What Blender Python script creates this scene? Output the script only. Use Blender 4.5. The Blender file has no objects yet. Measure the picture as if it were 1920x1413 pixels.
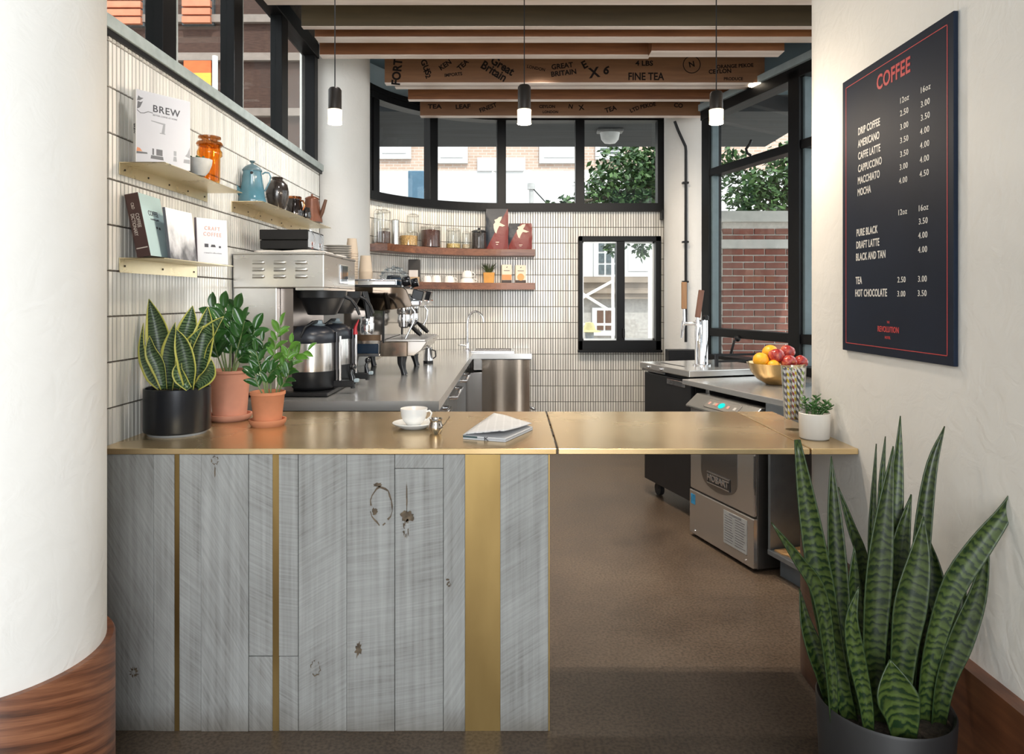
import bpy, bmesh, math, random
from mathutils import Vector, Matrix
random.seed(7)
S = bpy.context.scene
COL = S.collection
PI = math.pi
F, H = 1300.0, 1.4          # focal length in pixels of a 1920 px wide frame, camera height
HC, HS = 0.916, 0.93        # brass counter height, steel counter height

# ---------------------------------------------------------------- camera, world, sun, exposure
cd = bpy.data.cameras.new('camera')
cam = bpy.data.objects.new('camera', cd)
COL.objects.link(cam)
cam.location = (0, 0, H)
cam.rotation_euler = (PI / 2, 0, 0)
cd.sensor_width = 36
cd.lens = 36 * F / 1920
cd.shift_y = -146.5 / 1920
cd.clip_start = 0.05
S.camera = cam

w = bpy.data.worlds.new('sky')
S.world = w
w.use_nodes = True
_n = w.node_tree.nodes
_bg = _n['Background']
_bg.inputs[0].default_value = (0.93, 0.97, 1.0, 1)
_bg.inputs[1].default_value = 1.95

def add_light(name, kind, loc, energy, color=(1, 1, 1), target=None, **kw):
    l = bpy.data.lights.new(name, kind)
    l.energy = energy
    l.color = color
    for k, v in kw.items():
        setattr(l, k, v)
    o = bpy.data.objects.new(name, l)
    COL.objects.link(o)
    o.location = loc
    if target is not None:
        o.rotation_euler = (Vector(target) - Vector(loc)).to_track_quat('-Z', 'Y').to_euler()
    return o

add_light('sun', 'SUN', (0, 0, 20), 3.0, (1.0, 0.95, 0.86), target=(-4.0, 14.0, 0), angle=0.01)
# added area lamp standing in for daylight from the unseen lobby
add_light('lobby_fill_light', 'AREA', (0.55, -2.8, 2.1), 150, (0.95, 0.98, 1.0), target=(-1.1, 1.8, 1.3), shape='RECTANGLE', size=2.6, size_y=2.6)
# recessed ceiling lamps between the beams
_W, _N = (1.0, 0.86, 0.70), (1.0, 0.98, 0.96)
for _x, _y, _e, _t, _c, _s in ((-0.45, 2.55, 23, (-1.3, 2.7, 1.7), _N, 0.07), (-0.40, 3.82, 52, (-1.3, 3.9, 1.8), _N, 0.07), (0.2, 4.70, 70, (0.2, 6.5, 1.2), _W, 0.07), (0.9, 4.70, 55, (1.1, 6.4, 0.9), _W, 0.07), (-0.5, 5.22, 70, (-0.8, 6.2, 1.4), _W, 0.07),
                               (0.75, 3.83, 90, (1.25, 3.9, 0.5), _W, 0.02), (0.30, 3.75, 85, (0.45, 3.1, 0.0), _W, 0.012), (0.35, 4.70, 80, (0.4, 4.5, 0.0), _W, 0.03)):
    add_light('ceiling_spot', 'SPOT', (_x, _y, 2.93), _e, _c, target=_t, spot_size=1.7, spot_blend=0.9, shadow_soft_size=_s)

S.view_settings.view_transform = 'Standard'
S.view_settings.look = 'None'
S.view_settings.exposure = 0.35
S.view_settings.gamma = 1
S.view_settings.use_curve_mapping = False
S.cycles.use_denoising = True
S.cycles.max_bounces = 10
S.cycles.transparent_max_bounces = 24
S.cycles.caustics_reflective = False
S.cycles.caustics_refractive = False
S.cycles.sample_clamp_indirect = 6

def P(px, py, Y):
    """the point at distance Y that the photograph shows at (px, py)"""
    return Vector(((px - 960) * Y / F, Y, H - (py - 560) * Y / F))

# ---------------------------------------------------------------- materials
MATS = {}
def _new(name):
    m = bpy.data.materials.new(name)
    m.use_nodes = True
    nt = m.node_tree
    b = nt.nodes['Principled BSDF']
    return m, nt, b
def nd(nt, t, **kw):
    n = nt.nodes.new(t)
    for k, v in kw.items():
        if k.startswith('i_'):
            n.inputs[k[2:].replace('_', ' ')].default_value = v
        else:
            setattr(n, k, v)
    return n
def ramp(nt, fac, stops):
    r = nt.nodes.new('ShaderNodeValToRGB')
    e = r.color_ramp.elements
    while len(e) < len(stops):
        e.new(0.5)
    for el, (p, c) in zip(e, stops):
        el.position = p
        el.color = (*c, 1) if len(c) == 3 else c
    nt.links.new(fac, r.inputs[0])
    return r.outputs[0]
def coords(nt, scale=(1, 1, 1), kind='Object'):
    tc = nt.nodes.new('ShaderNodeTexCoord')
    mp = nt.nodes.new('ShaderNodeMapping')
    mp.inputs['Scale'].default_value = scale
    nt.links.new(tc.outputs[kind], mp.inputs[0])
    return mp.outputs[0]
def bump(nt, b, h, strength=0.2, dist=0.01):
    n = nd(nt, 'ShaderNodeBump')
    n.inputs['Strength'].default_value = strength
    n.inputs['Distance'].default_value = dist
    nt.links.new(h, n.inputs['Height'])
    nt.links.new(n.outputs[0], b.inputs['Normal'])
def c3(c, k):
    return tuple(min(1, x * k) for x in c)
def simple(name, col, rough=0.5, metal=0.0, var=0.10, scale=12, bmp=0.0, stretch=(1, 1, 1), rvar=0.0, coat=0.0, spec=None, emit=None, estr=0):
    if name in MATS:
        return MATS[name]
    m, nt, b = _new(name)
    b.inputs['Roughness'].default_value = rough
    b.inputs['Metallic'].default_value = metal
    if coat:
        b.inputs['Coat Weight'].default_value = coat
    if spec is not None:
        b.inputs['Specular IOR Level'].default_value = spec
    co = coords(nt, stretch)
    nz = nd(nt, 'ShaderNodeTexNoise')
    nz.inputs['Scale'].default_value = scale
    nz.inputs['Detail'].default_value = 4
    nt.links.new(co, nz.inputs['Vector'])
    out = ramp(nt, nz.outputs[0], [(0.3, c3(col, 1 - var)), (0.7, c3(col, 1 + var))])
    nt.links.new(out, b.inputs['Base Color'])
    if rvar:
        mr = nd(nt, 'ShaderNodeMapRange')
        mr.inputs[3].default_value = max(0, rough - rvar)
        mr.inputs[4].default_value = rough + rvar
        nt.links.new(nz.outputs[0], mr.inputs[0])
        nt.links.new(mr.outputs[0], b.inputs['Roughness'])
    if bmp:
        bump(nt, b, nz.outputs[0], bmp)
    if emit:
        b.inputs['Emission Color'].default_value = (*emit, 1)
        b.inputs['Emission Strength'].default_value = estr
    MATS[name] = m
    return m
def wood(name, dark, light, axis='x', scale=6, rough=0.4, ring=1.0, rnd=True):
    if name in MATS:
        return MATS[name]
    m, nt, b = _new(name)
    st = {'x': (0.08, 1, 1), 'y': (1, 0.08, 1), 'z': (1, 1, 0.08)}[axis]
    tc = nt.nodes.new('ShaderNodeTexCoord')
    mp = nt.nodes.new('ShaderNodeMapping')
    mp.inputs['Scale'].default_value = st
    if rnd:
        oi = nt.nodes.new('ShaderNodeObjectInfo')
        vm = nd(nt, 'ShaderNodeVectorMath', operation='SCALE')
        vm.inputs[0].default_value = (13.1, 7.7, 9.3)
        nt.links.new(oi.outputs['Random'], vm.inputs['Scale'])
        va = nd(nt, 'ShaderNodeVectorMath', operation='ADD')
        nt.links.new(tc.outputs['Object'], va.inputs[0])
        nt.links.new(vm.outputs[0], va.inputs[1])
        nt.links.new(va.outputs[0], mp.inputs[0])
    else:
        nt.links.new(tc.outputs['Object'], mp.inputs[0])
    n1 = nd(nt, 'ShaderNodeTexNoise')
    n1.inputs['Scale'].default_value = scale
    n1.inputs['Detail'].default_value = 3
    n1.inputs['Distortion'].default_value = 1.2
    nt.links.new(mp.outputs[0], n1.inputs['Vector'])
    n2 = nd(nt, 'ShaderNodeTexNoise')
    n2.inputs['Scale'].default_value = scale * 14
    n2.inputs['Detail'].default_value = 5
    nt.links.new(mp.outputs[0], n2.inputs['Vector'])
    mx = nd(nt, 'ShaderNodeMath', operation='MULTIPLY_ADD')
    mx.inputs[1].default_value = 0.45 * ring
    nt.links.new(n2.outputs[0], mx.inputs[0])
    nt.links.new(n1.outputs[0], mx.inputs[2])
    out = ramp(nt, mx.outputs[0], [(0.45, dark), (0.72, c3(tuple((a + c) / 2 for a, c in zip(dark, light)), 1)), (0.95, light)])
    nt.links.new(out, b.inputs['Base Color'])
    b.inputs['Roughness'].default_value = rough
    bump(nt, b, n2.outputs[0], 0.12, 0.004)
    MATS[name] = m
    return m
def glass(name, tint=(0.95, 0.98, 0.97), refl=1.0, rough=0.02):
    """thin glass: clear with a fresnel reflection"""
    if name in MATS:
        return MATS[name]
    m = bpy.data.materials.new(name)
    m.use_nodes = True
    nt = m.node_tree
    nt.nodes.clear()
    out = nt.nodes.new('ShaderNodeOutputMaterial')
    tr = nt.nodes.new('ShaderNodeBsdfTransparent')
    tr.inputs[0].default_value = (*tint, 1)
    gl = nt.nodes.new('ShaderNodeBsdfGlossy')
    gl.inputs['Roughness'].default_value = rough
    lw = nt.nodes.new('ShaderNodeLayerWeight')
    lw.inputs[0].default_value = 0.5
    pw = nd(nt, 'ShaderNodeMath', operation='POWER')
    pw.inputs[1].default_value = 4.0
    nt.links.new(lw.outputs['Facing'], pw.inputs[0])
    mu = nd(nt, 'ShaderNodeMath', operation='MULTIPLY_ADD')
    mu.inputs[1].default_value = 0.7 * refl
    mu.inputs[2].default_value = 0.03 * refl
    mu.use_clamp = True
    nt.links.new(pw.outputs[0], mu.inputs[0])
    mix = nt.nodes.new('ShaderNodeMixShader')
    nt.links.new(mu.outputs[0], mix.inputs[0])
    nt.links.new(tr.outputs[0], mix.inputs[1])
    nt.links.new(gl.outputs[0], mix.inputs[2])
    nt.links.new(mix.outputs[0], out.inputs[0])
    MATS[name] = m
    return m
def steel(name, col=(0.62, 0.61, 0.58), rough=0.28, stretch=(1, 1, 14), scale=8, metal=0.9):
    if name in MATS:
        return MATS[name]
    m, nt, b = _new(name)
    b.inputs['Metallic'].default_value = metal
    b.inputs['Base Color'].default_value = (*col, 1)
    nz = nd(nt, 'ShaderNodeTexNoise')
    nz.inputs['Scale'].default_value = scale
    nz.inputs['Detail'].default_value = 6
    nt.links.new(coords(nt, stretch), nz.inputs['Vector'])
    mr = nd(nt, 'ShaderNodeMapRange')
    mr.inputs[3].default_value = rough * 0.90
    mr.inputs[4].default_value = rough * 1.12
    nt.links.new(nz.outputs[0], mr.inputs[0])
    nt.links.new(mr.outputs[0], b.inputs['Roughness'])
    MATS[name] = m
    return m

M_BLACK = simple('black painted metal', (0.010, 0.010, 0.011), 0.45, var=0.2, spec=0.3)
M_FRAME = simple('black window frame', (0.0045, 0.0045, 0.005), 0.42, var=0.25, scale=5, spec=0.22)
M_DARKP = simple('black plastic', (0.010, 0.0105, 0.012), 0.36, var=0.15, spec=0.35)
M_STEEL = steel('brushed steel')
M_STEELH = steel('brushed steel worktop', (0.66, 0.655, 0.64), 0.20, (1, 30, 1), 6, 0.72)
M_STEELX = steel('brushed steel panel', (0.56, 0.53, 0.50), 0.24, (30, 30, 1), 6)
M_CHROME = steel('chrome', (0.80, 0.80, 0.82), 0.06, (1, 1, 1), 2)
M_MIRROR = steel('dark polished steel', (0.46, 0.42, 0.38), 0.08, (1, 1, 1), 2)
M_ALU = steel('pale aluminium', (0.75, 0.75, 0.72), 0.4, (1, 40, 1), 6)
M_WHITE = simple('white porcelain', (0.86, 0.85, 0.82), 0.18, var=0.02)
M_GLASS = glass('clear window glass', (0.95, 0.975, 0.975), 0.7)
M_JAR = glass('clear jar glass', (0.965, 0.97, 0.965), 1.7, 0.04)
M_SOIL = simple('dark potting soil', (0.035, 0.024, 0.016), 0.95, var=0.5, scale=90, bmp=0.8)
M_TERRA = simple('pale terracotta', (0.62, 0.27, 0.17), 0.8, var=0.14, scale=7, bmp=0.05)
M_TERRA2 = simple('orange terracotta', (0.66, 0.25, 0.12), 0.75, var=0.12, scale=9, bmp=0.05)

# ---------------------------------------------------------------- mesh building
class MB:
    def __init__(s, root=None):
        s.bm = bmesh.new()
        s.off = Vector(root.location) if root is not None else None
    def _v(s, p, M=None):
        p = Vector(p)
        if M is not None:
            p = M @ p
        return s.bm.verts.new(p - s.off if s.off is not None else p)
    def _f(s, vs):
        try:
            return s.bm.faces.new(vs)
        except ValueError:
            return None
    def box(s, x0, x1, y0, y1, z0, z1, M=None):
        v = [s._v(p, M) for p in ((x0, y0, z0), (x1, y0, z0), (x1, y1, z0), (x0, y1, z0), (x0, y0, z1), (x1, y0, z1), (x1, y1, z1), (x0, y1, z1))]
        for f in ((0, 3, 2, 1), (4, 5, 6, 7), (0, 1, 5, 4), (1, 2, 6, 5), (2, 3, 7, 6), (3, 0, 4, 7)):
            s._f([v[i] for i in f])
        return s
    def prism(s, poly, z0, z1, M=None, top=None):
        a = [s._v((x, y, z0), M) for x, y in poly]
        b = [s._v((x, y, z1), M) for x, y in (top or poly)]
        n = len(poly)
        s._f(a[::-1])
        s._f(b)
        for i in range(n):
            s._f([a[i], a[(i + 1) % n], b[(i + 1) % n], b[i]])
        return s
    def strip(s, inner, outer, z0, z1):
        """a bent wall: two plan polylines of equal length, from z0 to z1"""
        vi0 = [s._v((x, y, z0)) for x, y in inner]; vi1 = [s._v((x, y, z1)) for x, y in inner]
        vo0 = [s._v((x, y, z0)) for x, y in outer]; vo1 = [s._v((x, y, z1)) for x, y in outer]
        for i in range(len(inner) - 1):
            s._f([vi0[i], vi0[i + 1], vi1[i + 1], vi1[i]])
            s._f([vo0[i + 1], vo0[i], vo1[i], vo1[i + 1]])
            s._f([vi1[i], vi1[i + 1], vo1[i + 1], vo1[i]])
            s._f([vo0[i], vo0[i + 1], vi0[i + 1], vi0[i]])
        s._f([vi0[0], vi1[0], vo1[0], vo0[0]])
        s._f([vi0[-1], vo0[-1], vo1[-1], vi1[-1]])
        return s
    def lathe(s, prof, c=(0, 0, 0), n=24, M=None, sx=1, sy=1, a0=0, flute=0):
        c = Vector(c)
        rings = []
        for r, z in prof:
            if r < 1e-6:
                rings.append([s._v(c + Vector((0, 0, z)), M)])
            else:
                rings.append([s._v(c + Vector((r * sx * math.cos(a0 + 2 * PI * i / n) * (1 + flute * (i % 2)), r * sy * math.sin(a0 + 2 * PI * i / n) * (1 + flute * (i % 2)), z)), M) for i in range(n)])
        for a, b in zip(rings, rings[1:]):
            for i in range(n):
                j = (i + 1) % n
                if len(a) == 1 and len(b) > 1:
                    s._f([a[0], b[j], b[i]])
                elif len(b) == 1 and len(a) > 1:
                    s._f([a[i], a[j], b[0]])
                elif len(a) > 1:
                    s._f([a[i], a[j], b[j], b[i]])
        return s
    def tube(s, pts, r, n=8, M=None, cap=True, flat=1.0):
        pts = [Vector(p) for p in pts]
        rs = r if isinstance(r, (list, tuple)) else [r] * len(pts)
        rings = []
        up = None
        for i, p in enumerate(pts):
            t = (pts[min(i + 1, len(pts) - 1)] - pts[max(i - 1, 0)]).normalized()
            if up is None:
                up = Vector((0, 0, 1)) if abs(t.z) < 0.9 else Vector((1, 0, 0))
            a = t.cross(up).normalized()
            b = a.cross(t).normalized()
            up = b
            rings.append([s._v(p + (a * math.cos(2 * PI * k / n) + b * math.sin(2 * PI * k / n) * flat) * rs[i], M) for k in range(n)])
        for a, b in zip(rings, rings[1:]):
            for k in range(n):
                j = (k + 1) % n
                s._f([a[k], b[k], b[j], a[j]])
        if cap:
            s._f(rings[0])
            s._f(rings[-1][::-1])
        return s
    def ball(s, c, r, sx=1, sy=1, sz=1, n=16, M=None):
        k = n // 2
        return s.lathe([(r * math.sin(PI * i / k), -r * sz * math.cos(PI * i / k)) for i in range(k + 1)], c, n, M, sx, sy)
    def poly(s, pts, M=None):
        return s._f([s._v(p, M) for p in pts])
    def done(s, name, m, parent=None, bev=0, seg=2, sm=None, loc=None, rz=0, keep=False):
        bmesh.ops.recalc_face_normals(s.bm, faces=s.bm.faces)
        me = bpy.data.meshes.new(name)
        s.bm.to_mesh(me)
        s.bm.free()
        if m is not None:
            me.materials.append(m)
        if sm:
            for p in me.polygons:
                p.use_smooth = True
            me.set_sharp_from_angle(angle=math.radians(sm))
        return link(name, me, parent, bev, seg, loc, rz)
def link(name, me, parent=None, bev=0, seg=2, loc=None, rz=0):
    o = bpy.data.objects.new(name, me)
    COL.objects.link(o)
    if parent is not None:
        o.parent = parent
    if loc is not None:
        o.location = loc
    o.rotation_euler[2] = rz
    if bev:
        b = o.modifiers.new('bevel', 'BEVEL')
        b.width = bev
        b.segments = seg
        b.limit_method = 'ANGLE'
        b.angle_limit = math.radians(40)
    return o
def tag(o, label, cat, group=None):
    o['label'] = label
    o['category'] = cat
    if group:
        o['group'] = group
    return o
def thing(name, loc, label, cat, group=None, rz=0):
    o = bpy.data.objects.new(name, None)
    COL.objects.link(o)
    o.empty_display_size = 0.05
    o.location = loc
    o.rotation_euler[2] = rz
    return tag(o, label, cat, group)
def struct(o):
    o['kind'] = 'structure'
    return o
def stuff(o):
    o['kind'] = 'stuff'
    return o
def part(name, parent, m, bev=0, sm=None, **kw):
    """a part made of boxes/lathes given as keyword lists"""
    b = MB()
    for a in kw.get('boxes', ()):
        b.box(*a)
    for a in kw.get('lathes', ()):
        b.lathe(*a)
    for a in kw.get('tubes', ()):
        b.tube(*a)
    return b.done(name, m, parent, bev, sm=sm)
def text(name, body, m, parent, M, size, sx=1.0, align='LEFT', bold=0.0, ext=0.0004, shear=0, spacing=1.0):
    """lettering as a flat mesh: M places its x axis (reading direction) and y axis (up)"""
    c = bpy.data.curves.new(name, 'FONT')
    c.body = body
    c.size = size
    c.align_x = align
    c.align_y = 'CENTER'
    c.offset = bold * size
    c.extrude = ext
    c.shear = shear
    c.space_character = spacing
    c.resolution_u = 3
    o = bpy.data.objects.new(name, c)
    COL.objects.link(o)
    dg = bpy.context.evaluated_depsgraph_get()
    me = bpy.data.meshes.new_from_object(o.evaluated_get(dg))
    bpy.data.objects.remove(o)
    bpy.data.curves.remove(c)
    me.transform(M @ Matrix.Diagonal((sx, 1, 1, 1)))
    me.materials.clear()
    me.materials.append(m)
    me.name = name
    return link(name, me, parent)
def frame_matrix(o, x, y):
    """matrix with origin o, x axis x, y axis y (z = x cross y)"""
    x = Vector(x).normalized()
    y = Vector(y).normalized()
    z = x.cross(y)
    m = Matrix((x, y, z)).transposed().to_4x4()
    m.translation = Vector(o)
    return m
def copy_tree(o, parent=None):
    c = o.copy()
    COL.objects.link(c)
    if parent is not None:
        c.parent = parent
    for ch in list(o.children):
        copy_tree(ch, c)
    return c
# ================================================================ the room
def plaster(name, col):
    m, nt, b = _new(name)
    co = coords(nt)
    n1 = nd(nt, 'ShaderNodeTexNoise'); n1.inputs['Scale'].default_value = 2.2; n1.inputs['Detail'].default_value = 6
    n2 = nd(nt, 'ShaderNodeTexVoronoi'); n2.inputs['Scale'].default_value = 9
    n3 = nd(nt, 'ShaderNodeTexNoise'); n3.inputs['Scale'].default_value = 14; n3.inputs['Detail'].default_value = 3; n3.inputs['Distortion'].default_value = 1.5
    for n in (n1, n2, n3):
        nt.links.new(co, n.inputs['Vector'])
    nt.links.new(ramp(nt, n1.outputs[0], [(0.3, c3(col, 0.95)), (0.7, c3(col, 1.04))]), b.inputs['Base Color'])
    ad = nd(nt, 'ShaderNodeMath', operation='MULTIPLY_ADD'); ad.inputs[1].default_value = 0.35
    nt.links.new(n2.outputs[0], ad.inputs[0]); nt.links.new(n3.outputs[0], ad.inputs[2])
    b.inputs['Roughness'].default_value = 0.6
    bump(nt, b, ad.outputs[0], 0.22, 0.012)
    return m
M_PLASTER = plaster('white trowelled plaster', (0.80, 0.78, 0.74))
M_CEIL = simple('blue grey painted ceiling', (0.10, 0.15, 0.18), 0.7, var=0.1, scale=2)
M_WALLB = simple('pale blue grey paint', (0.42, 0.52, 0.56), 0.6, var=0.05, scale=3)
M_GROUT = simple('dark grout', (0.10, 0.085, 0.07), 0.9, var=0.2, scale=40)

def concrete():
    m, nt, b = _new('polished brown concrete')
    co = coords(nt)
    n1 = nd(nt, 'ShaderNodeTexNoise'); n1.inputs['Scale'].default_value = 1.6; n1.inputs['Detail'].default_value = 8; n1.inputs['Roughness'].default_value = 0.65
    n2 = nd(nt, 'ShaderNodeTexNoise'); n2.inputs['Scale'].default_value = 90; n2.inputs['Detail'].default_value = 3
    n3 = nd(nt, 'ShaderNodeTexVoronoi'); n3.inputs['Scale'].default_value = 55
    for n in (n1, n2, n3):
        nt.links.new(co, n.inputs['Vector'])
    base = ramp(nt, n1.outputs[0], [(0.3, (0.095, 0.068, 0.048)), (0.52, (0.150, 0.108, 0.076)), (0.75, (0.20, 0.150, 0.107))])
    sp = ramp(nt, n2.outputs[0], [(0.35, (0.55, 0.55, 0.55)), (0.6, (1, 1, 1)), (0.78, (1.0, 1.0, 1.0))])
    mx = nd(nt, 'ShaderNodeMix', data_type='RGBA', blend_type='MULTIPLY'); mx.inputs[0].default_value = 1
    nt.links.new(base, mx.inputs[6]); nt.links.new(sp, mx.inputs[7])
    lt = ramp(nt, n3.outputs['Distance'], [(0.0, (1, 1, 1)), (0.10, (0, 0, 0))])
    mx2 = nd(nt, 'ShaderNodeMix', data_type='RGBA', blend_type='MIX')
    ml = nd(nt, 'ShaderNodeMath', operation='MULTIPLY'); ml.inputs[1].default_value = 0.25
    nt.links.new(lt, ml.inputs[0]); nt.links.new(ml.outputs[0], mx2.inputs[0])
    nt.links.new(mx.outputs[2], mx2.inputs[6]); mx2.inputs[7].default_value = (0.30, 0.25, 0.20, 1)
    nt.links.new(mx2.outputs[2], b.inputs['Base Color'])
    mr = nd(nt, 'ShaderNodeMapRange'); mr.inputs[3].default_value = 0.22; mr.inputs[4].default_value = 0.5
    nt.links.new(n1.outputs[0], mr.inputs[0]); nt.links.new(mr.outputs[0], b.inputs['Roughness'])
    bump(nt, b, n2.outputs[0], 0.06, 0.003)
    return m
struct(MB().box(-4.5, 2.75, -4.5, 6.72, -0.12, 0).done('floor', concrete()))
struct(MB().box(-4.5, 2.75, -4.5, 1.2, 3.4, 3.5).box(-1.56, 2.75, 1.2, 6.8, 3.4, 3.5).done('ceiling', M_CEIL))

# ---------------------------------------------------------------- glazed finger tiles
def tile_mat(name, c):
    m, nt, b = _new(name)
    g = nt.nodes.new('ShaderNodeNewGeometry')
    oi = nt.nodes.new('ShaderNodeObjectInfo')
    ad = nd(nt, 'ShaderNodeMath', operation='ADD'); nt.links.new(g.outputs['Random Per Island'], ad.inputs[0]); nt.links.new(oi.outputs['Random'], ad.inputs[1])
    fr = nd(nt, 'ShaderNodeMath', operation='FRACT'); nt.links.new(ad.outputs[0], fr.inputs[0])
    nt.links.new(ramp(nt, fr.outputs[0], [(0, c3(c, 0.86)), (0.5, c), (1, c3(c, 1.08))]), b.inputs['Base Color'])
    b.inputs['Roughness'].default_value = 0.22
    b.inputs['Coat Weight'].default_value = 0.3
    nz = nd(nt, 'ShaderNodeTexNoise'); nz.inputs['Scale'].default_value = 30
    nt.links.new(coords(nt), nz.inputs['Vector'])
    bump(nt, b, nz.outputs[0], 0.06, 0.004)
    return m
M_TILE = tile_mat('glazed cream tile', (0.80, 0.775, 0.715))
TW, TG = 0.024, 0.0042
def tile_into(bm, M, wd, ht, d=0.006):
    """a finger tile with a sloped rim: local x across, y up, z outward, from the lower left corner"""
    e = 0.0015
    vs = [bm.verts.new(M @ Vector(p)) for p in ((0, 0, 0), (wd, 0, 0), (wd, ht, 0), (0, ht, 0), (e, e, d), (wd - e, e, d), (wd - e, ht - e, d), (e, ht - e, d))]
    for f in ((4, 5, 6, 7), (0, 1, 5, 4), (1, 2, 6, 5), (2, 3, 7, 6), (3, 0, 4, 7)):
        bm.faces.new([vs[i] for i in f])

# left wall: plaster board behind a field of tiles
XL = -1.345
wl = struct(MB().box(-1.50, XL, 1.95, 4.86, 0, 2.287).box(-1.50, -1.36, 1.95, 4.95, 3.16, 3.4).done('wall_left', M_GROUT))
ROW = 0.153
rows_l = [(1.341 + ROW * k) for k in range(-9, 7)]
bm = bmesh.new(); tile_into(bm, Matrix(), TW - TG, ROW - TG); me_tile = bpy.data.meshes.new('tile'); bm.to_mesh(me_tile); bm.free(); me_tile.materials.append(M_TILE)
bmr = bmesh.new()
count = 0
ncol = int((4.84 - 2.30) / TW)
for i in range(ncol):
    y = 2.30 + i * TW
    for z in rows_l:
        h = min(ROW, 2.287 - z)
        if z + h < 0.88 or z < -0.05:
            continue
        M = frame_matrix((XL + random.uniform(-0.0004, 0.0004), y + TW - TG / 2, z + TG / 2), (0, -1, random.uniform(-0.004, 0.004)), (0, 0, 1))
        M = frame_matrix((XL, y + TG / 2, z + TG / 2), (0, 1, 0), (0, 0, 1))
        if h > ROW - 0.01 and count < 300:
            o = link('tile', me_tile, wl); o.matrix_local = M @ Matrix.Rotation(random.uniform(-0.012, 0.012), 4, 'Y'); count += 1
        else:
            tile_into(bmr, M @ Matrix.Rotation(random.uniform(-0.012, 0.012), 4, 'Y'), TW - TG, h - TG)
me = bpy.data.meshes.new('tile_field'); bmr.to_mesh(me); bmr.free(); me.materials.append(M_TILE)
stuff(link('tile_field', me, wl))

# back wall: straight on the right, a quarter bend on the left
YB, RB = 6.63, 1.3
def back_pt(s, off=0.0):
    """plan point at run s along the back wall (s < 0 in the bend), off = towards the room"""
    if s >= 0:
        return (s, YB - off)
    a = -s / RB
    r = RB - off
    return (-r * math.sin(a), YB - RB + r * math.cos(a))
def back_line(s0, s1, off, step=0.06):
    n = max(1, int(abs(s1 - s0) / step)) if s0 < 0 else 1
    pts = []
    a, b = s0, min(s1, 0)
    if s0 < 0:
        n = max(1, int((b - a) / step + 0.999))
        pts += [back_pt(a + (b - a) * i / n, off) for i in range(n + 1)]
    else:
        pts.append(back_pt(s0, off))
    if s1 > 0:
        pts.append(back_pt(s1, off))
    return pts
WX0, WX1, WZ0, WZ1 = 0.652, 1.397, 0.925, 1.978      # opening of the small window
SL = -1.62
wb = MB()
wb.strip(back_line(SL, WX0, 0), back_line(SL, WX0, -0.16), 0, 2.235)
wb.box(WX0, WX1, YB, YB + 0.16, 0, WZ0).box(WX0, WX1, YB, YB + 0.16, WZ1, 2.235).box(WX1, 1.75, YB, YB + 0.16, 0, 2.235)
wall_back = struct(wb.done('wall_back', M_GROUT))
wu = MB(); wu.strip(back_line(SL, 1.75, -0.02), back_line(SL, 1.75, -0.16), 3.17, 3.4)
struct(wu.done('wall_back_upper', M_WALLB))
bmr = bmesh.new()
RB_ROW = 0.1515
k0 = 2.083 - RB_ROW * 13
rows_b = [k0 + RB_ROW * k for k in range(-1, 15)]
s = -1.60
while s < 1.66:
    x0, y0 = back_pt(s + TG / 2); x1, y1 = back_pt(s + TW - TG / 2)
    d = Vector((x1 - x0, y1 - y0, 0)).normalized()
    wd = math.hypot(x1 - x0, y1 - y0)
    for z in rows_b:
        za, zb = max(z, 0.0), min(z + RB_ROW, 2.235)
        if zb - za < 0.02:
            continue
        segs = [(za, zb)]
        if s + TW > WX0 and s < WX1:
            segs = [g for g in ((za, min(zb, WZ0)), (max(za, WZ1), zb)) if g[1] - g[0] > 0.012]
        for a, b in segs:
            M = frame_matrix((x0, y0, a + TG / 2), d, (0, 0, 1))
            tile_into(bmr, M @ Matrix.Rotation(random.uniform(-0.015, 0.015), 4, 'Y'), wd, b - a - TG)
    s += TW
me = bpy.data.meshes.new('tile_field'); bmr.to_mesh(me); bmr.free(); me.materials.append(M_TILE)
stuff(link('tile_field', me, wall_back))

# ---------------------------------------------------------------- ribbon window over the back wall
M_WBLACK = M_FRAME
win1 = struct(bpy.data.objects.new('window_1', None)); COL.objects.link(win1)
posts = [-1.55, -1.45, -0.775, -0.10, 0.65, 1.425]
ZA, ZB = 2.308, 3.10
sill = MB().strip(back_line(SL, 1.47, 0.055), back_line(SL, 1.47, -0.10), 2.231, 2.300)
sill.strip(back_line(SL, 1.47, 0.025), back_line(SL, 1.47, -0.06), 2.300, 2.312)
sill.done('sill', M_WBLACK, win1)
MB().strip(back_line(SL, 1.47, 0.03), back_line(SL, 1.47, -0.10), 3.10, 3.19).strip(back_line(SL, 1.47, 0.06), back_line(SL, 1.47, -0.10), 3.15, 3.19).done('head', M_WBLACK, win1)
for i, q in enumerate(posts):
    hw = 0.042 if i not in (0, 5) else 0.035
    MB().strip([back_pt(q - hw, 0.02), back_pt(q + hw, 0.02)], [back_pt(q - hw, -0.10), back_pt(q + hw, -0.10)], 2.305, 3.11).done('mullion', M_WBLACK, win1, bev=0.004)
for a, b in zip(posts[1:], posts[2:]):
    MB().strip(back_line(a + 0.03, b - 0.03, -0.03), back_line(a + 0.03, b - 0.03, -0.036), 2.305, 3.11).done('pane', M_GLASS, win1)
MB().box(1.405, 1.435, 6.50, 6.60, 2.15, 2.235).done('bracket', M_BLACK, win1)

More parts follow.
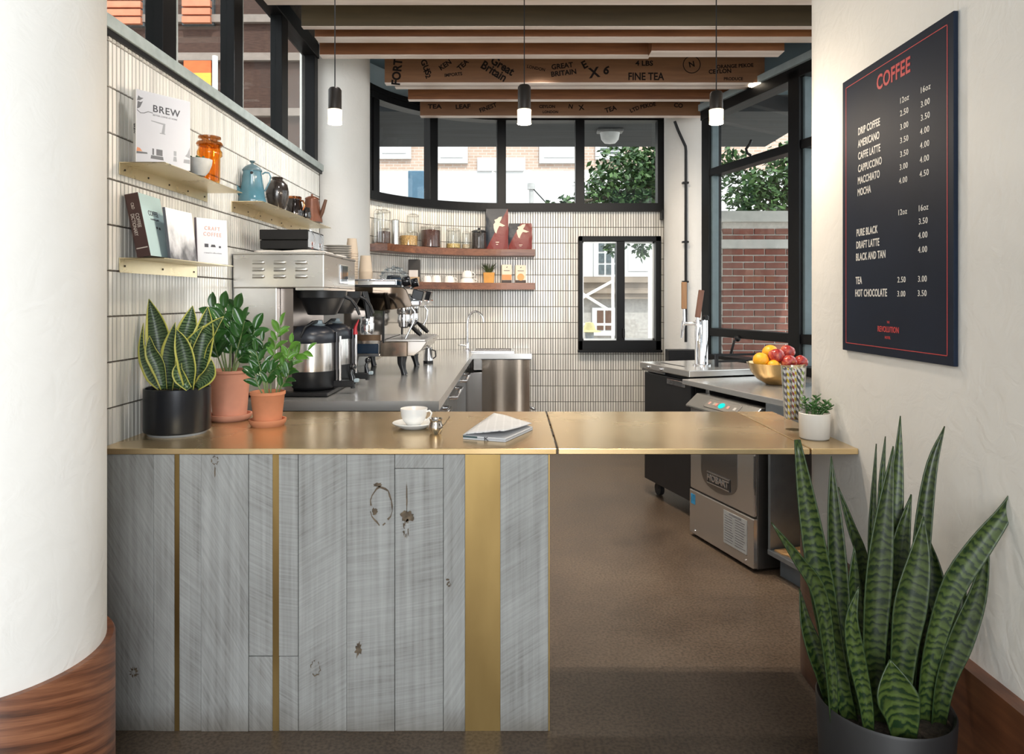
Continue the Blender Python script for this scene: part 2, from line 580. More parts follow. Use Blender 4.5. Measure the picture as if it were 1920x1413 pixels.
# ---------------------------------------------------------------- small sliding window
win2 = struct(bpy.data.objects.new('window_2', None)); COL.objects.link(win2)
fy0, fy1 = 6.565, 6.70
x0, x1, z0, z1 = 0.635, 1.412, 0.905, 1.994
fr = MB().box(x0, x0 + 0.036, fy0, fy1, z0, z1).box(x1 - 0.05, x1, fy0, fy1, z0, z1).box(x0, x1, fy0, fy1, z1 - 0.05, z1).box(x0, x1, fy0, fy1, z0, z0 + 0.10)
fr.done('frame', M_WBLACK, win2, bev=0.004)
MB().box(x0 - 0.012, x1 + 0.01, fy0 - 0.02, fy0 + 0.03, z0 - 0.012, z0 + 0.012).done('sill', M_WBLACK, win2, bev=0.003)
def sash(xa, xb, y):
    b = MB().box(xa, xa + 0.012, y, y + 0.03, z0 + 0.10, z1 - 0.05).box(xb - 0.012, xb, y, y + 0.03, z0 + 0.10, z1 - 0.05).box(xa, xb, y, y + 0.03, z0 + 0.10, z0 + 0.115).box(xa, xb, y, y + 0.03, z1 - 0.062, z1 - 0.05)
    o = b.done('sash', M_ALU, win2)
    MB().box(xa + 0.01, xb - 0.01, y + 0.012, y + 0.018, z0 + 0.11, z1 - 0.06).done('pane', M_GLASS, o)
    return o
sash(x0 + 0.036, 1.02, 6.62)
sash(1.055, x1 - 0.05, 6.66)
MB().box(0.995, 1.07, fy0 + 0.01, fy1, z0 + 0.08, z1 - 0.04).done('meeting_stile', M_WBLACK, win2, bev=0.004)
MB().box(1.045, 1.068, fy0 - 0.02, fy0 + 0.02, 1.03, 1.12).done('latch', M_BLACK, win2, bev=0.006)

# ---------------------------------------------------------------- round white columns
for nm, (cx, cy), r in (('column', (-1.30, 1.72), 0.255), ('column', (-1.30, 5.10), 0.25), ('column', (1.655, 6.38), 0.25)):
    struct(MB().lathe([(0, 0), (r, 0), (r, 3.42), (0, 3.42)], (0, 0, 0), 72).done(nm, M_PLASTER, sm=40, loc=(cx, cy, 0)))
M_WALNUT = wood('walnut skirting', (0.05, 0.017, 0.008), (0.20, 0.075, 0.034), 'x', 5, 0.35)
def ring_band(name, cx, cy, r0, r1, z, m):
    b = MB().lathe([(r0, 0.0), (r1, 0.0), (r1, z - 0.006), (r1 - 0.004, z), (r0, z), (r0, 0)], (0, 0, 0), 96)
    return struct(b.done(name, m, sm=40, loc=(cx, cy, 0)))
# wood grain runs round the band, so its own cylindrical coordinates
def wood_band():
    m, nt, b = _new('walnut band')
    tc = nt.nodes.new('ShaderNodeTexCoord')
    sx = nt.nodes.new('ShaderNodeSeparateXYZ'); nt.links.new(tc.outputs['Object'], sx.inputs[0])
    at = nd(nt, 'ShaderNodeMath', operation='ARCTAN2'); nt.links.new(sx.outputs[1], at.inputs[0]); nt.links.new(sx.outputs[0], at.inputs[1])
    ms = nd(nt, 'ShaderNodeMath', operation='MULTIPLY'); ms.inputs[1].default_value = 0.030; nt.links.new(at.outputs[0], ms.inputs[0])
    tl = nd(nt, 'ShaderNodeMath', operation='MULTIPLY_ADD'); tl.inputs[1].default_value = 0.22; nt.links.new(at.outputs[0], tl.inputs[0])
    t3 = nd(nt, 'ShaderNodeMath', operation='MULTIPLY'); t3.inputs[1].default_value = 2.6; nt.links.new(sx.outputs[2], t3.inputs[0]); nt.links.new(t3.outputs[0], tl.inputs[2])
    cb = nt.nodes.new('ShaderNodeCombineXYZ'); nt.links.new(ms.outputs[0], cb.inputs[0]); nt.links.new(tl.outputs[0], cb.inputs[1])
    n1 = nd(nt, 'ShaderNodeTexNoise'); n1.inputs['Scale'].default_value = 22; n1.inputs['Detail'].default_value = 4; n1.inputs['Distortion'].default_value = 0.4
    n2 = nd(nt, 'ShaderNodeTexNoise'); n2.inputs['Scale'].default_value = 160; n2.inputs['Detail'].default_value = 4
    nt.links.new(cb.outputs[0], n1.inputs['Vector']); nt.links.new(cb.outputs[0], n2.inputs['Vector'])
    mx = nd(nt, 'ShaderNodeMath', operation='MULTIPLY_ADD'); mx.inputs[1].default_value = 0.35
    nt.links.new(n2.outputs[0], mx.inputs[0]); nt.links.new(n1.outputs[0], mx.inputs[2])
    nt.links.new(ramp(nt, mx.outputs[0], [(0.45, (0.055, 0.020, 0.010)), (0.65, (0.16, 0.058, 0.027)), (0.9, (0.30, 0.125, 0.06))]), b.inputs['Base Color'])
    b.inputs['Roughness'].default_value = 0.38
    return m
ring_band('baseboard_left', -1.30, 1.72, 0.252, 0.275, 0.52, wood_band())

struct(MB().box(-2.5, -2.4, -4.5, 1.9, 0, 3.4).box(-2.4, -1.3, 1.85, 1.95, 0, 3.4).done('wall_lobby_light_block', M_PLASTER))  # unseen wall, added to keep side light off the right wall
# right wall: flat, with a rounded end
def stadium(xf, r, y0, yc, grow):
    pts = [(xf - grow, y0), (xf - grow, yc)]
    cx = xf + r
    for i in range(1, 24):
        a = PI - PI * i / 24
        pts.append((cx + (r + grow) * math.cos(a), yc + (r + grow) * math.sin(a)))
    pts += [(cx + r + grow, yc), (cx + r + grow, y0)]
    return pts
wr = struct(MB().prism(stadium(1.12, 0.2, -1.5, 2.55, 0), 0, 3.4).done('wall_right', M_PLASTER, sm=30))
struct(MB().prism(stadium(1.12, 0.2, -1.49, 2.55, 0.04), 0, 0.52).done('baseboard_right', wood('walnut skirting y', (0.055, 0.019, 0.010), (0.20, 0.078, 0.036), 'y', 6, 0.3), sm=30))

# ---------------------------------------------------------------- angled window wall on the right
A0 = Vector((1.585, 5.74, 0)); U = Vector((0.289, -0.957, 0)).normalized(); NR = Vector((-U.y, U.x, 0))
TH = math.atan2(U.y, U.x)
def at_r(s, n, z=0):
    return A0 + U * s + NR * n + Vector((0, 0, z))
MR = Matrix.Translation(A0) @ Matrix.Rotation(TH, 4, 'Z')     # local x along the wall towards the viewer, y outwards
win3 = struct(bpy.data.objects.new('window_3', None)); COL.objects.link(win3); win3.matrix_world = MR
def wbox(nm, *a, m=None, bev=0.004):
    b = MB()
    for q in a:
        b.box(*q)
    return b.done(nm, m or M_WBLACK, win3, bev=bev)
wbox('jamb', (0.0, 0.11, -0.02, 0.10, 0.93, 2.93))
wbox('mullion', (1.08, 1.19, -0.03, 0.10, 0.93, 2.93))
wbox('mullion', (2.2, 2.31, -0.03, 0.10, 0.93, 2.93))
wbox('head', (0.0, 2.8, -0.03, 0.10, 2.87, 2.95))
wbox('transom', (0.10, 1.09, -0.015, 0.08, 2.395, 2.455))
wbox('transom', (1.18, 2.21, -0.015, 0.08, 2.395, 2.455))
wbox('rail', (0.10, 1.09, -0.015, 0.08, 1.10, 1.165))
wbox('rail', (1.18, 2.21, -0.015, 0.08, 1.10, 1.165))
wbox('sill', (0.0, 2.8, -0.06, 0.10, 0.89, 0.955))
for a, b in ((0.10, 1.09), (1.18, 2.21)):
    for c, d in ((0.95, 1.11), (1.16, 2.40), (2.45, 2.88)):
        wbox('pane', (a, b, 0.03, 0.036, c, d), m=M_GLASS, bev=0)
    wbox('inner_frame', (a, a + 0.03, 0.0, 0.06, 0.95, 2.88), (b - 0.02, b, 0.0, 0.06, 0.95, 2.88), m=simple('blue grey window bead', (0.10, 0.14, 0.155), 0.4))
MB().tube([(0.66, -0.02, 2.455), (0.66, -0.05, 2.47), (0.66, -0.06, 2.50), (0.69, -0.05, 2.53), (0.68, -0.03, 2.56)], 0.010).done('latch', M_BLACK, win3, sm=60)
MB().tube([(0.50, -0.02, 1.10), (0.50, -0.05, 1.08), (0.47, -0.06, 0.98)], 0.010).ball((0.50, -0.02, 1.10), 0.025).done('crank_handle', M_BLACK, win3, sm=60)
lw = MB().box(-0.08, 2.8, 0, 0.12, 0, 0.90)
o = struct(lw.done('wall_window_side', M_BLACK)); o.matrix_world = MR
lw = MB().box(-0.05, 2.8, 0.0, 0.12, 2.95, 3.4)
o = struct(lw.done('wall_window_side_upper', M_CEIL)); o.matrix_world = MR
o = struct(MB().box(0.0, 2.8, -0.05, 0.02, 2.95, 3.0).done('trim_2', simple('grey cornice trim', (0.30, 0.36, 0.38), 0.5))); o.matrix_world = MR
struct(MB().box(1.36, 1.70, 6.02, 6.16, 0.80, 0.955).done('trim_3', M_BLACK, bev=0.004))

# dark conduit running down the right rear column
cdt = thing('conduit', (1.53, 6.10, 0), 'thin dark electrical conduit running down the white rear column', 'conduit')
MB().tube([(-0.10, -0.005, 2.96), (-0.07, -0.005, 2.88), (-0.005, -0.005, 2.74), (0, 0, 2.70), (0, 0, 1.3), (0, 0, 1.02)], 0.013, 8).done('pipe', M_BLACK, cdt, sm=60)
for z in (2.42, 1.90, 1.55):
    MB().box(-0.03, 0.022, -0.018, 0.03, z - 0.008, z + 0.008).done('clip', M_BLACK, cdt)

# ---------------------------------------------------------------- clerestory window over the left wall
M_LEDGE = simple('weathered zinc ledge', (0.42, 0.47, 0.45), 0.5, 0.3, var=0.12, scale=25)
struct(MB().box(-1.50, -1.318, 1.95, 4.86, 2.290, 2.335).done('trim_1', M_LEDGE, bev=0.003))
struct(MB().box(-1.345, -1.328, 1.95, 4.86, 2.272, 2.290).done('trim_4', M_BLACK))
win4 = struct(bpy.data.objects.new('window_4', None)); COL.objects.link(win4)
for y in (2.0, 2.70, 3.395, 4.10):
    MB().box(-1.43, -1.36, y, y + 0.112, 2.335, 3.17).done('mullion', M_WBLACK, win4, bev=0.003)
    MB().box(-1.41, -1.375, y + 0.112, y + 0.155, 2.335, 3.17).done('bead', simple('pale aluminium bead', (0.50, 0.54, 0.52), 0.45, 0.2), win4)
MB().box(-1.45, -1.36, 4.78, 4.95, 2.335, 3.17).done('mullion', M_WBLACK, win4, bev=0.003)
MB().box(-1.45, -1.35, 1.95, 4.95, 3.08, 3.18).done('head', M_WBLACK, win4, bev=0.003)
for a, b in ((2.15, 2.70), (2.85, 3.395), (3.55, 4.10), (4.255, 4.78)):
    MB().box(-1.400, -1.394, a, b, 2.335, 3.09).done('pane', M_GLASS, win4)

# ---------------------------------------------------------------- ceiling beams
M_BEAM = wood('red oak beam', (0.10, 0.036, 0.013), (0.27, 0.108, 0.040), 'x', 5, 0.42)
M_BEAMD = wood('dark olive stained beam', (0.045, 0.032, 0.016), (0.090, 0.064, 0.030), 'x', 3, 0.5)
M_BEAML = wood('limed oak and painted sheen', (0.50, 0.40, 0.34), (0.78, 0.68, 0.62), 'x', 6, 0.35)  # the pale tone also paints window sheen under the other beams
M_CRATE = wood('tea crate board', (0.115, 0.050, 0.020), (0.23, 0.108, 0.046), 'x', 4, 0.5)
M_STENCIL = simple('black crate stencil ink', (0.012, 0.009, 0.008), 0.8, var=0.2, spec=0.1)
ZBM = 2.95
def beam(x0, x1, y0, y1, face, label, zb=ZBM, h=0.24):
    root = thing('ceiling_beam', ((x0 + x1) / 2, y0, zb), label, 'beam')
    L = (x1 - x0) / 2
    MB().box(-L, L, 0, y1 - y0, 0.003, h).done('plank', face, root, bev=0.002)
    MB().box(-L, L, 0, y1 - y0, 0, 0.003).done('underside', M_BEAML, root)  # thin pale layer: reflected window light put into the colour
    for sx in (-0.8, 0.8):
        MB().tube([(L * sx, (y1 - y0) / 2, h), (L * sx, (y1 - y0) / 2, 3.4 - zb)], 0.006, 6).done('hanger_rod', M_BLACK, root)
    return root
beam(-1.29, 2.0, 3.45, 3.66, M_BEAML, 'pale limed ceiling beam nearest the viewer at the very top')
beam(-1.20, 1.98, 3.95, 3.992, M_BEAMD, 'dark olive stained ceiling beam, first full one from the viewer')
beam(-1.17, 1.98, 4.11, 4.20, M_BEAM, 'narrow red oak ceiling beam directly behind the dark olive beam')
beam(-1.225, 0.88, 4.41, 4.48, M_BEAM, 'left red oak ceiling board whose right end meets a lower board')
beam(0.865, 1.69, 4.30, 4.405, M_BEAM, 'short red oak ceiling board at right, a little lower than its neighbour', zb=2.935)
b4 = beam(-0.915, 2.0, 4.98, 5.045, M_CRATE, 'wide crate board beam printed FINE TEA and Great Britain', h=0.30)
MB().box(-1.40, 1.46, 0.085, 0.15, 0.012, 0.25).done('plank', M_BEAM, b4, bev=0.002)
MB().box(-1.40, 1.46, 0.085, 0.15, 0, 0.003).done('underside', M_BEAML, b4)  # same painted window sheen under the second board
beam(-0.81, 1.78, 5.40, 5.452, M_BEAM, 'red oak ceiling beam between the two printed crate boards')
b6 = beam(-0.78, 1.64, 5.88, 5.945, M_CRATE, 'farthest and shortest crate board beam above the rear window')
def stencil(root, body, x, z, size, rot=0, sx=1.0, bold=0.03):
    c, s_ = math.cos(rot), math.sin(rot)
    M = frame_matrix((x - root.location.x, -0.0008, z - root.location.z), (c, 0, s_), (-s_, 0, c))
    text('stencil_lettering', body, M_STENCIL, root, M, size, sx, 'CENTER', bold)
def st4(body, px, py, size, rot=0, sx=1.0, bold=0.03):
    p = P(px, py, 4.98); stencil(b4, body, p.x, p.z, size, rot, sx, bold)
def st6(body, px, py, size, rot=0, sx=1.0, bold=0.03):
    p = P(px, py, 5.88); stencil(b6, body, p.x, p.z, size, rot, sx, bold)
st4('FINE TEA', 1211, 144, 0.075, 0, 0.85, 0.022); st4('4 LBS', 1208, 119, 0.05, 0, 1.1, 0.03)
st4('Great', 942, 124, 0.085, -0.55, 0.9, 0.03); st4('Britain', 926, 134, 0.085, -0.55, 0.9, 0.03)
st4('GREAT', 1054, 124, 0.05, 0.12); st4('BRITAIN', 1057, 137, 0.05, 0.12)
st4('TEA', 1450, 127, 0.065, -0.35, 0.9, 0.02); st4('TEA', 1466, 106, 0.05, -0.35)
st4('FORT', 745, 135, 0.085, PI / 2 - 0.1, 0.9, 0.035); st4('E', 1096, 122, 0.075, 0.5); st4('X', 1114, 137, 0.10, 0.15); st4('6', 1137, 132, 0.085, -0.3)
st4('GUS', 798, 126, 0.06, -1.2); st4('T 2', 800, 138, 0.05, -1.2); st4('KEN', 835, 122, 0.05, 0.6); st4('TEA', 868, 122, 0.05, 0.75); st4('IMPORTS', 850, 140, 0.032, 0.1)
st4('N', 1297, 121, 0.055, 0.2); st4('ORANGE PEKOE', 1378, 124, 0.036, 0.05); st4('CEYLON', 1350, 134, 0.042, 0.05); st4('PRODUCE', 1375, 148, 0.03); st4('LONDON', 1005, 128, 0.03, -0.2)
for a in range(1):
    b = MB(); p = P(1297, 121, 4.98)
    b.lathe([(0.058, 0), (0.064, 0), (0.064, 0.0008), (0.058, 0.0008), (0.058, 0)], (0, 0, 0), 28, Matrix.Translation((p.x - b4.location.x, -0.0002, p.z - b4.location.z)) @ Matrix.Rotation(PI / 2, 4, 'X'))
    b.done('stencil_ring', M_STENCIL, b4)
st6('TEA', 815, 200, 0.05, 0, 1.3); st6('LEAF', 868, 200, 0.05, 0.05, 1.2); st6('FINEST', 915, 202, 0.05, 0.35); st6('CEYLON', 1026, 200, 0.035); st6('LONDON', 1032, 210, 0.03); st6('X', 1090, 202, 0.06, 0.15)
st6('N', 1070, 200, 0.05, -0.2); st6('TEA', 1145, 205, 0.055, 0.3); st6('LTD', 1190, 205, 0.045, 0.4); st6('PEKOE', 1215, 198, 0.045, 0.2); st6('CO', 1272, 198, 0.05, -0.1)
MB().lathe([(0, 0), (0.05, 0), (0.05, -0.006), (0, -0.006)], (P(1413, 163, 5.06).x - b4.location.x, 0.04, 0), 20).done('downlight', simple('lit downlight', (1, 1, 1), emit=(1.0, 0.85, 0.65), estr=6), b4, sm=40)

# ---------------------------------------------------------------- pendant lamps
M_LAMP = simple('dark bronze lamp body', (0.030, 0.024, 0.020), 0.4, 0.6, var=0.1)
M_GLOW = simple('lit frosted lamp glass', (1, 0.95, 0.85), emit=(1.0, 0.74, 0.44), estr=1.5)
def pendant(px, top, label):
    Y = 2.62
    p = P(px, 232, Y)
    r = thing('pendant_lamp', p, label, 'lamp', 'black cylinder pendants over the counter')
    s_ = Y / F
    zt = (232 - top) * s_
    MB().lathe([(0, 0.052), (0.0245, 0.052), (0.0245, zt - 0.008), (0.019, zt), (0, zt)], n=28).done('lamp_body', M_LAMP, r, sm=40)
    MB().lathe([(0.0, 0.012), (0.0255, 0.012), (0.0265, 0.052), (0.0, 0.052)], n=28).done('lamp_glass', M_GLOW, r, sm=40)
    MB().lathe([(0.0215, 0.0), (0.0262, 0.0), (0.0262, 0.011), (0.0215, 0.011), (0.0215, 0)], n=28).done('lamp_rim', simple('frosted lamp rim', (0.95, 0.85, 0.68), 0.4, emit=(1.0, 0.82, 0.55), estr=1.2), r, sm=40)
    MB().tube([(0, 0, zt), (0, 0, 3.4 - p.z)], 0.0022, 6).done('cord', M_BLACK, r)
    MB().lathe([(0, 3.4 - p.z - 0.02), (0.05, 3.4 - p.z - 0.02), (0.05, 3.4 - p.z), (0, 3.4 - p.z)], n=24).done('ceiling_cup', M_LAMP, r, sm=40)
    l = add_light('pendant_light', 'POINT', (0, 0, -0.02), 8, (1.0, 0.84, 0.66), shadow_soft_size=0.03)
    l.parent = r
pendant(628, 165, 'leftmost black pendant lamp, hanging in front of the white column')
pendant(983, 160, 'middle black pendant lamp, hanging over the coffee cup side of the flap')
pendant(1343, 172, 'rightmost black pendant lamp, hanging in front of the side window')
# ================================================================ brass topped service counter
def brass_mat(name, c0, c1, rough, scale=3, streak=(1, 6, 1)):
    m, nt, b = _new(name)
    b.inputs['Metallic'].default_value = 0.9
    n1 = nd(nt, 'ShaderNodeTexNoise'); n1.inputs['Scale'].default_value = scale; n1.inputs['Detail'].default_value = 4; n1.inputs['Roughness'].default_value = 0.5
    nt.links.new(coords(nt, streak), n1.inputs['Vector'])
    n2 = nd(nt, 'ShaderNodeTexNoise'); n2.inputs['Scale'].default_value = 140
    nt.links.new(coords(nt), n2.inputs['Vector'])
    nt.links.new(ramp(nt, n1.outputs[0], [(0.3, c0), (0.7, c1)]), b.inputs['Base Color'])
    mr = nd(nt, 'ShaderNodeMapRange'); mr.inputs[3].default_value = rough * 0.55; mr.inputs[4].default_value = rough * 1.45
    nt.links.new(n1.outputs[0], mr.inputs[0]); nt.links.new(mr.outputs[0], b.inputs['Roughness'])
    bump(nt, b, n2.outputs[0], 0.012, 0.001)
    return m
M_BRASS = brass_mat('worn brass sheet', (0.70, 0.49, 0.23), (0.90, 0.71, 0.43), 0.26, 1.5, (1, 1.6, 1))
M_BRASSE = brass_mat('brass edge strip', (0.30, 0.20, 0.075), (0.42, 0.29, 0.115), 0.40, 6, (1, 1, 0.3))
M_BRASSL = brass_mat('pale brass shelf sheet', (0.66, 0.55, 0.34), (0.80, 0.70, 0.48), 0.30, 5, (1, 1, 1))
def plank_mat():
    m, nt, b = _new('whitewashed sawn plank')
    tc = nt.nodes.new('ShaderNodeTexCoord'); oi = nt.nodes.new('ShaderNodeObjectInfo')
    vm = nd(nt, 'ShaderNodeVectorMath', operation='SCALE'); vm.inputs[0].default_value = (11, 7, 5); nt.links.new(oi.outputs['Random'], vm.inputs['Scale'])
    va = nd(nt, 'ShaderNodeVectorMath', operation='ADD'); nt.links.new(tc.outputs['Object'], va.inputs[0]); nt.links.new(vm.outputs[0], va.inputs[1])
    # saw marks: noise squeezed along a diagonal that differs from board to board
    ro = nd(nt, 'ShaderNodeVectorRotate', rotation_type='Y_AXIS')
    an = nd(nt, 'ShaderNodeMapRange'); an.inputs[3].default_value = -1.1; an.inputs[4].default_value = 1.1
    nt.links.new(oi.outputs['Random'], an.inputs[0]); nt.links.new(an.outputs[0], ro.inputs['Angle']); nt.links.new(va.outputs[0], ro.inputs['Vector'])
    mp = nt.nodes.new('ShaderNodeMapping'); mp.inputs['Scale'].default_value = (6, 6, 190); nt.links.new(ro.outputs[0], mp.inputs[0])
    saw = nd(nt, 'ShaderNodeTexNoise'); saw.inputs['Scale'].default_value = 1.0; saw.inputs['Detail'].default_value = 3; nt.links.new(mp.outputs[0], saw.inputs['Vector'])
    mg = nt.nodes.new('ShaderNodeMapping'); mg.inputs['Scale'].default_value = (60, 60, 2.0); nt.links.new(va.outputs[0], mg.inputs[0])
    gr = nd(nt, 'ShaderNodeTexNoise'); gr.inputs['Scale'].default_value = 1.0; gr.inputs['Detail'].default_value = 5; nt.links.new(mg.outputs[0], gr.inputs['Vector'])
    cl = nd(nt, 'ShaderNodeTexNoise'); cl.inputs['Scale'].default_value = 4; cl.inputs['Detail'].default_value = 5; nt.links.new(va.outputs[0], cl.inputs['Vector'])
    a1 = nd(nt, 'ShaderNodeMath', operation='MULTIPLY_ADD'); a1.inputs[1].default_value = 0.7; nt.links.new(saw.outputs[0], a1.inputs[0]); nt.links.new(gr.outputs[0], a1.inputs[2])
    a2 = nd(nt, 'ShaderNodeMath', operation='MULTIPLY_ADD'); a2.inputs[1].default_value = 0.8; nt.links.new(cl.outputs[0], a2.inputs[0]); nt.links.new(a1.outputs[0], a2.inputs[2])
    base = ramp(nt, a2.outputs[0], [(0.0, (0.20, 0.197, 0.187)), (0.78, (0.275, 0.276, 0.266)), (1.0, (0.325, 0.33, 0.32)), (1.0, (0.385, 0.39, 0.38))])
    mr = nd(nt, 'ShaderNodeMapRange'); mr.inputs[1].default_value = 0.85; mr.inputs[2].default_value = 1.75
    nt.links.new(a2.outputs[0], mr.inputs[0])
    rp = base.node; nt.links.new(mr.outputs[0], rp.inputs[0])
    e = rp.color_ramp.elements
    e[0].position, e[1].position, e[2].position, e[3].position = 0.05, 0.30, 0.55, 0.85
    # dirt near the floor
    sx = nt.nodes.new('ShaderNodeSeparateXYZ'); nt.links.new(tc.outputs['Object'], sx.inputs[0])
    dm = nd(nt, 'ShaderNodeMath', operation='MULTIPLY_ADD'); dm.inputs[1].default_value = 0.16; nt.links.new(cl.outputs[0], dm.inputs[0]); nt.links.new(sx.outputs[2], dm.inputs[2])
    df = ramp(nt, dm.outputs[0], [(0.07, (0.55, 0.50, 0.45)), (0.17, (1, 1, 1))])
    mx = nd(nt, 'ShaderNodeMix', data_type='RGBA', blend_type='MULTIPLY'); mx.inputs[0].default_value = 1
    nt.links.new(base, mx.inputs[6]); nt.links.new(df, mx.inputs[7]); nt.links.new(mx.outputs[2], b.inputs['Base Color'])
    b.inputs['Roughness'].default_value = 0.75
    bump(nt, b, a1.outputs[0], 0.35, 0.003)
    return m
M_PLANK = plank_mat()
YC = 2.247
def cx(px): return (px - 960) * YC / F
ctr = thing('service_counter', (0, YC, 0), 'whitewashed rough plank counter front with inlaid brass strips', 'counter')
MB().box(-1.325, cx(1028), 0.02, 0.66, 0, HC - 0.02).done('carcass', M_BLACK, ctr)
def zc(py): return max(0.0, H - (py - 560) * YC / F)
def plank(a, b, z0=0.0, z1=HC - 0.0205, d=0.0):
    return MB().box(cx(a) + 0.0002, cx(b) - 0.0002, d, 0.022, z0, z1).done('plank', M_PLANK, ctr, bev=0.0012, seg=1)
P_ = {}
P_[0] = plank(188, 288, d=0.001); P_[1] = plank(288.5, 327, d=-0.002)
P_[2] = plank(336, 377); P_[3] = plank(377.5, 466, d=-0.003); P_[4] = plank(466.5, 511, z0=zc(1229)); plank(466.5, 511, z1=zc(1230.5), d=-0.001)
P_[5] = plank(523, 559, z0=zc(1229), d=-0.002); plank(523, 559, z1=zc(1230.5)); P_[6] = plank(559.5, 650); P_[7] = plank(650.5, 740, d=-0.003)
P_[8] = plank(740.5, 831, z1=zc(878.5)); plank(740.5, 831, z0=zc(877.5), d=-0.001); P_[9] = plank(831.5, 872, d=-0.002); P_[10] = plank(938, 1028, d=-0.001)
for y0 in (0.03, 0.24, 0.45):
    MB().box(cx(1028) + 0.0003, cx(1030.5), y0 + 0.0008, y0 + 0.2085, 0, HC - 0.0205).done('plank', M_PLANK, ctr)
for a, b in ((327, 336), (511, 523), (872, 938), (1028, 1031)):
    MB().box(cx(a) + 0.0003, cx(b) - 0.0003, 0.001, 0.03, 0, HC - 0.0205).done('brass_strip', M_BRASSE, ctr)
M_KNOT = simple('brown plank knot', (0.11, 0.082, 0.055), 0.85, var=0.5, scale=60)
def knot(px, py, rx, rz, hole=0.0, jit=0.25, pl=None):
    b = MB()
    n = 22
    rnd = [1 + random.uniform(-jit, jit) for _ in range(n)]
    x0, z0 = cx(px), zc(py)
    s_ = YC / F
    o = [(x0 + rx * s_ * rnd[i] * math.cos(2 * PI * i / n), -0.0042, z0 + rz * s_ * rnd[i] * math.sin(2 * PI * i / n)) for i in range(n)]
    if hole:
        q = [(x0 + (p[0] - x0) * hole * random.uniform(0.92, 1.08), -0.0042, z0 + (p[2] - z0) * hole * random.uniform(0.95, 1.05)) for p in o]
        vo = [b._v(p) for p in o]; vi = [b._v(p) for p in q]
        for i in range(n):
            if random.random() < 0.72:
                b._f([vo[i], vo[(i + 1) % n], vi[(i + 1) % n], vi[i]])
    else:
        b.poly(o)
    return b.done('knot', M_KNOT, pl)
for a in ((715, 947, 21, 38, 0.90, 0.06, P_[7]), (709, 908, 8, 4, 0, 0.3, P_[7]), (703, 958, 5, 7, 0, 0.3, P_[7]), (764, 966, 12, 10, 0, 0.35, P_[8]), (762, 990, 6, 16, 0.6, 0.3, P_[8]), (763, 930, 1.2, 26, 0, 0.3, P_[8]),
          (404, 862, 8, 8, 0.8, 0.2, P_[3]), (404, 884, 1.2, 10, 0, 0.2, P_[3]), (252, 1259, 8, 10, 0.5, 0.4, P_[0]), (592, 1250, 9, 16, 0.85, 0.2, P_[6]), (672, 1216, 6, 14, 0, 0.4, P_[7]), (842, 1094, 4, 5, 0.4, 0.2, P_[9]), (839, 1085, 3, 2, 0, 0.3, P_[9])):
    knot(*a)
tp = MB().box(-1.336, 0.1445, 2.24, 2.98, HC - 0.019, HC).done('brass_worktop', M_BRASS, bev=0.0025)
tag(tp, 'long brass worktop on the plank counter, carrying the plants and cup', 'worktop')
fl_ = thing('counter_flap', (0.15, 2.24, HC), 'hinged brass counter flap bridging the gap to the right wall', 'counter flap')
MB().box(0, 0.8125, 0, 0.74, -0.019, 0).done('leaf', M_BRASS, fl_, bev=0.0025)
M_HINGE = simple('dark hinge metal', (0.06, 0.045, 0.03), 0.4, 0.7)
for y in (0.03, 0.24, 0.45, 0.66):
    MB().tube([(-0.0028, y, -0.005), (-0.0028, y + 0.10, -0.005)], 0.0042, 8).done('hinge', M_HINGE, fl_)
MB().box(-0.006, 0.0005, 0.001, 0.015, -0.017, -0.001).done('latch', M_HINGE, fl_)
lg = thing('brass_ledge', (0.968, 2.24, HC), 'short brass ledge fixed to the right wall, under the straw glass', 'ledge')
MB().box(0, 0.152, 0, 0.74, -0.019, 0).done('top', M_BRASS, lg, bev=0.0025)
MB().box(0.02, 0.151, 0.10, 0.13, -0.032, -0.019).box(0.145, 0.151, 0.10, 0.13, -0.04, -0.019).done('bracket', M_BLACK, lg)

# ================================================================ brass wall shelves
def wall_shelf(y0, y1, z, depth, drop, holes, label):
    r = thing('wall_shelf', (-1.338, (y0 + y1) / 2, z), label, 'shelf', 'folded brass sheet shelves on the tiled wall')
    L = (y1 - y0) / 2
    MB().box(0, depth, -L, L, -0.003, 0).done('plate', M_BRASSL, r)
    MB().box(0, 0.003, -L, L, -drop, -0.003).done('flange', M_BRASSL, r)
    for i in range(holes):
        yy = -L + 0.03 + (2 * L - 0.06) * i / (holes - 1)
        MB().lathe([(0, 0), (0.0038, 0), (0.0038, 0.0025), (0, 0.003)], n=10, M=Matrix.Translation((0.003, yy, -drop * 0.55)) @ Matrix.Rotation(PI / 2, 4, 'Y')).done('screw', M_HINGE, r)
    return r
ZS1, ZS3 = 1.866, 1.540
wall_shelf(2.36, 3.04, ZS1, 0.155, 0.042, 5, 'upper left brass shelf holding the white BREW book and amber jar')
wall_shelf(3.305, 4.56, ZS1, 0.150, 0.050, 8, 'brass shelf nearer the rear, holding the blue coffee pot')
wall_shelf(2.36, 2.94, ZS3, 0.155, 0.050, 3, 'lower left brass shelf holding three coffee books')

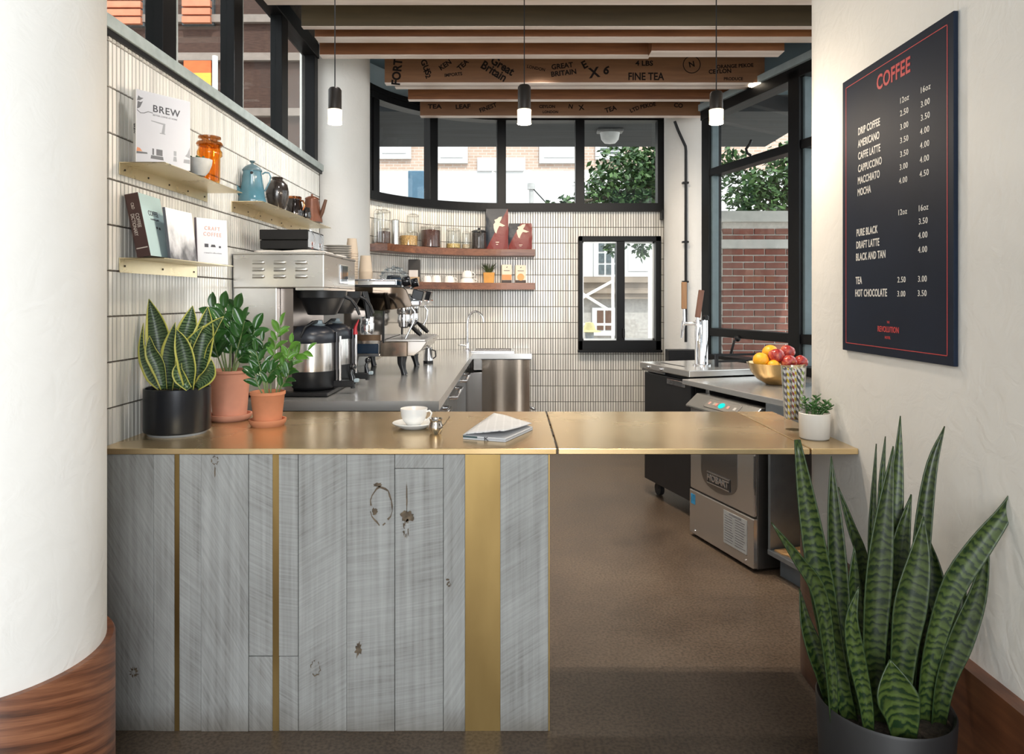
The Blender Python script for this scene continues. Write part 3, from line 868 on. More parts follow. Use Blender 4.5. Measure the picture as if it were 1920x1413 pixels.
# books: local x through the thickness (front cover at +x), y along the width, spine at y = 0
M_PAGES = simple('book pages', (0.72, 0.68, 0.60), 0.9, var=0.06, scale=200, stretch=(40, 1, 1))
def book(loc, rz, lean, t, wd, ht, cover, spine, label, cat='book'):
    r = thing('book', loc, label, cat, None, rz)
    r.rotation_euler = (0, -lean, rz)
    MB().box(t - 0.0022, t, 0.0, wd, 0, ht).done('front_cover', cover, r, bev=0.0006)
    MB().box(0, 0.0022, 0.0, wd, 0, ht).done('back_cover', spine, r, bev=0.0006)
    MB().box(0.0, t, -0.0022, 0.0003, 0, ht).done('spine', spine, r, bev=0.0008)
    MB().box(0.0022, t - 0.0022, 0.0003, wd - 0.004, 0.003, ht - 0.003).done('pages', M_PAGES, r)
    return r
INK = simple('dark grey print', (0.06, 0.06, 0.07), 0.6)
def on_cover(r, t, y, z): return frame_matrix((t + 0.0003, y, z), (0, 1, 0), (0, 0, 1))
def on_spine(r, x, z, down=True): return frame_matrix((x, -0.0026, z), (0, 0, -1) if down else (0, 0, 1), (1, 0, 0) if down else (-1, 0, 0))
M_BKW = simple('white book cover', (0.54, 0.55, 0.59), 0.35, var=0.02)
rzb = math.atan2(-0.583, 0.812)
bk = book((-1.285 - 0.018 * 0.812, 2.372 + 0.018 * 0.583, ZS1), rzb, 0.0, 0.018, 0.192, 0.252, M_BKW, simple('white book spine', (0.72, 0.72, 0.70), 0.4), 'white BREW coffee book standing on the upper left brass shelf')
text('title', 'BREW', INK, bk, on_cover(bk, 0.018, 0.055, 0.197), 0.034, 1.0, bold=0.012, spacing=1.12)
text('subtitle', 'BETTER COFFEE AT HOME', simple('grey print', (0.22, 0.22, 0.24), 0.6), bk, on_cover(bk, 0.018, 0.056, 0.175), 0.0078, 0.95)
text('spine_title', 'BREW', INK, bk, on_spine(bk, 0.009, 0.135), 0.013, 1.0, bold=0.015)
G1 = simple('grey picture print', (0.13, 0.13, 0.14), 0.6); G2 = simple('light grey picture print', (0.30, 0.31, 0.33), 0.6)
def flat(name, m, r, t, polys):
    b = MB()
    for pl in polys:
        b.poly([(t + 0.0004, y, z) for y, z in pl])
    return b.done(name, m, r)
flat('dripper_print', G2, bk, 0.018, [[(0.050, 0.155), (0.100, 0.152), (0.097, 0.116), (0.086, 0.116), (0.092, 0.147), (0.050, 0.152)], [(0.080, 0.117), (0.100, 0.117), (0.100, 0.114), (0.080, 0.114)]])
b_ = MB(); b_.tube([(0.0181, 0.002, 0.182), (0.0181, 0.014, 0.173), (0.0181, 0.026, 0.175), (0.0181, 0.040, 0.183), (0.0181, 0.056, 0.181)], 0.0012, 5)
b_.done('plant_stem_print', G1, bk)
flat('coffee_print', G1, bk, 0.018, [[(0.048, 0.022), (0.094, 0.022), (0.092, 0.034), (0.050, 0.034)], [(0.054, 0.036), (0.060, 0.036), (0.060, 0.058), (0.054, 0.058)], [(0.068, 0.036), (0.090, 0.036), (0.090, 0.058), (0.068, 0.058)]])
flat('leaf_print', G1, bk, 0.018, [[(0.002, 0.185), (0.012, 0.192), (0.022, 0.215), (0.014, 0.210), (0.004, 0.212)], [(0.002, 0.214), (0.012, 0.216), (0.024, 0.226), (0.014, 0.226), (0.006, 0.232)]])
flat('cup_print', G2, bk, 0.018, [[(0.128, 0.025), (0.142, 0.025), (0.140, 0.042), (0.130, 0.042)], [(0.130, 0.045), (0.140, 0.045), (0.140, 0.062), (0.130, 0.062)], [(0.166, 0.025), (0.190, 0.025), (0.190, 0.040), (0.168, 0.038)], [(0.172, 0.05), (0.19, 0.045), (0.19, 0.085), (0.18, 0.06)]])
flat('fruit_print', simple('orange picture print', (0.62, 0.26, 0.14), 0.6), bk, 0.018, [[(0.0, 0.040), (0.020, 0.042), (0.012, 0.052), (0.002, 0.054)]])
flat('plate_print', G1, bk, 0.018, [[(0.0, 0.032), (0.038, 0.036), (0.036, 0.041), (0.0, 0.040)]])

M_BR = simple('dark brown book cloth', (0.075, 0.036, 0.030), 0.6, var=0.15)
bk = book((-1.288, 2.385, ZS3), 0.05, 0.20, 0.046, 0.165, 0.222, simple('pale blue green book cover', (0.50, 0.66, 0.66), 0.4, var=0.03), M_BR, 'brown spined book with pale blue COFFEE cover, leaning on the lower shelf')
CRM = simple('cream print', (0.70, 0.63, 0.55), 0.6)
text('spine_title', 'COFFEE', CRM, bk, on_spine(bk, 0.029, 0.152), 0.017, 0.85, bold=0.01)
text('spine_title', 'DICTIONARY', CRM, bk, on_spine(bk, 0.013, 0.152), 0.017, 0.75, bold=0.01)
MB().box(0.004, 0.042, -0.0027, -0.0021, 0.030, 0.0335).done('spine_rule', CRM, bk)
text('spine_mark', 'C&D', CRM, bk, on_spine(bk, 0.02, 0.19), 0.014, 0.8)
text('title', 'COFFEE', INK, bk, on_cover(bk, 0.046, 0.045, 0.155), 0.026, 0.85, bold=0.01)
text('subtitle', 'a modern guide', INK, bk, on_cover(bk, 0.046, 0.055, 0.135), 0.010)
flat('bean_print', INK, bk, 0.046, [[(0.105, 0.10), (0.118, 0.10), (0.118, 0.109), (0.105, 0.109)], [(0.085, 0.102), (0.098, 0.102), (0.098, 0.110), (0.085, 0.110)]])
def photo_cover():
    m, nt, b = _new('snowy photograph cover')
    n = nd(nt, 'ShaderNodeTexNoise'); n.inputs['Scale'].default_value = 22; n.inputs['Detail'].default_value = 6
    nt.links.new(coords(nt, (1, 1, 0.6)), n.inputs['Vector'])
    tc = nt.nodes.new('ShaderNodeTexCoord'); sx = nt.nodes.new('ShaderNodeSeparateXYZ'); nt.links.new(tc.outputs['Object'], sx.inputs[0])
    ma = nd(nt, 'ShaderNodeMath', operation='MULTIPLY_ADD'); ma.inputs[1].default_value = 4.2; nt.links.new(sx.outputs[2], ma.inputs[0]); nt.links.new(n.outputs[0], ma.inputs[2])
    nt.links.new(ramp(nt, ma.outputs[0], [(0.52, (0.16, 0.16, 0.17)), (0.78, (0.6, 0.6, 0.62)), (0.95, (0.86, 0.86, 0.87))]), b.inputs['Base Color'])
    b.inputs['Roughness'].default_value = 0.25
    return m
book((-1.226, 2.475, ZS3), -0.05, 0.12, 0.010, 0.185, 0.188, photo_cover(), simple('slate book spine', (0.10, 0.10, 0.115), 0.5), 'book with a snowy black and white photograph cover, middle of lower shelf')
bk = book((-1.250, 2.742, ZS3), math.atan2(-0.50, 0.866), 0.05, 0.012, 0.140, 0.182, simple('pale grey white book cover', (0.66, 0.68, 0.72), 0.4, var=0.02), simple('mauve book spine', (0.17, 0.14, 0.165), 0.5), 'white CRAFT COFFEE book at the right end of the lower shelf')
PK = simple('salmon print', (0.72, 0.36, 0.26), 0.6)
text('title', 'CRAFT', PK, bk, on_cover(bk, 0.012, 0.070, 0.142), 0.022, 0.9, 'CENTER', spacing=1.3)
text('title', 'COFFEE', PK, bk, on_cover(bk, 0.012, 0.070, 0.118), 0.022, 0.9, 'CENTER', spacing=1.3)
flat('brewer_print', INK, bk, 0.012, [[(0.032, 0.066), (0.050, 0.066), (0.050, 0.080), (0.032, 0.080)], [(0.060, 0.068), (0.084, 0.068), (0.080, 0.078), (0.064, 0.078)], [(0.098, 0.066), (0.108, 0.066), (0.108, 0.074), (0.098, 0.074)]])
text('subtitle', 'a manual for coffee at home', G2, bk, on_cover(bk, 0.012, 0.070, 0.044), 0.008, 0.9, 'CENTER')

# small bowl with succulent, amber jar
def succulent(root, m, n, r, z, L, rmin=0.0):
    for i in range(n):
        a = i * 2.399; q = i / n
        d = Vector((math.cos(a), math.sin(a), 0.35 + 0.9 * (1 - q))).normalized()
        c = Vector((math.cos(a) * r * q, math.sin(a) * r * q, z))
        MB().tube([c, c + d * L * 0.5, c + d * L * 0.85, c + d * L], [L * 0.10, L * 0.22, L * 0.16, 0.0006], 6, flat=0.5).done('leaf', m, root, sm=60)
M_SUCC = simple('dark succulent leaf', (0.035, 0.085, 0.025), 0.5, var=0.4, scale=60)
bw = thing('succulent_bowl', P(373, 331, 2.63), 'round grey concrete bowl with a tiny dark succulent on the brass shelf', 'planter')
bw.location.z = ZS1
MB().lathe([(0, 0), (0.022, 0.0), (0.036, 0.018), (0.045, 0.042), (0.048, 0.062), (0.0455, 0.062), (0.043, 0.052), (0, 0.050)], n=32).done('bowl', simple('pale grey concrete', (0.44, 0.44, 0.42), 0.8, var=0.08, scale=40), bw, sm=50)
succulent(bw, M_SUCC, 13, 0.026, 0.052, 0.030)
M_AMBER = glass('amber glass', (0.94, 0.64, 0.25), 1.3)
jr = thing('amber_jar', P(393, 338, 2.80), 'ribbed amber glass jar with a dark lidded top behind the grey bowl', 'jar')
jr.location.z = ZS1
MB().lathe([(0, 0), (0.037, 0), (0.040, 0.01), (0.040, 0.105), (0.0485, 0.112), (0.0485, 0.125), (0.043, 0.135), (0.041, 0.155), (0.038, 0.155), (0.040, 0.13), (0.036, 0.10), (0.036, 0.012), (0, 0.010)], n=36, flute=-0.05).done('glass', M_AMBER, jr, sm=60)
MB().lathe([(0, 0.150), (0.047, 0.150), (0.051, 0.157), (0.047, 0.165), (0.030, 0.168), (0.030, 0.176), (0.043, 0.180), (0.043, 0.187), (0, 0.189)], n=32).done('lid', glass('dark amber glass lid', (0.62, 0.36, 0.18), 1.4), jr, sm=40)

# blue enamel pot, dark vase, copper pots
M_ENAM = simple('blue enamel', (0.070, 0.185, 0.235), 0.22, var=0.12, scale=20, coat=0.5)
M_ENAMD = simple('chipped dark enamel', (0.012, 0.012, 0.014), 0.5)
ep = thing('coffee_pot', (P(473, 560, 3.42).x - 0.0, 3.42, ZS1), 'blue enamel coffee pot with curved spout and looped handle', 'coffee pot')
MB().lathe([(0, 0), (0.064, 0), (0.066, 0.006), (0.0645, 0.025), (0.062, 0.032), (0.060, 0.04), (0.043, 0.158), (0.045, 0.162), (0, 0.162)], n=36).done('body', M_ENAM, ep, sm=40)
MB().lathe([(0.0645, 0), (0.0665, 0.0), (0.0665, 0.007), (0.0645, 0.007)], n=36).done('foot_rim', M_ENAMD, ep, sm=40)
MB().lathe([(0.046, 0.162), (0.047, 0.168), (0.036, 0.182), (0.022, 0.192), (0.012, 0.196), (0.006, 0.198), (0.006, 0.204), (0.013, 0.209), (0.013, 0.214), (0, 0.217)], n=32).done('lid', simple('worn grey blue enamel lid', (0.10, 0.16, 0.18), 0.4, var=0.25, scale=30), ep, sm=50)
MB().tube([(-0.048, -0.02, 0.055), (-0.062, -0.025, 0.062), (-0.074, -0.03, 0.085), (-0.080, -0.032, 0.115), (-0.084, -0.034, 0.145), (-0.094, -0.037, 0.160)], [0.020, 0.0185, 0.014, 0.010, 0.0085, 0.008], 12).done('spout', M_ENAM, ep, sm=60)
MB().tube([(0.044, 0.012, 0.150), (0.058, 0.016, 0.160), (0.075, 0.02, 0.158), (0.083, 0.023, 0.140), (0.078, 0.022, 0.115), (0.062, 0.018, 0.078), (0.055, 0.016, 0.066)], 0.0055, 10, flat=0.7).done('handle', M_ENAM, ep, sm=60)
b_ = MB(); b_.lathe([(0, 0), (0.008, 0.0), (0.0, 0.001)], n=7, M=Matrix.Translation((0.014, -0.0455, 0.148)) @ Matrix.Rotation(PI / 2, 4, 'X')); b_.done('enamel_chip', M_ENAMD, ep)
va_ = thing('vase', (P(520, 560, 3.66).x, 3.66, ZS1), 'dark brown glazed clay jug standing behind the blue pot', 'jug')
MB().lathe([(0, 0), (0.034, 0), (0.044, 0.02), (0.057, 0.07), (0.059, 0.10), (0.052, 0.135), (0.034, 0.155), (0.026, 0.162), (0.031, 0.170), (0.028, 0.174), (0.022, 0.165), (0, 0.16)], n=36).done('body', simple('dark brown glaze', (0.030, 0.022, 0.018), 0.22, var=0.5, scale=14, coat=0.5), va_, sm=50)
M_COP = simple('polished copper', (0.52, 0.20, 0.09), 0.16, 1.0, var=0.1)
M_COPB = simple('brown copper', (0.17, 0.060, 0.030), 0.35, 0.3, var=0.25, scale=12)
kp = thing('copper_jug', (P(552, 560, 3.93).x, 3.93, ZS1), 'small dark and copper lidded jug between the brown jug and the copper kettle', 'jug')
MB().lathe([(0, 0), (0.050, 0), (0.052, 0.01), (0.046, 0.05), (0.038, 0.085), (0.033, 0.10), (0.036, 0.106), (0, 0.106)], n=32).done('body', simple('black brown glaze', (0.02, 0.012, 0.010), 0.10, 0.4, coat=0.8), kp, sm=50)
MB().lathe([(0.036, 0.098), (0.041, 0.104), (0.039, 0.112), (0.014, 0.116), (0, 0.117)], n=32).done('lid', M_COP, kp, sm=50)
MB().tube([(0.036, -0.01, 0.09), (0.055, -0.012, 0.085), (0.060, -0.012, 0.06), (0.05, -0.01, 0.035)], 0.006, 8).done('handle', M_COP, kp, sm=60)
kt = thing('copper_kettle', (P(585, 560, 4.22).x, 4.22, ZS1), 'tall brown copper kettle with straight wooden side handle near the shelf end', 'kettle')
MB().lathe([(0, 0), (0.062, 0), (0.062, 0.012), (0.040, 0.135), (0.041, 0.140), (0, 0.141)], n=32).done('body', M_COPB, kt, sm=40)
MB().lathe([(0.043, 0.139), (0.040, 0.147), (0.018, 0.157), (0.006, 0.160), (0.007, 0.170), (0, 0.172)], n=28).done('lid', M_COPB, kt, sm=50)
MB().tube([(0.050, -0.01, 0.020), (0.066, -0.014, 0.06), (0.090, -0.02, 0.135)], [0.009, 0.012, 0.009], 10).done('handle', wood('dark handle wood', (0.07, 0.03, 0.015), (0.16, 0.07, 0.035), 'z', 10), kt, sm=60)
MB().tube([(-0.045, -0.01, 0.045), (-0.062, -0.012, 0.065), (-0.073, -0.013, 0.115)], [0.014, 0.010, 0.006], 10).done('spout', M_COPB, kt, sm=60)
cu = thing('small_pitcher', (P(567, 560, 4.05).x + 0.03, 4.02, ZS1), 'little shiny black pitcher in front of the copper kettle', 'pitcher')
MB().lathe([(0, 0), (0.026, 0), (0.030, 0.012), (0.026, 0.04), (0.022, 0.062), (0.020, 0.062), (0.024, 0.04), (0, 0.01)], n=24).done('body', simple('shiny black glaze', (0.02, 0.016, 0.014), 0.08, coat=0.8), cu, sm=50)

# ================================================================ things on the brass worktop
cu = thing('coffee_cup', (P(776, 560, 2.60).x, 2.60, HC + 0.0125), 'white porcelain cup standing on its saucer on the brass worktop', 'cup')
MB().lathe([(0, 0), (0.026, 0), (0.029, 0.004), (0.040, 0.016), (0.0475, 0.034), (0.0505, 0.056), (0.0505, 0.062), (0.0485, 0.062), (0.0455, 0.036), (0.036, 0.016), (0, 0.011)], n=48).done('body', M_WHITE, cu, sm=50)
MB().lathe([(0, 0.047), (0.0475, 0.047)], n=32).done('coffee', simple('milky coffee', (0.60, 0.42, 0.27), 0.25), cu)
MB().tube([(0.047, -0.008, 0.050), (0.060, -0.010, 0.054), (0.068, -0.011, 0.046), (0.064, -0.0105, 0.032), (0.050, -0.008, 0.020), (0.042, -0.007, 0.017)], 0.0042, 10, flat=0.8).done('handle', M_WHITE, cu, sm=60)
sa = MB().lathe([(0, 0.0), (0.045, 0.0), (0.050, 0.003), (0.076, 0.016), (0.080, 0.021), (0.078, 0.023), (0.050, 0.012), (0.034, 0.0095), (0, 0.0095)], n=48).done('saucer', M_WHITE, sm=50, loc=(P(776, 560, 2.60).x, 2.60, HC))
tag(sa, 'white porcelain saucer under the coffee cup', 'saucer')
cr = thing('creamer', (P(817, 560, 2.49).x, 2.49, HC), 'small polished steel cream jug right of the coffee cup', 'jug')
MB().lathe([(0, 0), (0.018, 0), (0.020, 0.003), (0.0255, 0.016), (0.0265, 0.024), (0.024, 0.036), (0.021, 0.043), (0.0235, 0.052), (0.0255, 0.055), (0.0245, 0.055), (0.0205, 0.045), (0.023, 0.034), (0.0245, 0.022), (0, 0.006)], n=40).done('body', M_MIRROR, cr, sm=50)
MB().tube([(0.022, 0, 0.026), (0.032, 0.0, 0.034), (0.043, 0.0, 0.050), (0.050, 0, 0.060), (0.047, 0, 0.063)], [0.0028, 0.0032, 0.0036, 0.0036, 0.002], 8, flat=0.6).done('handle', M_MIRROR, cr, sm=60)
MB().box(-0.012, 0.012, -0.028, -0.022, 0.047, 0.055).done('pouring_lip', M_MIRROR, cr, bev=0.003)
# folded newspaper
npz = thing('newspaper', (-0.06, 2.56, HC), 'folded newspaper lying on the brass worktop beside the flap', 'newspaper')
def newsprint():
    m, nt, b = _new('printed newspaper')
    w1 = nd(nt, 'ShaderNodeTexBrick'); w1.inputs['Scale'].default_value = 1; w1.inputs['Brick Width'].default_value = 0.06; w1.inputs['Row Height'].default_value = 0.008; w1.inputs['Mortar Size'].default_value = 0.003
    w1.inputs['Color1'].default_value = (0.26, 0.27, 0.29, 1); w1.inputs['Color2'].default_value = (0.42, 0.43, 0.45, 1); w1.inputs['Mortar'].default_value = (0.72, 0.73, 0.75, 1)
    nt.links.new(coords(nt), w1.inputs['Vector']); nt.links.new(w1.outputs[0], b.inputs['Base Color'])
    b.inputs['Roughness'].default_value = 0.8
    return m
M_NEWS = newsprint()
M_NEWSP = simple('plain newsprint', (0.64, 0.64, 0.65), 0.85, var=0.03)
def npt(px, py, z=0.0):
    Y = (H - HC - z) * F / (py - 560)
    v = P(px, py, Y)
    return Vector((v.x + 0.06, v.y - 2.56, z))
def sheet(name, corners, m, lift, thick=0.0012, n=8):
    """a slightly bowed sheet between four corners"""
    a, b, c, d = [Vector(q) for q in corners]
    bm = bmesh.new()
    g = []
    for i in range(n + 1):
        row = []
        for j in range(n + 1):
            u, v = i / n, j / n
            p = (a * (1 - u) + b * u) * (1 - v) + (d * (1 - u) + c * u) * v
            p.z += lift * math.sin(PI * u) * (0.4 + 0.6 * math.sin(PI * v)) + 0.001 * math.sin(9 * u + 5 * v)
            row.append(bm.verts.new(p))
        g.append(row)
    for i in range(n):
        for j in range(n):
            bm.faces.new((g[i][j], g[i + 1][j], g[i + 1][j + 1], g[i][j + 1]))
    bmesh.ops.recalc_face_normals(bm, faces=bm.faces)
    me = bpy.data.meshes.new(name)
    bm.to_mesh(me); bm.free()
    for p in me.polygons: p.use_smooth = True
    me.materials.append(m)
    o = link(name, me, npz)
    s_ = o.modifiers.new('thick', 'SOLIDIFY'); s_.thickness = thick; s_.offset = 0
    return o
cL, cF, cR, cB = (868, 823), (948, 829), (999, 806), (926, 781)
def slab(name, z0, z1, m, ins=0.0):
    q = [npt(*c, 0.0) for c in (cL, cF, cR, cB)]
    b = MB()
    b.prism([(v.x, v.y) for v in q], z0, z1)
    return b.done(name, m, npz, bev=0.002)
slab('lower_fold', 0.0, 0.006, M_NEWSP)
slab('middle_fold', 0.0065, 0.013, M_NEWSP)
sheet('upper_fold', (npt(*cL, 0.0) + Vector((0, 0, 0.015)), npt(*cF, 0.0) + Vector((-0.004, 0.012, 0.036)), npt(*cR, 0.0) + Vector((-0.004, 0, 0.024)), npt(*cB, 0.0) + Vector((0, 0, 0.016))), M_NEWS, 0.006, 0.002)
eA, eB = npt(*cL, 0.0), npt(*cF, 0.0)
eD = (eB - eA).normalized()
Me = frame_matrix(eA + Vector((0, 0, 0.0)), eD, (0, 0, 1))
b = MB(); b.box(0.0, (eB - eA).length * 0.34, 0.007, 0.0125, 0.0, 0.0006, Me); b.done('dark_print', simple('dark teal newspaper print', (0.05, 0.09, 0.10), 0.8), npz)
text('headline', 'K', INK, npz, Me @ Matrix.Translation(((eB - eA).length * 0.55, 0.0068, 0.0008)), 0.016, 1.5, 'CENTER', 0.03)

# ================================================================ plants
def cat(pts, n):
    pts = [Vector(p) for p in pts]
    q = [pts[0] * 2 - pts[1]] + pts + [pts[-1] * 2 - pts[-2]]
    out = []
    m = len(pts) - 1
    for i in range(n + 1):
        t = i / n * m
        k = min(int(t), m - 1)
        f = t - k
        a, b, c, d = q[k:k + 4]
        out.append(0.5 * ((2 * b) + (c - a) * f + (2 * a - 5 * b + 4 * c - d) * f * f + (3 * b - a - 3 * c + d) * f ** 3))
    return out
def leaf(name, pts, wd, m, parent, face=(0, -1, 0.15), fold=0.25, prof=None, n=14, twist=0.0, thick=0.0018, wave=0.0):
    prof = prof or (lambda t: min(1, 0.42 + 1.5 * t) * (1 if t < 0.55 else max(0.02, math.cos((t - 0.55) / 0.45 * PI / 2) ** 0.75)))
    c = cat(pts, n)
    bm = bmesh.new()
    uv = bm.loops.layers.uv.new('UVMap')
    rows, L = [], 0
    ph = random.uniform(0, 6)
    for i, p in enumerate(c):
        t = i / n
        tan = (c[min(i + 1, n)] - c[max(i - 1, 0)]).normalized()
        if i: L += (c[i] - c[i - 1]).length
        f = Vector(face)
        side = tan.cross(f).normalized()
        nr = side.cross(tan).normalized()
        a = twist * (t - 0.3)
        side, nr = side * math.cos(a) + nr * math.sin(a), nr * math.cos(a) - side * math.sin(a)
        hw = wd / 2 * prof(t)
        rows.append([(bm.verts.new(p + side * hw * u + nr * hw * (fold * (u * u) * 1.6 - 0.2 * fold) + nr * wave * math.sin(9 * t + ph + 2 * u)), (u * 0.5 + 0.5, L)) for u in (-1, -0.85, -0.45, 0, 0.45, 0.85, 1)])
    for a, b in zip(rows, rows[1:]):
        for k in range(6):
            q = (a[k], a[k + 1], b[k + 1], b[k])
            fce = bm.faces.new([v[0] for v in q])
            fce.smooth = True
            for lp, v in zip(fce.loops, q):
                lp[uv].uv = v[1]
    me = bpy.data.meshes.new(name)
    bm.to_mesh(me); bm.free()
    me.materials.append(m)
    o = link(name, me, parent)
    sd = o.modifiers.new('thick', 'SOLIDIFY'); sd.thickness = thick; sd.offset = 0
    return o
def snake_mat(name, dark, light, edge, freq=55, ew=0.06):
    m, nt, b = _new(name)
    uv = nt.nodes.new('ShaderNodeUVMap')
    sx = nt.nodes.new('ShaderNodeSeparateXYZ'); nt.links.new(uv.outputs[0], sx.inputs[0])
    oi = nt.nodes.new('ShaderNodeObjectInfo')
    off = nd(nt, 'ShaderNodeMath', operation='MULTIPLY'); off.inputs[1].default_value = 7; nt.links.new(oi.outputs['Random'], off.inputs[0])
    cb = nt.nodes.new('ShaderNodeCombineXYZ')
    mu = nd(nt, 'ShaderNodeMath', operation='MULTIPLY'); mu.inputs[1].default_value = 0.075; nt.links.new(sx.outputs[0], mu.inputs[0])
    ad = nd(nt, 'ShaderNodeMath', operation='ADD'); nt.links.new(sx.outputs[1], ad.inputs[0]); nt.links.new(off.outputs[0], ad.inputs[1])
    nt.links.new(mu.outputs[0], cb.inputs[0]); nt.links.new(ad.outputs[0], cb.inputs[1]); nt.links.new(off.outputs[0], cb.inputs[2])
    nz = nd(nt, 'ShaderNodeTexNoise'); nz.inputs['Scale'].default_value = 30; nz.inputs['Detail'].default_value = 3; nt.links.new(cb.outputs[0], nz.inputs['Vector'])
    ph = nd(nt, 'ShaderNodeMath', operation='MULTIPLY_ADD'); ph.inputs[1].default_value = freq; nt.links.new(ad.outputs[0], ph.inputs[0])
    nm = nd(nt, 'ShaderNodeMath', operation='MULTIPLY'); nm.inputs[1].default_value = 2.4; nt.links.new(nz.outputs[0], nm.inputs[0]); nt.links.new(nm.outputs[0], ph.inputs[2])
    fr = nd(nt, 'ShaderNodeMath', operation='FRACT'); nt.links.new(ph.outputs[0], fr.inputs[0])
    n2 = nd(nt, 'ShaderNodeTexNoise'); n2.inputs['Scale'].default_value = 9; nt.links.new(cb.outputs[0], n2.inputs['Vector'])
    a2 = nd(nt, 'ShaderNodeMath', operation='MULTIPLY_ADD'); a2.inputs[1].default_value = 0.45; nt.links.new(n2.outputs[0], a2.inputs[0]); nt.links.new(fr.outputs[0], a2.inputs[2])
    body = ramp(nt, a2.outputs[0], [(0.22, c3(light, 0.55)), (0.50, light), (0.85, c3(light, 0.6)), (1.0, dark)])
    hs = nd(nt, 'ShaderNodeHueSaturation')
    vr = nd(nt, 'ShaderNodeMapRange'); vr.inputs[3].default_value = 0.7; vr.inputs[4].default_value = 1.3; nt.links.new(oi.outputs['Random'], vr.inputs[0]); nt.links.new(vr.outputs[0], hs.inputs['Value'])
    nt.links.new(body, hs.inputs['Color'])
    ab = nd(nt, 'ShaderNodeMath', operation='SUBTRACT'); ab.inputs[1].default_value = 0.5; nt.links.new(sx.outputs[0], ab.inputs[0])
    ab2 = nd(nt, 'ShaderNodeMath', operation='ABSOLUTE'); nt.links.new(ab.outputs[0], ab2.inputs[0])
    ef = nd(nt, 'ShaderNodeMath', operation='GREATER_THAN'); ef.inputs[1].default_value = 0.5 - ew; nt.links.new(ab2.outputs[0], ef.inputs[0])
    mx = nd(nt, 'ShaderNodeMix', data_type='RGBA'); nt.links.new(ef.outputs[0], mx.inputs[0]); nt.links.new(hs.outputs[0], mx.inputs[6]); mx.inputs[7].default_value = (*edge, 1)
    nt.links.new(mx.outputs[2], b.inputs['Base Color'])
    b.inputs['Roughness'].default_value = 0.36
    return m
M_SN1 = snake_mat('yellow edged snake plant leaf', (0.010, 0.034, 0.012), (0.12, 0.19, 0.085), (0.50, 0.48, 0.10), 95, 0.085)
M_SN2 = snake_mat('dark banded snake plant leaf', (0.008, 0.022, 0.007), (0.055, 0.086, 0.019), (0.024, 0.048, 0.014), 52, 0.012)
def plant_pot_black(loc, r, h, label, name, cat_):
    t = thing(name, loc, label, cat_)
    return t
# snake plant in the black cylinder pot
def q1(x, y, Y): return P(240 + x / 4.71, 540 + y / 4.71, Y)
sp1 = thing('snake_plant', (-1.208, 2.505, HC), 'yellow edged snake plant in a glossy black cylinder pot on the worktop', 'plant')
MB().lathe([(0, 0.008), (0.095, 0.008), (0.110, 0.012), (0.112, 0.018), (0.112, 0.165), (0.109, 0.167), (0.106, 0.165), (0.106, 0.135), (0, 0.135)], n=64).done('pot', simple('satin black planter', (0.020, 0.022, 0.027), 0.28, 0.35, var=0.05), sp1, sm=40)
MB().lathe([(0, 0), (0.098, 0), (0.100, 0.004), (0.100, 0.008), (0, 0.008)], n=48).done('saucer', simple('grey planter foot', (0.35, 0.35, 0.34), 0.5), sp1, sm=40)
MB().lathe([(0, 0.150), (0.106, 0.150), (0.106, 0.13), (0, 0.13)], n=32).done('soil', M_SOIL, sp1)
for pts, wd, Y0, Y1, tw, fc in (
    (((345, 880), (300, 560), (262, 330), (185, 95)), 165, 2.50, 2.50, 0.2, 0.2),
    (((300, 880), (225, 760), (150, 560), (135, 305)), 105, 2.47, 2.47, 0.3, -0.5),
    (((430, 880), (480, 600), (540, 350), (570, 155)), 165, 2.55, 2.58, -0.2, 0.1),
    (((370, 895), (385, 650), (405, 480), (418, 300)), 130, 2.44, 2.42, 0.3, -0.2),
    (((545, 895), (530, 700), (480, 500), (425, 360)), 120, 2.43, 2.40, -0.2, 0.2),
    (((600, 880), (650, 560), (690, 360), (705, 165)), 150, 2.49, 2.50, 0.3, 0.3),
    (((560, 870), (630, 540), (740, 380), (845, 250)), 130, 2.52, 2.48, 0.4, 0.2),
    (((600, 880), (690, 790), (722, 720), (735, 625)), 95, 2.46, 2.42, -0.3, 0.5),
    (((540, 890), (470, 800), (450, 720), (470, 640)), 85, 2.42, 2.41, 0.2, 0.2),
    (((440, 890), (480, 720), (570, 500), (670, 330)), 120, 2.47, 2.46, 0.3, -0.3),
    (((480, 890), (560, 600), (610, 440), (640, 280)), 120, 2.56, 2.60, 0.2, 0.1),
    (((330, 890), (290, 700), (220, 560), (190, 420)), 110, 2.42, 2.40, -0.2, -0.2)):
    n_ = len(pts) - 1
    leaf('leaf', [q1(x, y, Y0 + (Y1 - Y0) * i / n_) - sp1.location for i, (x, y) in enumerate(pts)], 1.22 * wd / 4.71 * 2.5 / F, M_SN1, sp1, (fc, -1, 0.25), 0.45, twist=tw, prof=lambda t: min(1, 0.5 + 1.6 * t) * (1 if t < 0.5 else max(0.015, 1 - ((t - 0.5) / 0.5) ** 1.7)))
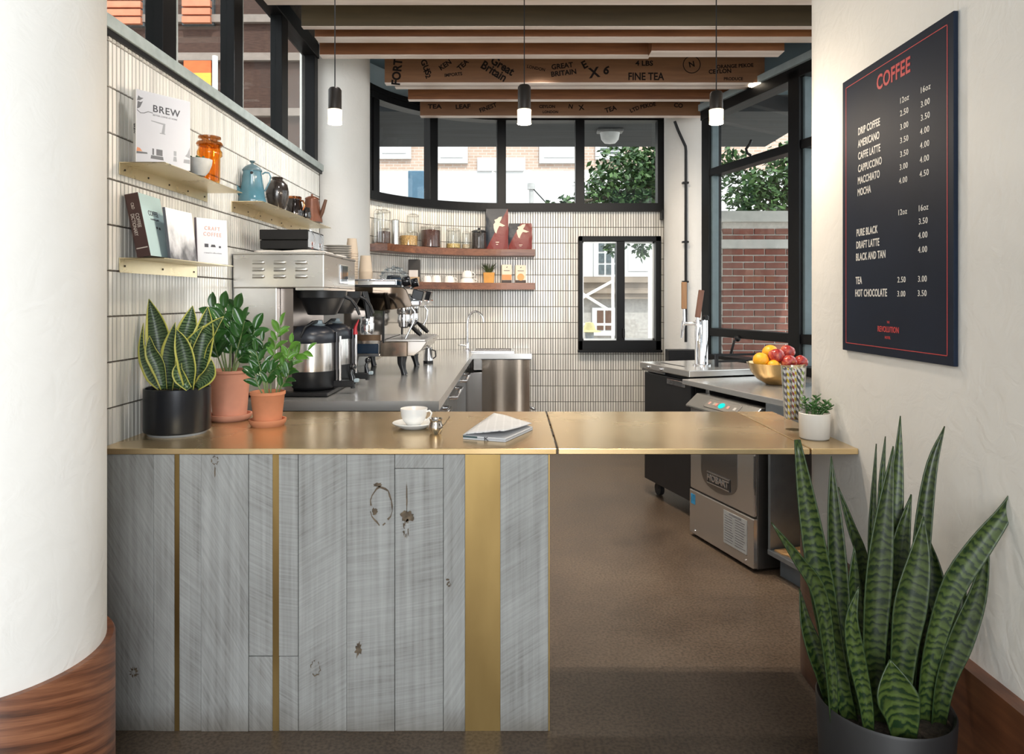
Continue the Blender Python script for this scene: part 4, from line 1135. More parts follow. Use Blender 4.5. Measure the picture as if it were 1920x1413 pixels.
# two leafy plants in terracotta pots
M_ZZ = simple('glossy dark green leaf', (0.030, 0.105, 0.020), 0.28, var=0.45, scale=14, coat=0.3)
M_ZZ2 = simple('bright green leaf', (0.11, 0.27, 0.035), 0.32, var=0.4, scale=16, coat=0.3)
M_STEM = simple('pale green stem', (0.20, 0.26, 0.10), 0.5, var=0.3, scale=30)
oval = lambda t: max(0.03, math.sin(PI * min(1, t ** 0.85)) ** 0.8)
def zz_stem(root, pts, ll, m, n=6, start=0.42, rad=0.0028, wf=0.42, face=(0, -1, 0.4)):
    c = cat(pts, 16)
    MB().tube(c, [rad * (1.4 - 0.9 * i / 16) for i in range(17)], 7).done('stem', M_STEM, root, sm=60)
    for k in range(n):
        t = start + (1 - start) * k / max(1, n - 1)
        i = min(15, int(t * 16))
        p = c[min(16, i + (1 if k == n - 1 else 0))]
        tan = (c[i + 1] - c[i]).normalized()
        sd = 1 if k % 2 else -1
        for s_ in ((sd, -sd) if k % 3 == 0 and k < n - 1 else (sd,)):
            a = random.uniform(-0.5, 0.5)
            out = (tan.cross(Vector(face)).normalized() * s_ * math.cos(a) + Vector((0, -1, 0)) * math.sin(a))
            d = (out * (0.85 if k < n - 1 else 0.1) + tan * 0.75 + Vector((0, 0, 0.2))).normalized()
            L = ll * random.uniform(0.8, 1.1) * (1.0 if k < n - 1 else 0.9)
            mid = p + d * L * 0.5 + Vector((0, 0, L * 0.04))
            tip = p + d * L + Vector((0, 0, -L * 0.08))
            leaf('leaf', [p, mid, tip], L * wf, m, root, (random.uniform(-0.5, 0.5), -1, random.uniform(0.2, 0.9)), 0.35, prof=oval, n=7, thick=0.0008)
def terracotta(root, r0, r1, h, rs, m, rim=0.0):
    MB().lathe([(0, 0.014), (r0, 0.014), (r1 - 0.004, h - 0.014), (r1, h - 0.010), (r1 + rim, h), (r1 - 0.004, h + 0.001), (r1 - 0.008, h - 0.02), (0, h - 0.02)], n=48).done('pot', m, root, sm=40)
    MB().lathe([(0, 0), (rs * 0.84, 0), (rs * 0.95, 0.010), (rs, 0.020), (rs, 0.026), (rs - 0.006, 0.026), (rs * 0.88, 0.012), (0, 0.012)], n=48).done('saucer', m, root, sm=50)
    MB().lathe([(0, h - 0.014), (r1 - 0.008, h - 0.016), (r1 - 0.02, h - 0.03), (0, h - 0.03)], n=24).done('soil', M_SOIL, root)
zz1 = thing('leafy_plant', (P(431, 560, 2.78).x, 2.78, HC), 'dark green leafy plant in the larger pale terracotta pot', 'plant')
terracotta(zz1, 0.064, 0.081, 0.200, 0.085, M_TERRA)
for pts in (((870, 750), (830, 600), (800, 400), (760, 200)), ((880, 750), (850, 560), (850, 350), (850, 180)), ((900, 750), (910, 560), (930, 350), (960, 190)), ((920, 750), (950, 600), (1000, 420), (1030, 290)),
            ((940, 750), (990, 640), (1070, 480), (1120, 370)), ((850, 750), (810, 650), (770, 520), (750, 400)), ((930, 750), (960, 650), (1010, 600), (1080, 560)), ((890, 750), (900, 620), (900, 480), (890, 350))):
    Y1 = 2.78 + random.uniform(-0.07, 0.05)
    zz_stem(zz1, [q1(x, y, 2.78 + (Y1 - 2.78) * i / 3) - zz1.location for i, (x, y) in enumerate(pts)], 0.085, M_ZZ, 6, 0.45, wf=0.48)
zz2 = thing('leafy_plant', (P(502, 560, 2.655).x, 2.655, HC), 'bright green leafy plant in the smaller orange terracotta pot', 'plant')
terracotta(zz2, 0.051, 0.066, 0.130, 0.069, M_TERRA2)
for pts, m, n in ((((1260, 960), (1265, 780), (1300, 520), (1350, 330)), M_ZZ2, 8), (((1300, 960), (1340, 800), (1400, 640), (1440, 490)), M_ZZ2, 7), (((1320, 960), (1380, 780), (1470, 620), (1590, 550)), M_ZZ2, 7), (((1220, 960), (1190, 800), (1160, 680), (1130, 560)), M_ZZ, 6),
                  (((1240, 960), (1230, 850), (1250, 760), (1290, 720)), M_ZZ, 5), (((1310, 960), (1350, 880), (1400, 800), (1430, 720)), M_ZZ, 5), (((1200, 960), (1160, 880), (1130, 800), (1110, 720)), M_ZZ, 5), (((1230, 960), (1210, 760), (1200, 600), (1190, 470)), M_ZZ, 6)):
    Y1 = 2.655 + random.uniform(-0.06, 0.03)
    zz_stem(zz2, [q1(x, y, 2.655 + (Y1 - 2.655) * i / 3) - zz2.location for i, (x, y) in enumerate(pts)], 0.062, m, n, 0.42, 0.0024, 0.38)
# big snake plant on the floor at the right
def q2(x, y, Y): return P(1400 + x / 2.1635, 760 + y / 2.1635, Y)
fp = thing('floor_snake_plant', (0.885, 1.65, 0), 'tall dark snake plant in a black pot on the floor by the right wall', 'plant')
MB().lathe([(0, 0), (0.120, 0), (0.128, 0.006), (0.150, 0.44), (0.147, 0.446), (0.142, 0.44), (0.138, 0.38), (0, 0.38)], n=64).done('pot', simple('matt black floor planter', (0.013, 0.013, 0.014), 0.5, var=0.1), fp, sm=40)
MB().lathe([(0, 0.415), (0.1405, 0.412), (0.138, 0.38), (0, 0.38)], n=32).done('soil', M_SOIL, fp)
blunt = lambda t: min(1, 0.5 + 0.9 * t) * (1 if t < 0.45 else max(0.22, 1 - ((t - 0.45) / 0.55) ** 1.9 * 0.8))
for pts, wd, dy0, dy1, tw, pf in (
    (((430, 1310), (375, 1120), (310, 780), (250, 430), (205, 138)), 98, -0.02, 0.00, 0.2, blunt),
    (((440, 1310), (390, 1050), (368, 750), (350, 430), (343, 205)), 80, 0.00, 0.04, -0.2, None),
    (((480, 1250), (480, 900), (470, 640), (420, 480), (372, 330)), 46, 0.06, 0.10, 0.3, None),
    (((350, 1280), (335, 1050), (290, 760), (205, 620), (100, 474)), 58, -0.03, -0.05, 0.4, None),
    (((345, 1250), (315, 1120), (270, 980), (235, 870), (215, 742)), 66, 0.03, 0.06, -0.3, None),
    (((525, 1290), (515, 900), (508, 600), (512, 400), (526, 155)), 36, 0.08, 0.10, 0.1, None),
    (((560, 1290), (550, 800), (545, 500), (548, 300), (563, 125)), 36, 0.09, 0.12, 0.1, None),
    (((600, 1290), (590, 900), (590, 500), (606, 260), (624, 42)), 74, 0.06, 0.10, -0.2, None),
    (((528, 1330), (505, 1050), (520, 720), (550, 450), (595, 165)), 108, -0.03, -0.02, 0.1, None),
    (((600, 1300), (595, 950), (605, 700), (630, 520), (668, 360)), 84, 0.04, 0.06, 0.2, None),
    (((690, 1300), (690, 900), (705, 560), (745, 260), (803, 84)), 66, 0.03, 0.06, 0.25, None),
    (((600, 1330), (625, 1000), (650, 800), (690, 620), (718, 450)), 124, -0.04, -0.04, 0.15, None),
    (((705, 1340), (740, 1020), (820, 740), (930, 570), (1040, 430), (1124, 283)), 98, -0.02, -0.09, 0.15, None),
    (((765, 1340), (795, 1130), (860, 950), (935, 760), (985, 540)), 88, -0.03, -0.06, 0.4, None),
    (((480, 1300), (465, 1050), (435, 850), (430, 700), (437, 570)), 72, 0.02, 0.02, -0.2, None),
    (((495, 1345), (480, 1200), (440, 1000), (425, 860), (455, 735)), 62, -0.08, -0.09, 0.3, None),
    (((630, 1350), (620, 1250), (600, 1170), (590, 1100), (582, 1030)), 150, -0.10, -0.10, 0.1, None),
    (((720, 1300), (735, 950), (745, 750), (747, 650), (746, 555)), 100, 0.07, 0.10, 0.0, None),
    (((790, 1300), (815, 1050), (850, 900), (870, 800), (880, 705)), 66, 0.02, 0.04, 0.2, None),
    (((575, 1340), (565, 1050), (560, 920), (556, 830), (555, 740)), 52, -0.02, -0.02, 0.0, None),
    (((385, 1300), (375, 1150), (360, 1050), (350, 960), (355, 880)), 70, 0.03, 0.04, 0.1, None),
    (((670, 1340), (700, 1150), (720, 1000), (735, 900), (740, 800)), 80, 0.00, 0.00, 0.2, None),
    (((450, 1330), (435, 1200), (440, 1100), (450, 1000), (440, 930)), 70, 0.0, 0.01, 0.1, None)):
    n_ = len(pts) - 1
    leaf('leaf', [q2(x, y, 1.65 + dy0 + (dy1 - dy0) * i / n_) - fp.location for i, (x, y) in enumerate(pts)], wd / 2.1635 * 1.65 / F, M_SN2, fp, (random.uniform(-0.25, 0.1), -1, 0.1), 0.38, prof=pf or (lambda t: min(1, 0.55 + 1.0 * t) * (1 if t < 0.5 else max(0.02, 1 - ((t - 0.5) / 0.5) ** 1.6))), twist=tw, n=18, thick=0.003)
# ================================================================ left steel counter with machines (MB(root) takes room coordinates)
XF = -0.336
wt = MB()
arc = [back_pt(s_, 0.008) for s_ in (-0.02, -0.2, -0.34)]
SX0, SX1, SY0, SY1 = -0.34, 0.0, 6.10, 6.43
for pl in ([(-1.336, 3.19), (XF, 3.19), (XF, 5.94), (-1.04, 5.94), (-1.04, 4.84), (-1.336, 4.84)],
           [(-1.04, 5.94), (0.17, 5.94), (0.17, SY0), (-1.04, SY0)],
           [(-1.04, SY0), (SX0, SY0), (SX0, back_pt(-0.348, 0.008)[1]), back_pt(-0.6, 0.008), back_pt(-0.9, 0.008), back_pt(-1.15, 0.008)],
           [(SX1, SY0), (0.17, SY0), (0.17, 6.622), (SX1, 6.622)],
           [(SX0, SY1), (SX1, SY1), (SX1, 6.622), back_pt(-0.12, 0.008), back_pt(-0.25, 0.008), (SX0, back_pt(-0.348, 0.008)[1])]):
    wt.prism(pl, HS - 0.045, HS)
wtop = wt.done('steel_worktop', M_STEELH)
tag(wtop, 'brushed steel L shaped worktop carrying the coffee machines and sink', 'worktop')
snk = thing('sink', (-0.17, 6.265, HS), 'small inset steel sink in the rear corner of the worktop', 'sink')
MB(snk).box(SX0 - 0.02, SX1 + 0.02, SY0 - 0.02, SY0 + 0.006, HS, HS + 0.012).box(SX0 - 0.02, SX1 + 0.02, SY1 - 0.006, SY1 + 0.02, HS, HS + 0.012).box(SX0 - 0.02, SX0 + 0.006, SY0, SY1, HS, HS + 0.012).box(SX1 - 0.006, SX1 + 0.02, SY0, SY1, HS, HS + 0.012).done('rim', M_CHROME, snk, bev=0.003)
MB(snk).box(SX0, SX1, SY0, SY1, HS - 0.16, HS - 0.155).box(SX0, SX0 + 0.003, SY0, SY1, HS - 0.16, HS).box(SX1 - 0.003, SX1, SY0, SY1, HS - 0.16, HS).box(SX0, SX1, SY0, SY0 + 0.003, HS - 0.16, HS).box(SX0, SX1, SY1 - 0.003, SY1, HS - 0.16, HS).done('basin', M_STEELX, snk)
MB(snk).lathe([(0, HS - 0.155), (0.03, HS - 0.155), (0.03, HS - 0.150), (0, HS - 0.151)], (-0.17, 6.265, 0)).done('drain', M_CHROME, snk, sm=40)
fc = thing('faucet', (-0.405, 6.30, HS), 'chrome gooseneck faucet beside the corner sink', 'faucet')
MB().lathe([(0, 0), (0.028, 0), (0.028, 0.012), (0.018, 0.02), (0.016, 0.07), (0.012, 0.08), (0, 0.08)], n=24).done('base', M_CHROME, fc, sm=40)
MB().tube(cat([(0, 0, 0.07), (0, 0, 0.24), (0.02, 0, 0.32), (0.075, -0.01, 0.355), (0.13, -0.02, 0.32), (0.148, -0.022, 0.26)], 24), 0.0105, 12).done('spout', M_CHROME, fc, sm=60)
MB().tube([(-0.015, 0, 0.045), (-0.06, 0, 0.05), (-0.09, 0.0, 0.052)], [0.008, 0.007, 0.006], 8).done('lever', M_CHROME, fc, sm=60)
# under the worktop
uf = thing('undercounter_fridge', (-0.87, 4.56, 0), 'steel undercounter fridge with bar handles below the coffee machines', 'fridge')
MB(uf).box(-1.33, -0.42, 3.23, 4.80, 0.08, HS - 0.047).box(-1.02, -0.42, 4.80, 5.90, 0.08, HS - 0.047).done('body', M_STEELX, uf)
MB(uf).box(-1.0, -0.46, 3.25, 5.88, 0.0, 0.08).done('plinth', M_BLACK, uf)
for y0 in (3.26, 4.14, 5.02):
    d = MB(uf).box(-0.42, -0.392, y0, y0 + 0.86, 0.10, 0.82).done('door', simple('grey blue steel door', (0.30, 0.34, 0.37), 0.3, 0.9, var=0.05), uf, bev=0.004)
    for k in (0,):
        b = MB(uf); ya = y0 + 0.22
        b.tube([(-0.392, ya, 0.78), (-0.352, ya, 0.78), (-0.352, ya + 0.46, 0.78), (-0.392, ya + 0.46, 0.78)], 0.014, 8)
        b.done('handle', M_CHROME, d, sm=60)
sk = thing('sink_cabinet', (-0.05, 6.25, 0), 'narrow steel cabinet under the corner sink with warm reflections', 'cabinet')
MB(sk).box(-0.40, 0.14, 5.99, 6.44, 0.05, HS - 0.17).done('body', M_STEELX, sk)
n_ = 12
ps = [(-0.258 + 0.41 * i / n_, 5.965 - 0.012 * math.sin(PI * i / n_) - 0.004 * math.sin(3 * PI * i / n_)) for i in range(n_ + 1)] + [(0.152, 5.99), (-0.258, 5.99)]
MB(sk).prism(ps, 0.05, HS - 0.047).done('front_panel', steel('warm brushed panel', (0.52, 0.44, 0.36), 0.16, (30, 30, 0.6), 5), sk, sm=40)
MB(sk).box(-0.265, 0.165, 5.945, 5.985, HS - 0.052, HS - 0.046).done('front_lip', M_BLACK, sk)
MB(sk).tube([(0.15, 5.99, 0.47), (0.185, 5.97, 0.455), (0.20, 5.955, 0.45)], [0.012, 0.016, 0.010], 10).done('knob', M_CHROME, sk, sm=60)

# ---------------------------------------------------------------- twin coffee brewer
br = thing('coffee_brewer', (-1.11, 3.63, HS), 'large brushed steel twin filter coffee brewer beside the tiled wall', 'coffee machine')
hd = MB(br).box(-1.328, -0.896, 3.30, 3.955, 1.453, 1.612).done('head', M_STEEL, br, bev=0.004)
MB(br).box(-1.331, -0.893, 3.297, 3.958, 1.612, 1.622).done('lid', M_STEEL, br, bev=0.002)
MB(br).box(-1.03, -0.896, 3.299, 3.955, 1.441, 1.453).done('lower_lip', M_STEEL, br)
MB(br).box(-1.328, -1.122, 3.305, 3.95, HS + 0.02, 1.453).done('column', M_STEEL, br, bev=0.004)
MB(br).box(-1.12, -1.06, 3.36, 3.90, HS + 0.02, 1.45).done('rear_panel', steel('dark bronze steel', (0.30, 0.26, 0.24), 0.3), br)
MB(br).box(-1.328, -0.88, 3.305, 3.95, HS + 0.004, HS + 0.022).done('base', M_DARKP, br, bev=0.004)
for px in (485.5, 525.5, 566):
    for py in (491.7, 505, 518):
        p = P(px, py, 3.30)
        b = MB(br)
        b.lathe([(0.0095, -0.030), (0.0095, 0.018), (0.006, 0.027), (0, 0.030)], n=14, M=Matrix.Translation((p.x, 3.3, p.z)) @ Matrix.Rotation(PI / 2, 4, 'Y'), sy=0.8)
        b.done('louvre', M_STEEL, hd, sm=50)
for px, py in ((457, 480), (593, 480)):
    p = P(px, py, 3.30)
    MB(br).ball((p.x, 3.298, p.z), 0.004, n=8).done('screw', M_CHROME, hd, sm=60)
MB(br).box(-0.897, -0.890, 3.595, 3.765, 1.478, 1.580).done('screen_frame', M_CHROME, br, bev=0.004)
MB(br).box(-0.891, -0.888, 3.622, 3.738, 1.488, 1.570).done('screen', simple('dark display glass', (0.05, 0.07, 0.085), 0.1), br)
for y in (3.455, 3.80):
    bs = MB(br); bs.lathe([(0, 1.325), (0.062, 1.320), (0.070, 1.322), (0.108, 1.400), (0.118, 1.405), (0.121, 1.44), (0, 1.441)], (-0.945, y, 0), 40)
    bs = bs.done('brew_basket', M_DARKP, br, sm=40)
    b = MB(br); b.tube([(-0.83, y, 1.41), (-0.80, y, 1.395), (-0.775, y, 1.36), (-0.76, y, 1.32)], [0.016, 0.014, 0.013, 0.011], 10, flat=0.6)
    b.done('basket_handle', M_DARKP, bs, sm=60)
b = MB(br)
for y in (3.86, 3.93):
    b.tube([(-0.83, y, 1.44), (-0.815, y, 1.38), (-0.80, y, 1.29)], 0.012, 8)
b.done('filter_handle', M_DARKP, br, sm=60)
MB(br).lathe([(0, 1.195), (0.034, 1.2), (0.038, 1.21), (0.040, 1.262), (0.036, 1.268), (0.038, 1.30), (0, 1.30)], (-0.815, 3.90, 0), 28).done('filter_holder', M_CHROME, br, sm=40)
def shuttle(y, label):
    X = -0.998
    r = thing('coffee_server', (X, y, HS + 0.022), label, 'coffee server', 'insulated coffee servers under the brewer')
    z = lambda q: q - HS - 0.022
    MB().lathe([(0, 0.0), (0.10, 0.0), (0.112, z(0.962)), (0.1175, z(0.972)), (0.1175, z(1.046)), (0, z(1.046))], n=48).done('base', M_DARKP, r, sm=40)
    MB().lathe([(0.114, z(1.044)), (0.1145, z(1.05)), (0.1145, z(1.18)), (0.112, z(1.187)), (0, z(1.187))], n=48).done('body', M_STEELX, r, sm=40)
    MB().lathe([(0.114, z(1.183)), (0.1185, z(1.19)), (0.1175, z(1.225)), (0.104, z(1.245)), (0.075, z(1.262)), (0.04, z(1.268)), (0, z(1.268))], n=48).done('collar', simple('blue black plastic', (0.022, 0.026, 0.036), 0.32), r, sm=50)
    MB().lathe([(0, z(1.266)), (0.030, z(1.266)), (0.034, z(1.272)), (0.020, z(1.276)), (0.018, z(1.292)), (0, z(1.294))], (0.028, 0.02, 0), 24).done('knob', simple('pale blue grey plastic', (0.34, 0.42, 0.46), 0.4), r, sm=40)
    MB().tube([(-0.02, -0.114, z(1.215)), (0.0, -0.118, z(1.26)), (0.02, -0.06, z(1.285)), (0.03, 0.06, z(1.285)), (0.02, 0.118, z(1.26)), (0.0, 0.114, z(1.215))], 0.009, 10, flat=0.7).done('carry_handle', M_DARKP, r, sm=60)
    MB().box(0.095, 0.215, -0.022, 0.022, z(0.962), z(0.995)).done('spigot_arm', M_DARKP, r, bev=0.006)
    tp_ = MB().tube([(0.205, 0, z(0.955)), (0.205, 0, z(1.0)), (0.197, 0, z(1.03)), (0.205, 0.0, z(1.06))], [0.011, 0.017, 0.010, 0.006], 12).ball((0.207, 0, z(1.062)), 0.017, sz=1.0, n=14).done('spigot', simple('gloss black plastic', (0.012, 0.012, 0.014), 0.12), r, sm=60)
    MB().box(0.195, 0.235, -0.014, 0.014, z(0.985), z(1.003)).done('tap_lever', simple('pale blue grey plastic', (0.34, 0.42, 0.46), 0.4), tp_, bev=0.004)
    MB().tube([(0.125, 0.0, z(0.99)), (0.125, 0, z(1.235))], 0.013, 12).done('gauge_post', simple('dark metal post', (0.06, 0.06, 0.065), 0.25, 0.8), r, sm=60)
    MB().tube([(0.143, -0.008, z(0.99)), (0.143, -0.008, z(1.215))], 0.007, 10).done('sight_tube', M_CHROME, r, sm=60)
    return r
shuttle(3.455, 'nearer steel and black coffee server under the brewer, beside the plants')
s2 = shuttle(3.805, 'farther steel coffee server under the brewer, with a red valve on its tube')
MB().tube([(0.140, -0.008, 1.205 - HS - 0.022), (0.139, -0.008, 1.235 - HS - 0.022), (0.143, -0.008, 1.25 - HS - 0.022), (0.158, -0.008, 1.285 - HS - 0.022)], [0.013, 0.010, 0.008, 0.003], 10).done('red_valve', simple('red plastic', (0.50, 0.015, 0.025), 0.35), s2, sm=60)['label'] = 'red plastic valve cap'

# ---------------------------------------------------------------- things on top of the brewer
ZT = 1.622
tw = thing('towel', (-1.08, 3.60, ZT), 'folded off white towel lying on top of the coffee brewer', 'towel')
bm = bmesh.new()
g = []
for i in range(15):
    row = []
    for j in range(13):
        u, v = i / 14, j / 12
        e = max(abs(u - 0.5) * 2, abs(v - 0.5) * 2)
        row.append(bm.verts.new((-0.17 + 0.33 * u + 0.012 * math.sin(7 * v), -0.24 + 0.46 * v + 0.01 * math.sin(9 * u), 0.010 + 0.012 * (1 - e ** 3) + 0.0035 * math.sin(11 * u + 4 * v) * math.sin(8 * v))))
    g.append(row)
for i in range(14):
    for j in range(12):
        bm.faces.new((g[i][j], g[i + 1][j], g[i + 1][j + 1], g[i][j + 1]))
me = bpy.data.meshes.new('cloth'); bm.to_mesh(me); bm.free()
for p in me.polygons: p.use_smooth = True
me.materials.append(simple('off white towel cloth', (0.62, 0.57, 0.51), 0.95, var=0.1, scale=60, bmp=0.3))
o = link('cloth', me, tw); sd = o.modifiers.new('thick', 'SOLIDIFY'); sd.thickness = 0.018; sd.offset = -0.9
bx = thing('storage_box', (-1.126, 3.56, ZT + 0.024), 'black lidded two tier box on the towel above the brewer', 'box')
MB().box(-0.118, 0.118, -0.14, 0.14, 0, 0.044).done('lower_tray', simple('black card box', (0.011, 0.0105, 0.010), 0.6, spec=0.25), bx, bev=0.004)
MB().box(-0.120, 0.120, -0.142, 0.142, 0.046, 0.096).done('upper_tray', simple('black card box', (0.011, 0.0105, 0.010), 0.6, spec=0.25), bx, bev=0.004)
for y in (-0.08, 0.06):
    MB().tube([(0.121, y, 0.012), (0.134, y, 0.03), (0.134, y, 0.07), (0.121, y, 0.090), (0.112, y, 0.098)], 0.003, 6).box(0.119, 0.124, y - 0.016, y + 0.016, 0.004, 0.04).done('clasp', M_CHROME, bx, sm=40)
MB().box(0.1185, 0.1215, -0.135, 0.135, 0.01, 0.088).done('end_label', simple('pale grey box end', (0.42, 0.44, 0.46), 0.5), bx)
for k in range(6):
    o = MB().lathe([(0, 0), (0.040, 0.0), (0.072, 0.008), (0.076, 0.011), (0.072, 0.012), (0.040, 0.005), (0, 0.005)], n=36).done('saucer', simple('stoneware', (0.55, 0.52, 0.48), 0.35, var=0.05), sm=50, loc=(-0.972, 3.868, ZT + 0.0125 * k))
    tag(o, ('bottom saucer', 'second saucer from the bottom', 'third saucer from the bottom', 'third saucer from the top', 'second saucer from the top', 'top saucer')[k] + ' of the grey stack on the brewer', 'saucer', 'saucers stacked on the brewer')
def cup_stack(px, Y, zb, n, w0, w1, h, step, where):
    x = P(px, 560, Y).x
    m = simple('kraft paper cup', (0.66, 0.52, 0.38), 0.7, var=0.04)
    for k in range(n):
        o = MB().lathe([(w0 / 2 + 0.0015, 0), (w0 / 2 + 0.0015, 0.004), (w0 / 2, 0.004), (w1 / 2, h), (w1 / 2 - 0.003, h), (w1 / 2 - 0.003, h - 0.005), (0, h - 0.005)], n=28).done('paper_cup', m, sm=40, loc=(x, Y, zb + step * k))
        lab = 'topmost kraft paper cup of the %s' % where if k == n - 1 else '%s kraft paper cup from the bottom of the %s' % (('first second third fourth fifth sixth seventh eighth ninth tenth eleventh twelfth').split()[k], where)
        tag(o, lab, 'paper cup', 'paper cups stacked on the espresso machine, %s' % where)
EZ = 1.492
cup_stack(660, 4.47, EZ, 13, 0.078, 0.058, 0.098, 0.0165, 'tall rear cup stack')
cup_stack(685.5, 4.34, EZ, 8, 0.084, 0.064, 0.104, 0.0105, 'short front cup stack')

# ---------------------------------------------------------------- espresso machine
em = thing('espresso_machine', (-0.93, 4.59, HS), 'two group polished steel espresso machine on the steel worktop', 'espresso machine')
def xz(b, pts, y0, y1):
    a = [b._v((x, y0, z)) for x, z in pts]; c = [b._v((x, y1, z)) for x, z in pts]
    n = len(pts)
    b._f(a); b._f(c[::-1])
    for i in range(n):
        b._f([a[i], c[i], c[(i + 1) % n], a[(i + 1) % n]])
    return b
xz(MB(em), [(-1.03, 1.468), (-0.66, 1.468), (-0.625, 1.35), (-0.78, 1.33), (-1.03, 1.33)], 4.23, 4.95).done('head', M_MIRROR, em, bev=0.006)
for y in (4.21, 4.95):
    xz(MB(em), [(-1.03, 1.472), (-0.665, 1.472), (-0.642, 1.455), (-0.605, 1.362), (-0.612, 1.352), (-0.78, 1.327), (-0.90, 1.335), (-1.03, 1.40)], y, y + 0.02).done('side_panel', simple('polished bronze panel', (0.21, 0.165, 0.13), 0.06, 1.0, var=0.03), em, bev=0.004)
MB(em).box(-1.03, -0.785, 4.24, 4.94, 1.05, 1.335).done('body', M_MIRROR, em, bev=0.004)
MB(em).box(-0.788, -0.779, 4.225, 4.24, 1.13, 1.33).box(-0.788, -0.779, 4.94, 4.955, 1.13, 1.33).done('edge_post', M_BLACK, em)
MB(em).box(-1.03, -0.80, 4.232, 4.238, 1.145, 1.18).done('brown_band', simple('bronze band', (0.26, 0.17, 0.11), 0.2, 1), em)
gl_ = MB(em).box(-0.95, -0.815, 4.228, 4.24, 1.065, 1.125).done('gauge_window', simple('dark blue gauge glass', (0.015, 0.03, 0.055), 0.08), em, bev=0.004)
MB(em).box(-0.955, -0.81, 4.226, 4.236, 1.048, 1.062).done('trim_strip', M_CHROME, em)
xz(MB(em), [(-0.80, 1.048), (-0.64, 1.048), (-0.64, 1.137), (-0.80, 1.137)], 4.225, 4.955).done('tray_base', steel('warm polished steel', (0.46, 0.37, 0.29), 0.12, (1, 1, 1), 2), em, bev=0.004)
xz(MB(em), [(-0.64, 1.050), (-0.60, 1.052), (-0.555, 1.085), (-0.522, 1.132), (-0.522, 1.142), (-0.64, 1.142)], 4.235, 4.945).done('tray_front', M_MIRROR, em, bev=0.004)
tr_ = MB(em)
for i in range(14):
    y = 4.26 + i * 0.05
    tr_.box(-0.775, -0.535, y, y + 0.028, 1.140, 1.149)
stuff(tr_.done('drip_grille', M_STEELX, em))
for y in (4.40, 4.77):
    gp = MB(em); gp.lathe([(0, 1.25), (0.040, 1.25), (0.042, 1.262), (0.038, 1.30), (0.046, 1.31), (0.046, 1.35), (0, 1.35)], (-0.685, y, 0), 28)
    gp = gp.done('group_head', M_CHROME, em, sm=40)
    b = MB(em); b.lathe([(0, 1.215), (0.02, 1.215), (0.033, 1.225), (0.036, 1.25), (0, 1.25)], (-0.685, y, 0), 24)
    b.done('portafilter', M_CHROME, gp, sm=40)
    b = MB(em); b.tube([(-0.655, y - 0.01, 1.24), (-0.635, y - 0.012, 1.225), (-0.60, y - 0.02, 1.195), (-0.575, y - 0.025, 1.172)], [0.008, 0.013, 0.016, 0.012], 10)
    b.done('portafilter_handle', M_DARKP, gp, sm=60)
    b = MB(em); b.box(-0.035, 0.035, -0.055, 0.055, -0.03, 0.03, Matrix.Translation((-0.585, y - 0.05, 1.425)) @ Matrix.Rotation(0.25, 4, 'Y'))
    pb = b.done('button_box', simple('black button glass', (0.010, 0.010, 0.012), 0.15), em, bev=0.005)
    b = MB(em); b.box(-0.045, 0.04, -0.06, 0.06, -0.055, -0.028, Matrix.Translation((-0.585, y - 0.05, 1.425)) @ Matrix.Rotation(0.25, 4, 'Y'))
    b.done('button_bezel', M_CHROME, em, bev=0.004)
    b = MB(em); b.lathe([(0, 0), (0.026, 0), (0.030, 0.008), (0.030, 0.044), (0.026, 0.05), (0, 0.05)], n=20, M=Matrix.Translation((-0.69, y - 0.03, 1.505)) @ Matrix.Rotation(PI / 2 - 0.2, 4, 'Y'))
    b.done('steam_knob', simple('gloss black plastic', (0.012, 0.012, 0.014), 0.12), em, sm=50)
    b = MB(em); b.tube([(-0.70, y - 0.03, 1.47), (-0.66, y - 0.03, 1.50)], 0.010, 8).done('knob_stem', M_CHROME, em, sm=60)
for y in (4.28, 4.92):
    MB(em).tube([(-0.63, y, 1.36), (-0.60, y, 1.32), (-0.605, y, 1.26), (-0.655, y - 0.015, 1.155)], 0.006, 8).done('steam_wand', M_CHROME, em, sm=60)
MB(em).box(-0.66, -0.56, 4.24, 4.94, 1.355, 1.395).done('front_rail', M_CHROME, em, bev=0.01)
for x, y in ((-0.68, 4.30), (-0.68, 4.86), (-0.98, 4.30), (-0.98, 4.86)):
    MB(em).tube([(x, y, 1.06), (x - 0.004, y, 1.0), (x + 0.006, y, 0.96), (x + 0.014, y, HS)], [0.034, 0.026, 0.018, 0.020], 14).done('leg', simple('black rubber leg', (0.018, 0.018, 0.02), 0.25), em, sm=60)
MB(em).box(-1.03, -0.70, 4.23, 4.95, 1.472, 1.485).done('top_tray', M_BLACK, em)
rl_ = MB(em)
rl_.tube([(-1.0, 4.24, 1.515), (-0.71, 4.24, 1.515), (-0.71, 4.93, 1.515), (-1.0, 4.93, 1.515)], 0.006, 8)
for x, y in ((-0.71, 4.24), (-0.71, 4.93), (-0.88, 4.24)):
    rl_.tube([(x, y, 1.48), (x, y, 1.515)], 0.005, 6)
rl_.done('cup_rail', M_CHROME, em, sm=60)
MB(em).box(-0.94, -0.715, 4.235, 4.243, 1.487, 1.507).done('rail_panel', M_STEEL, em)
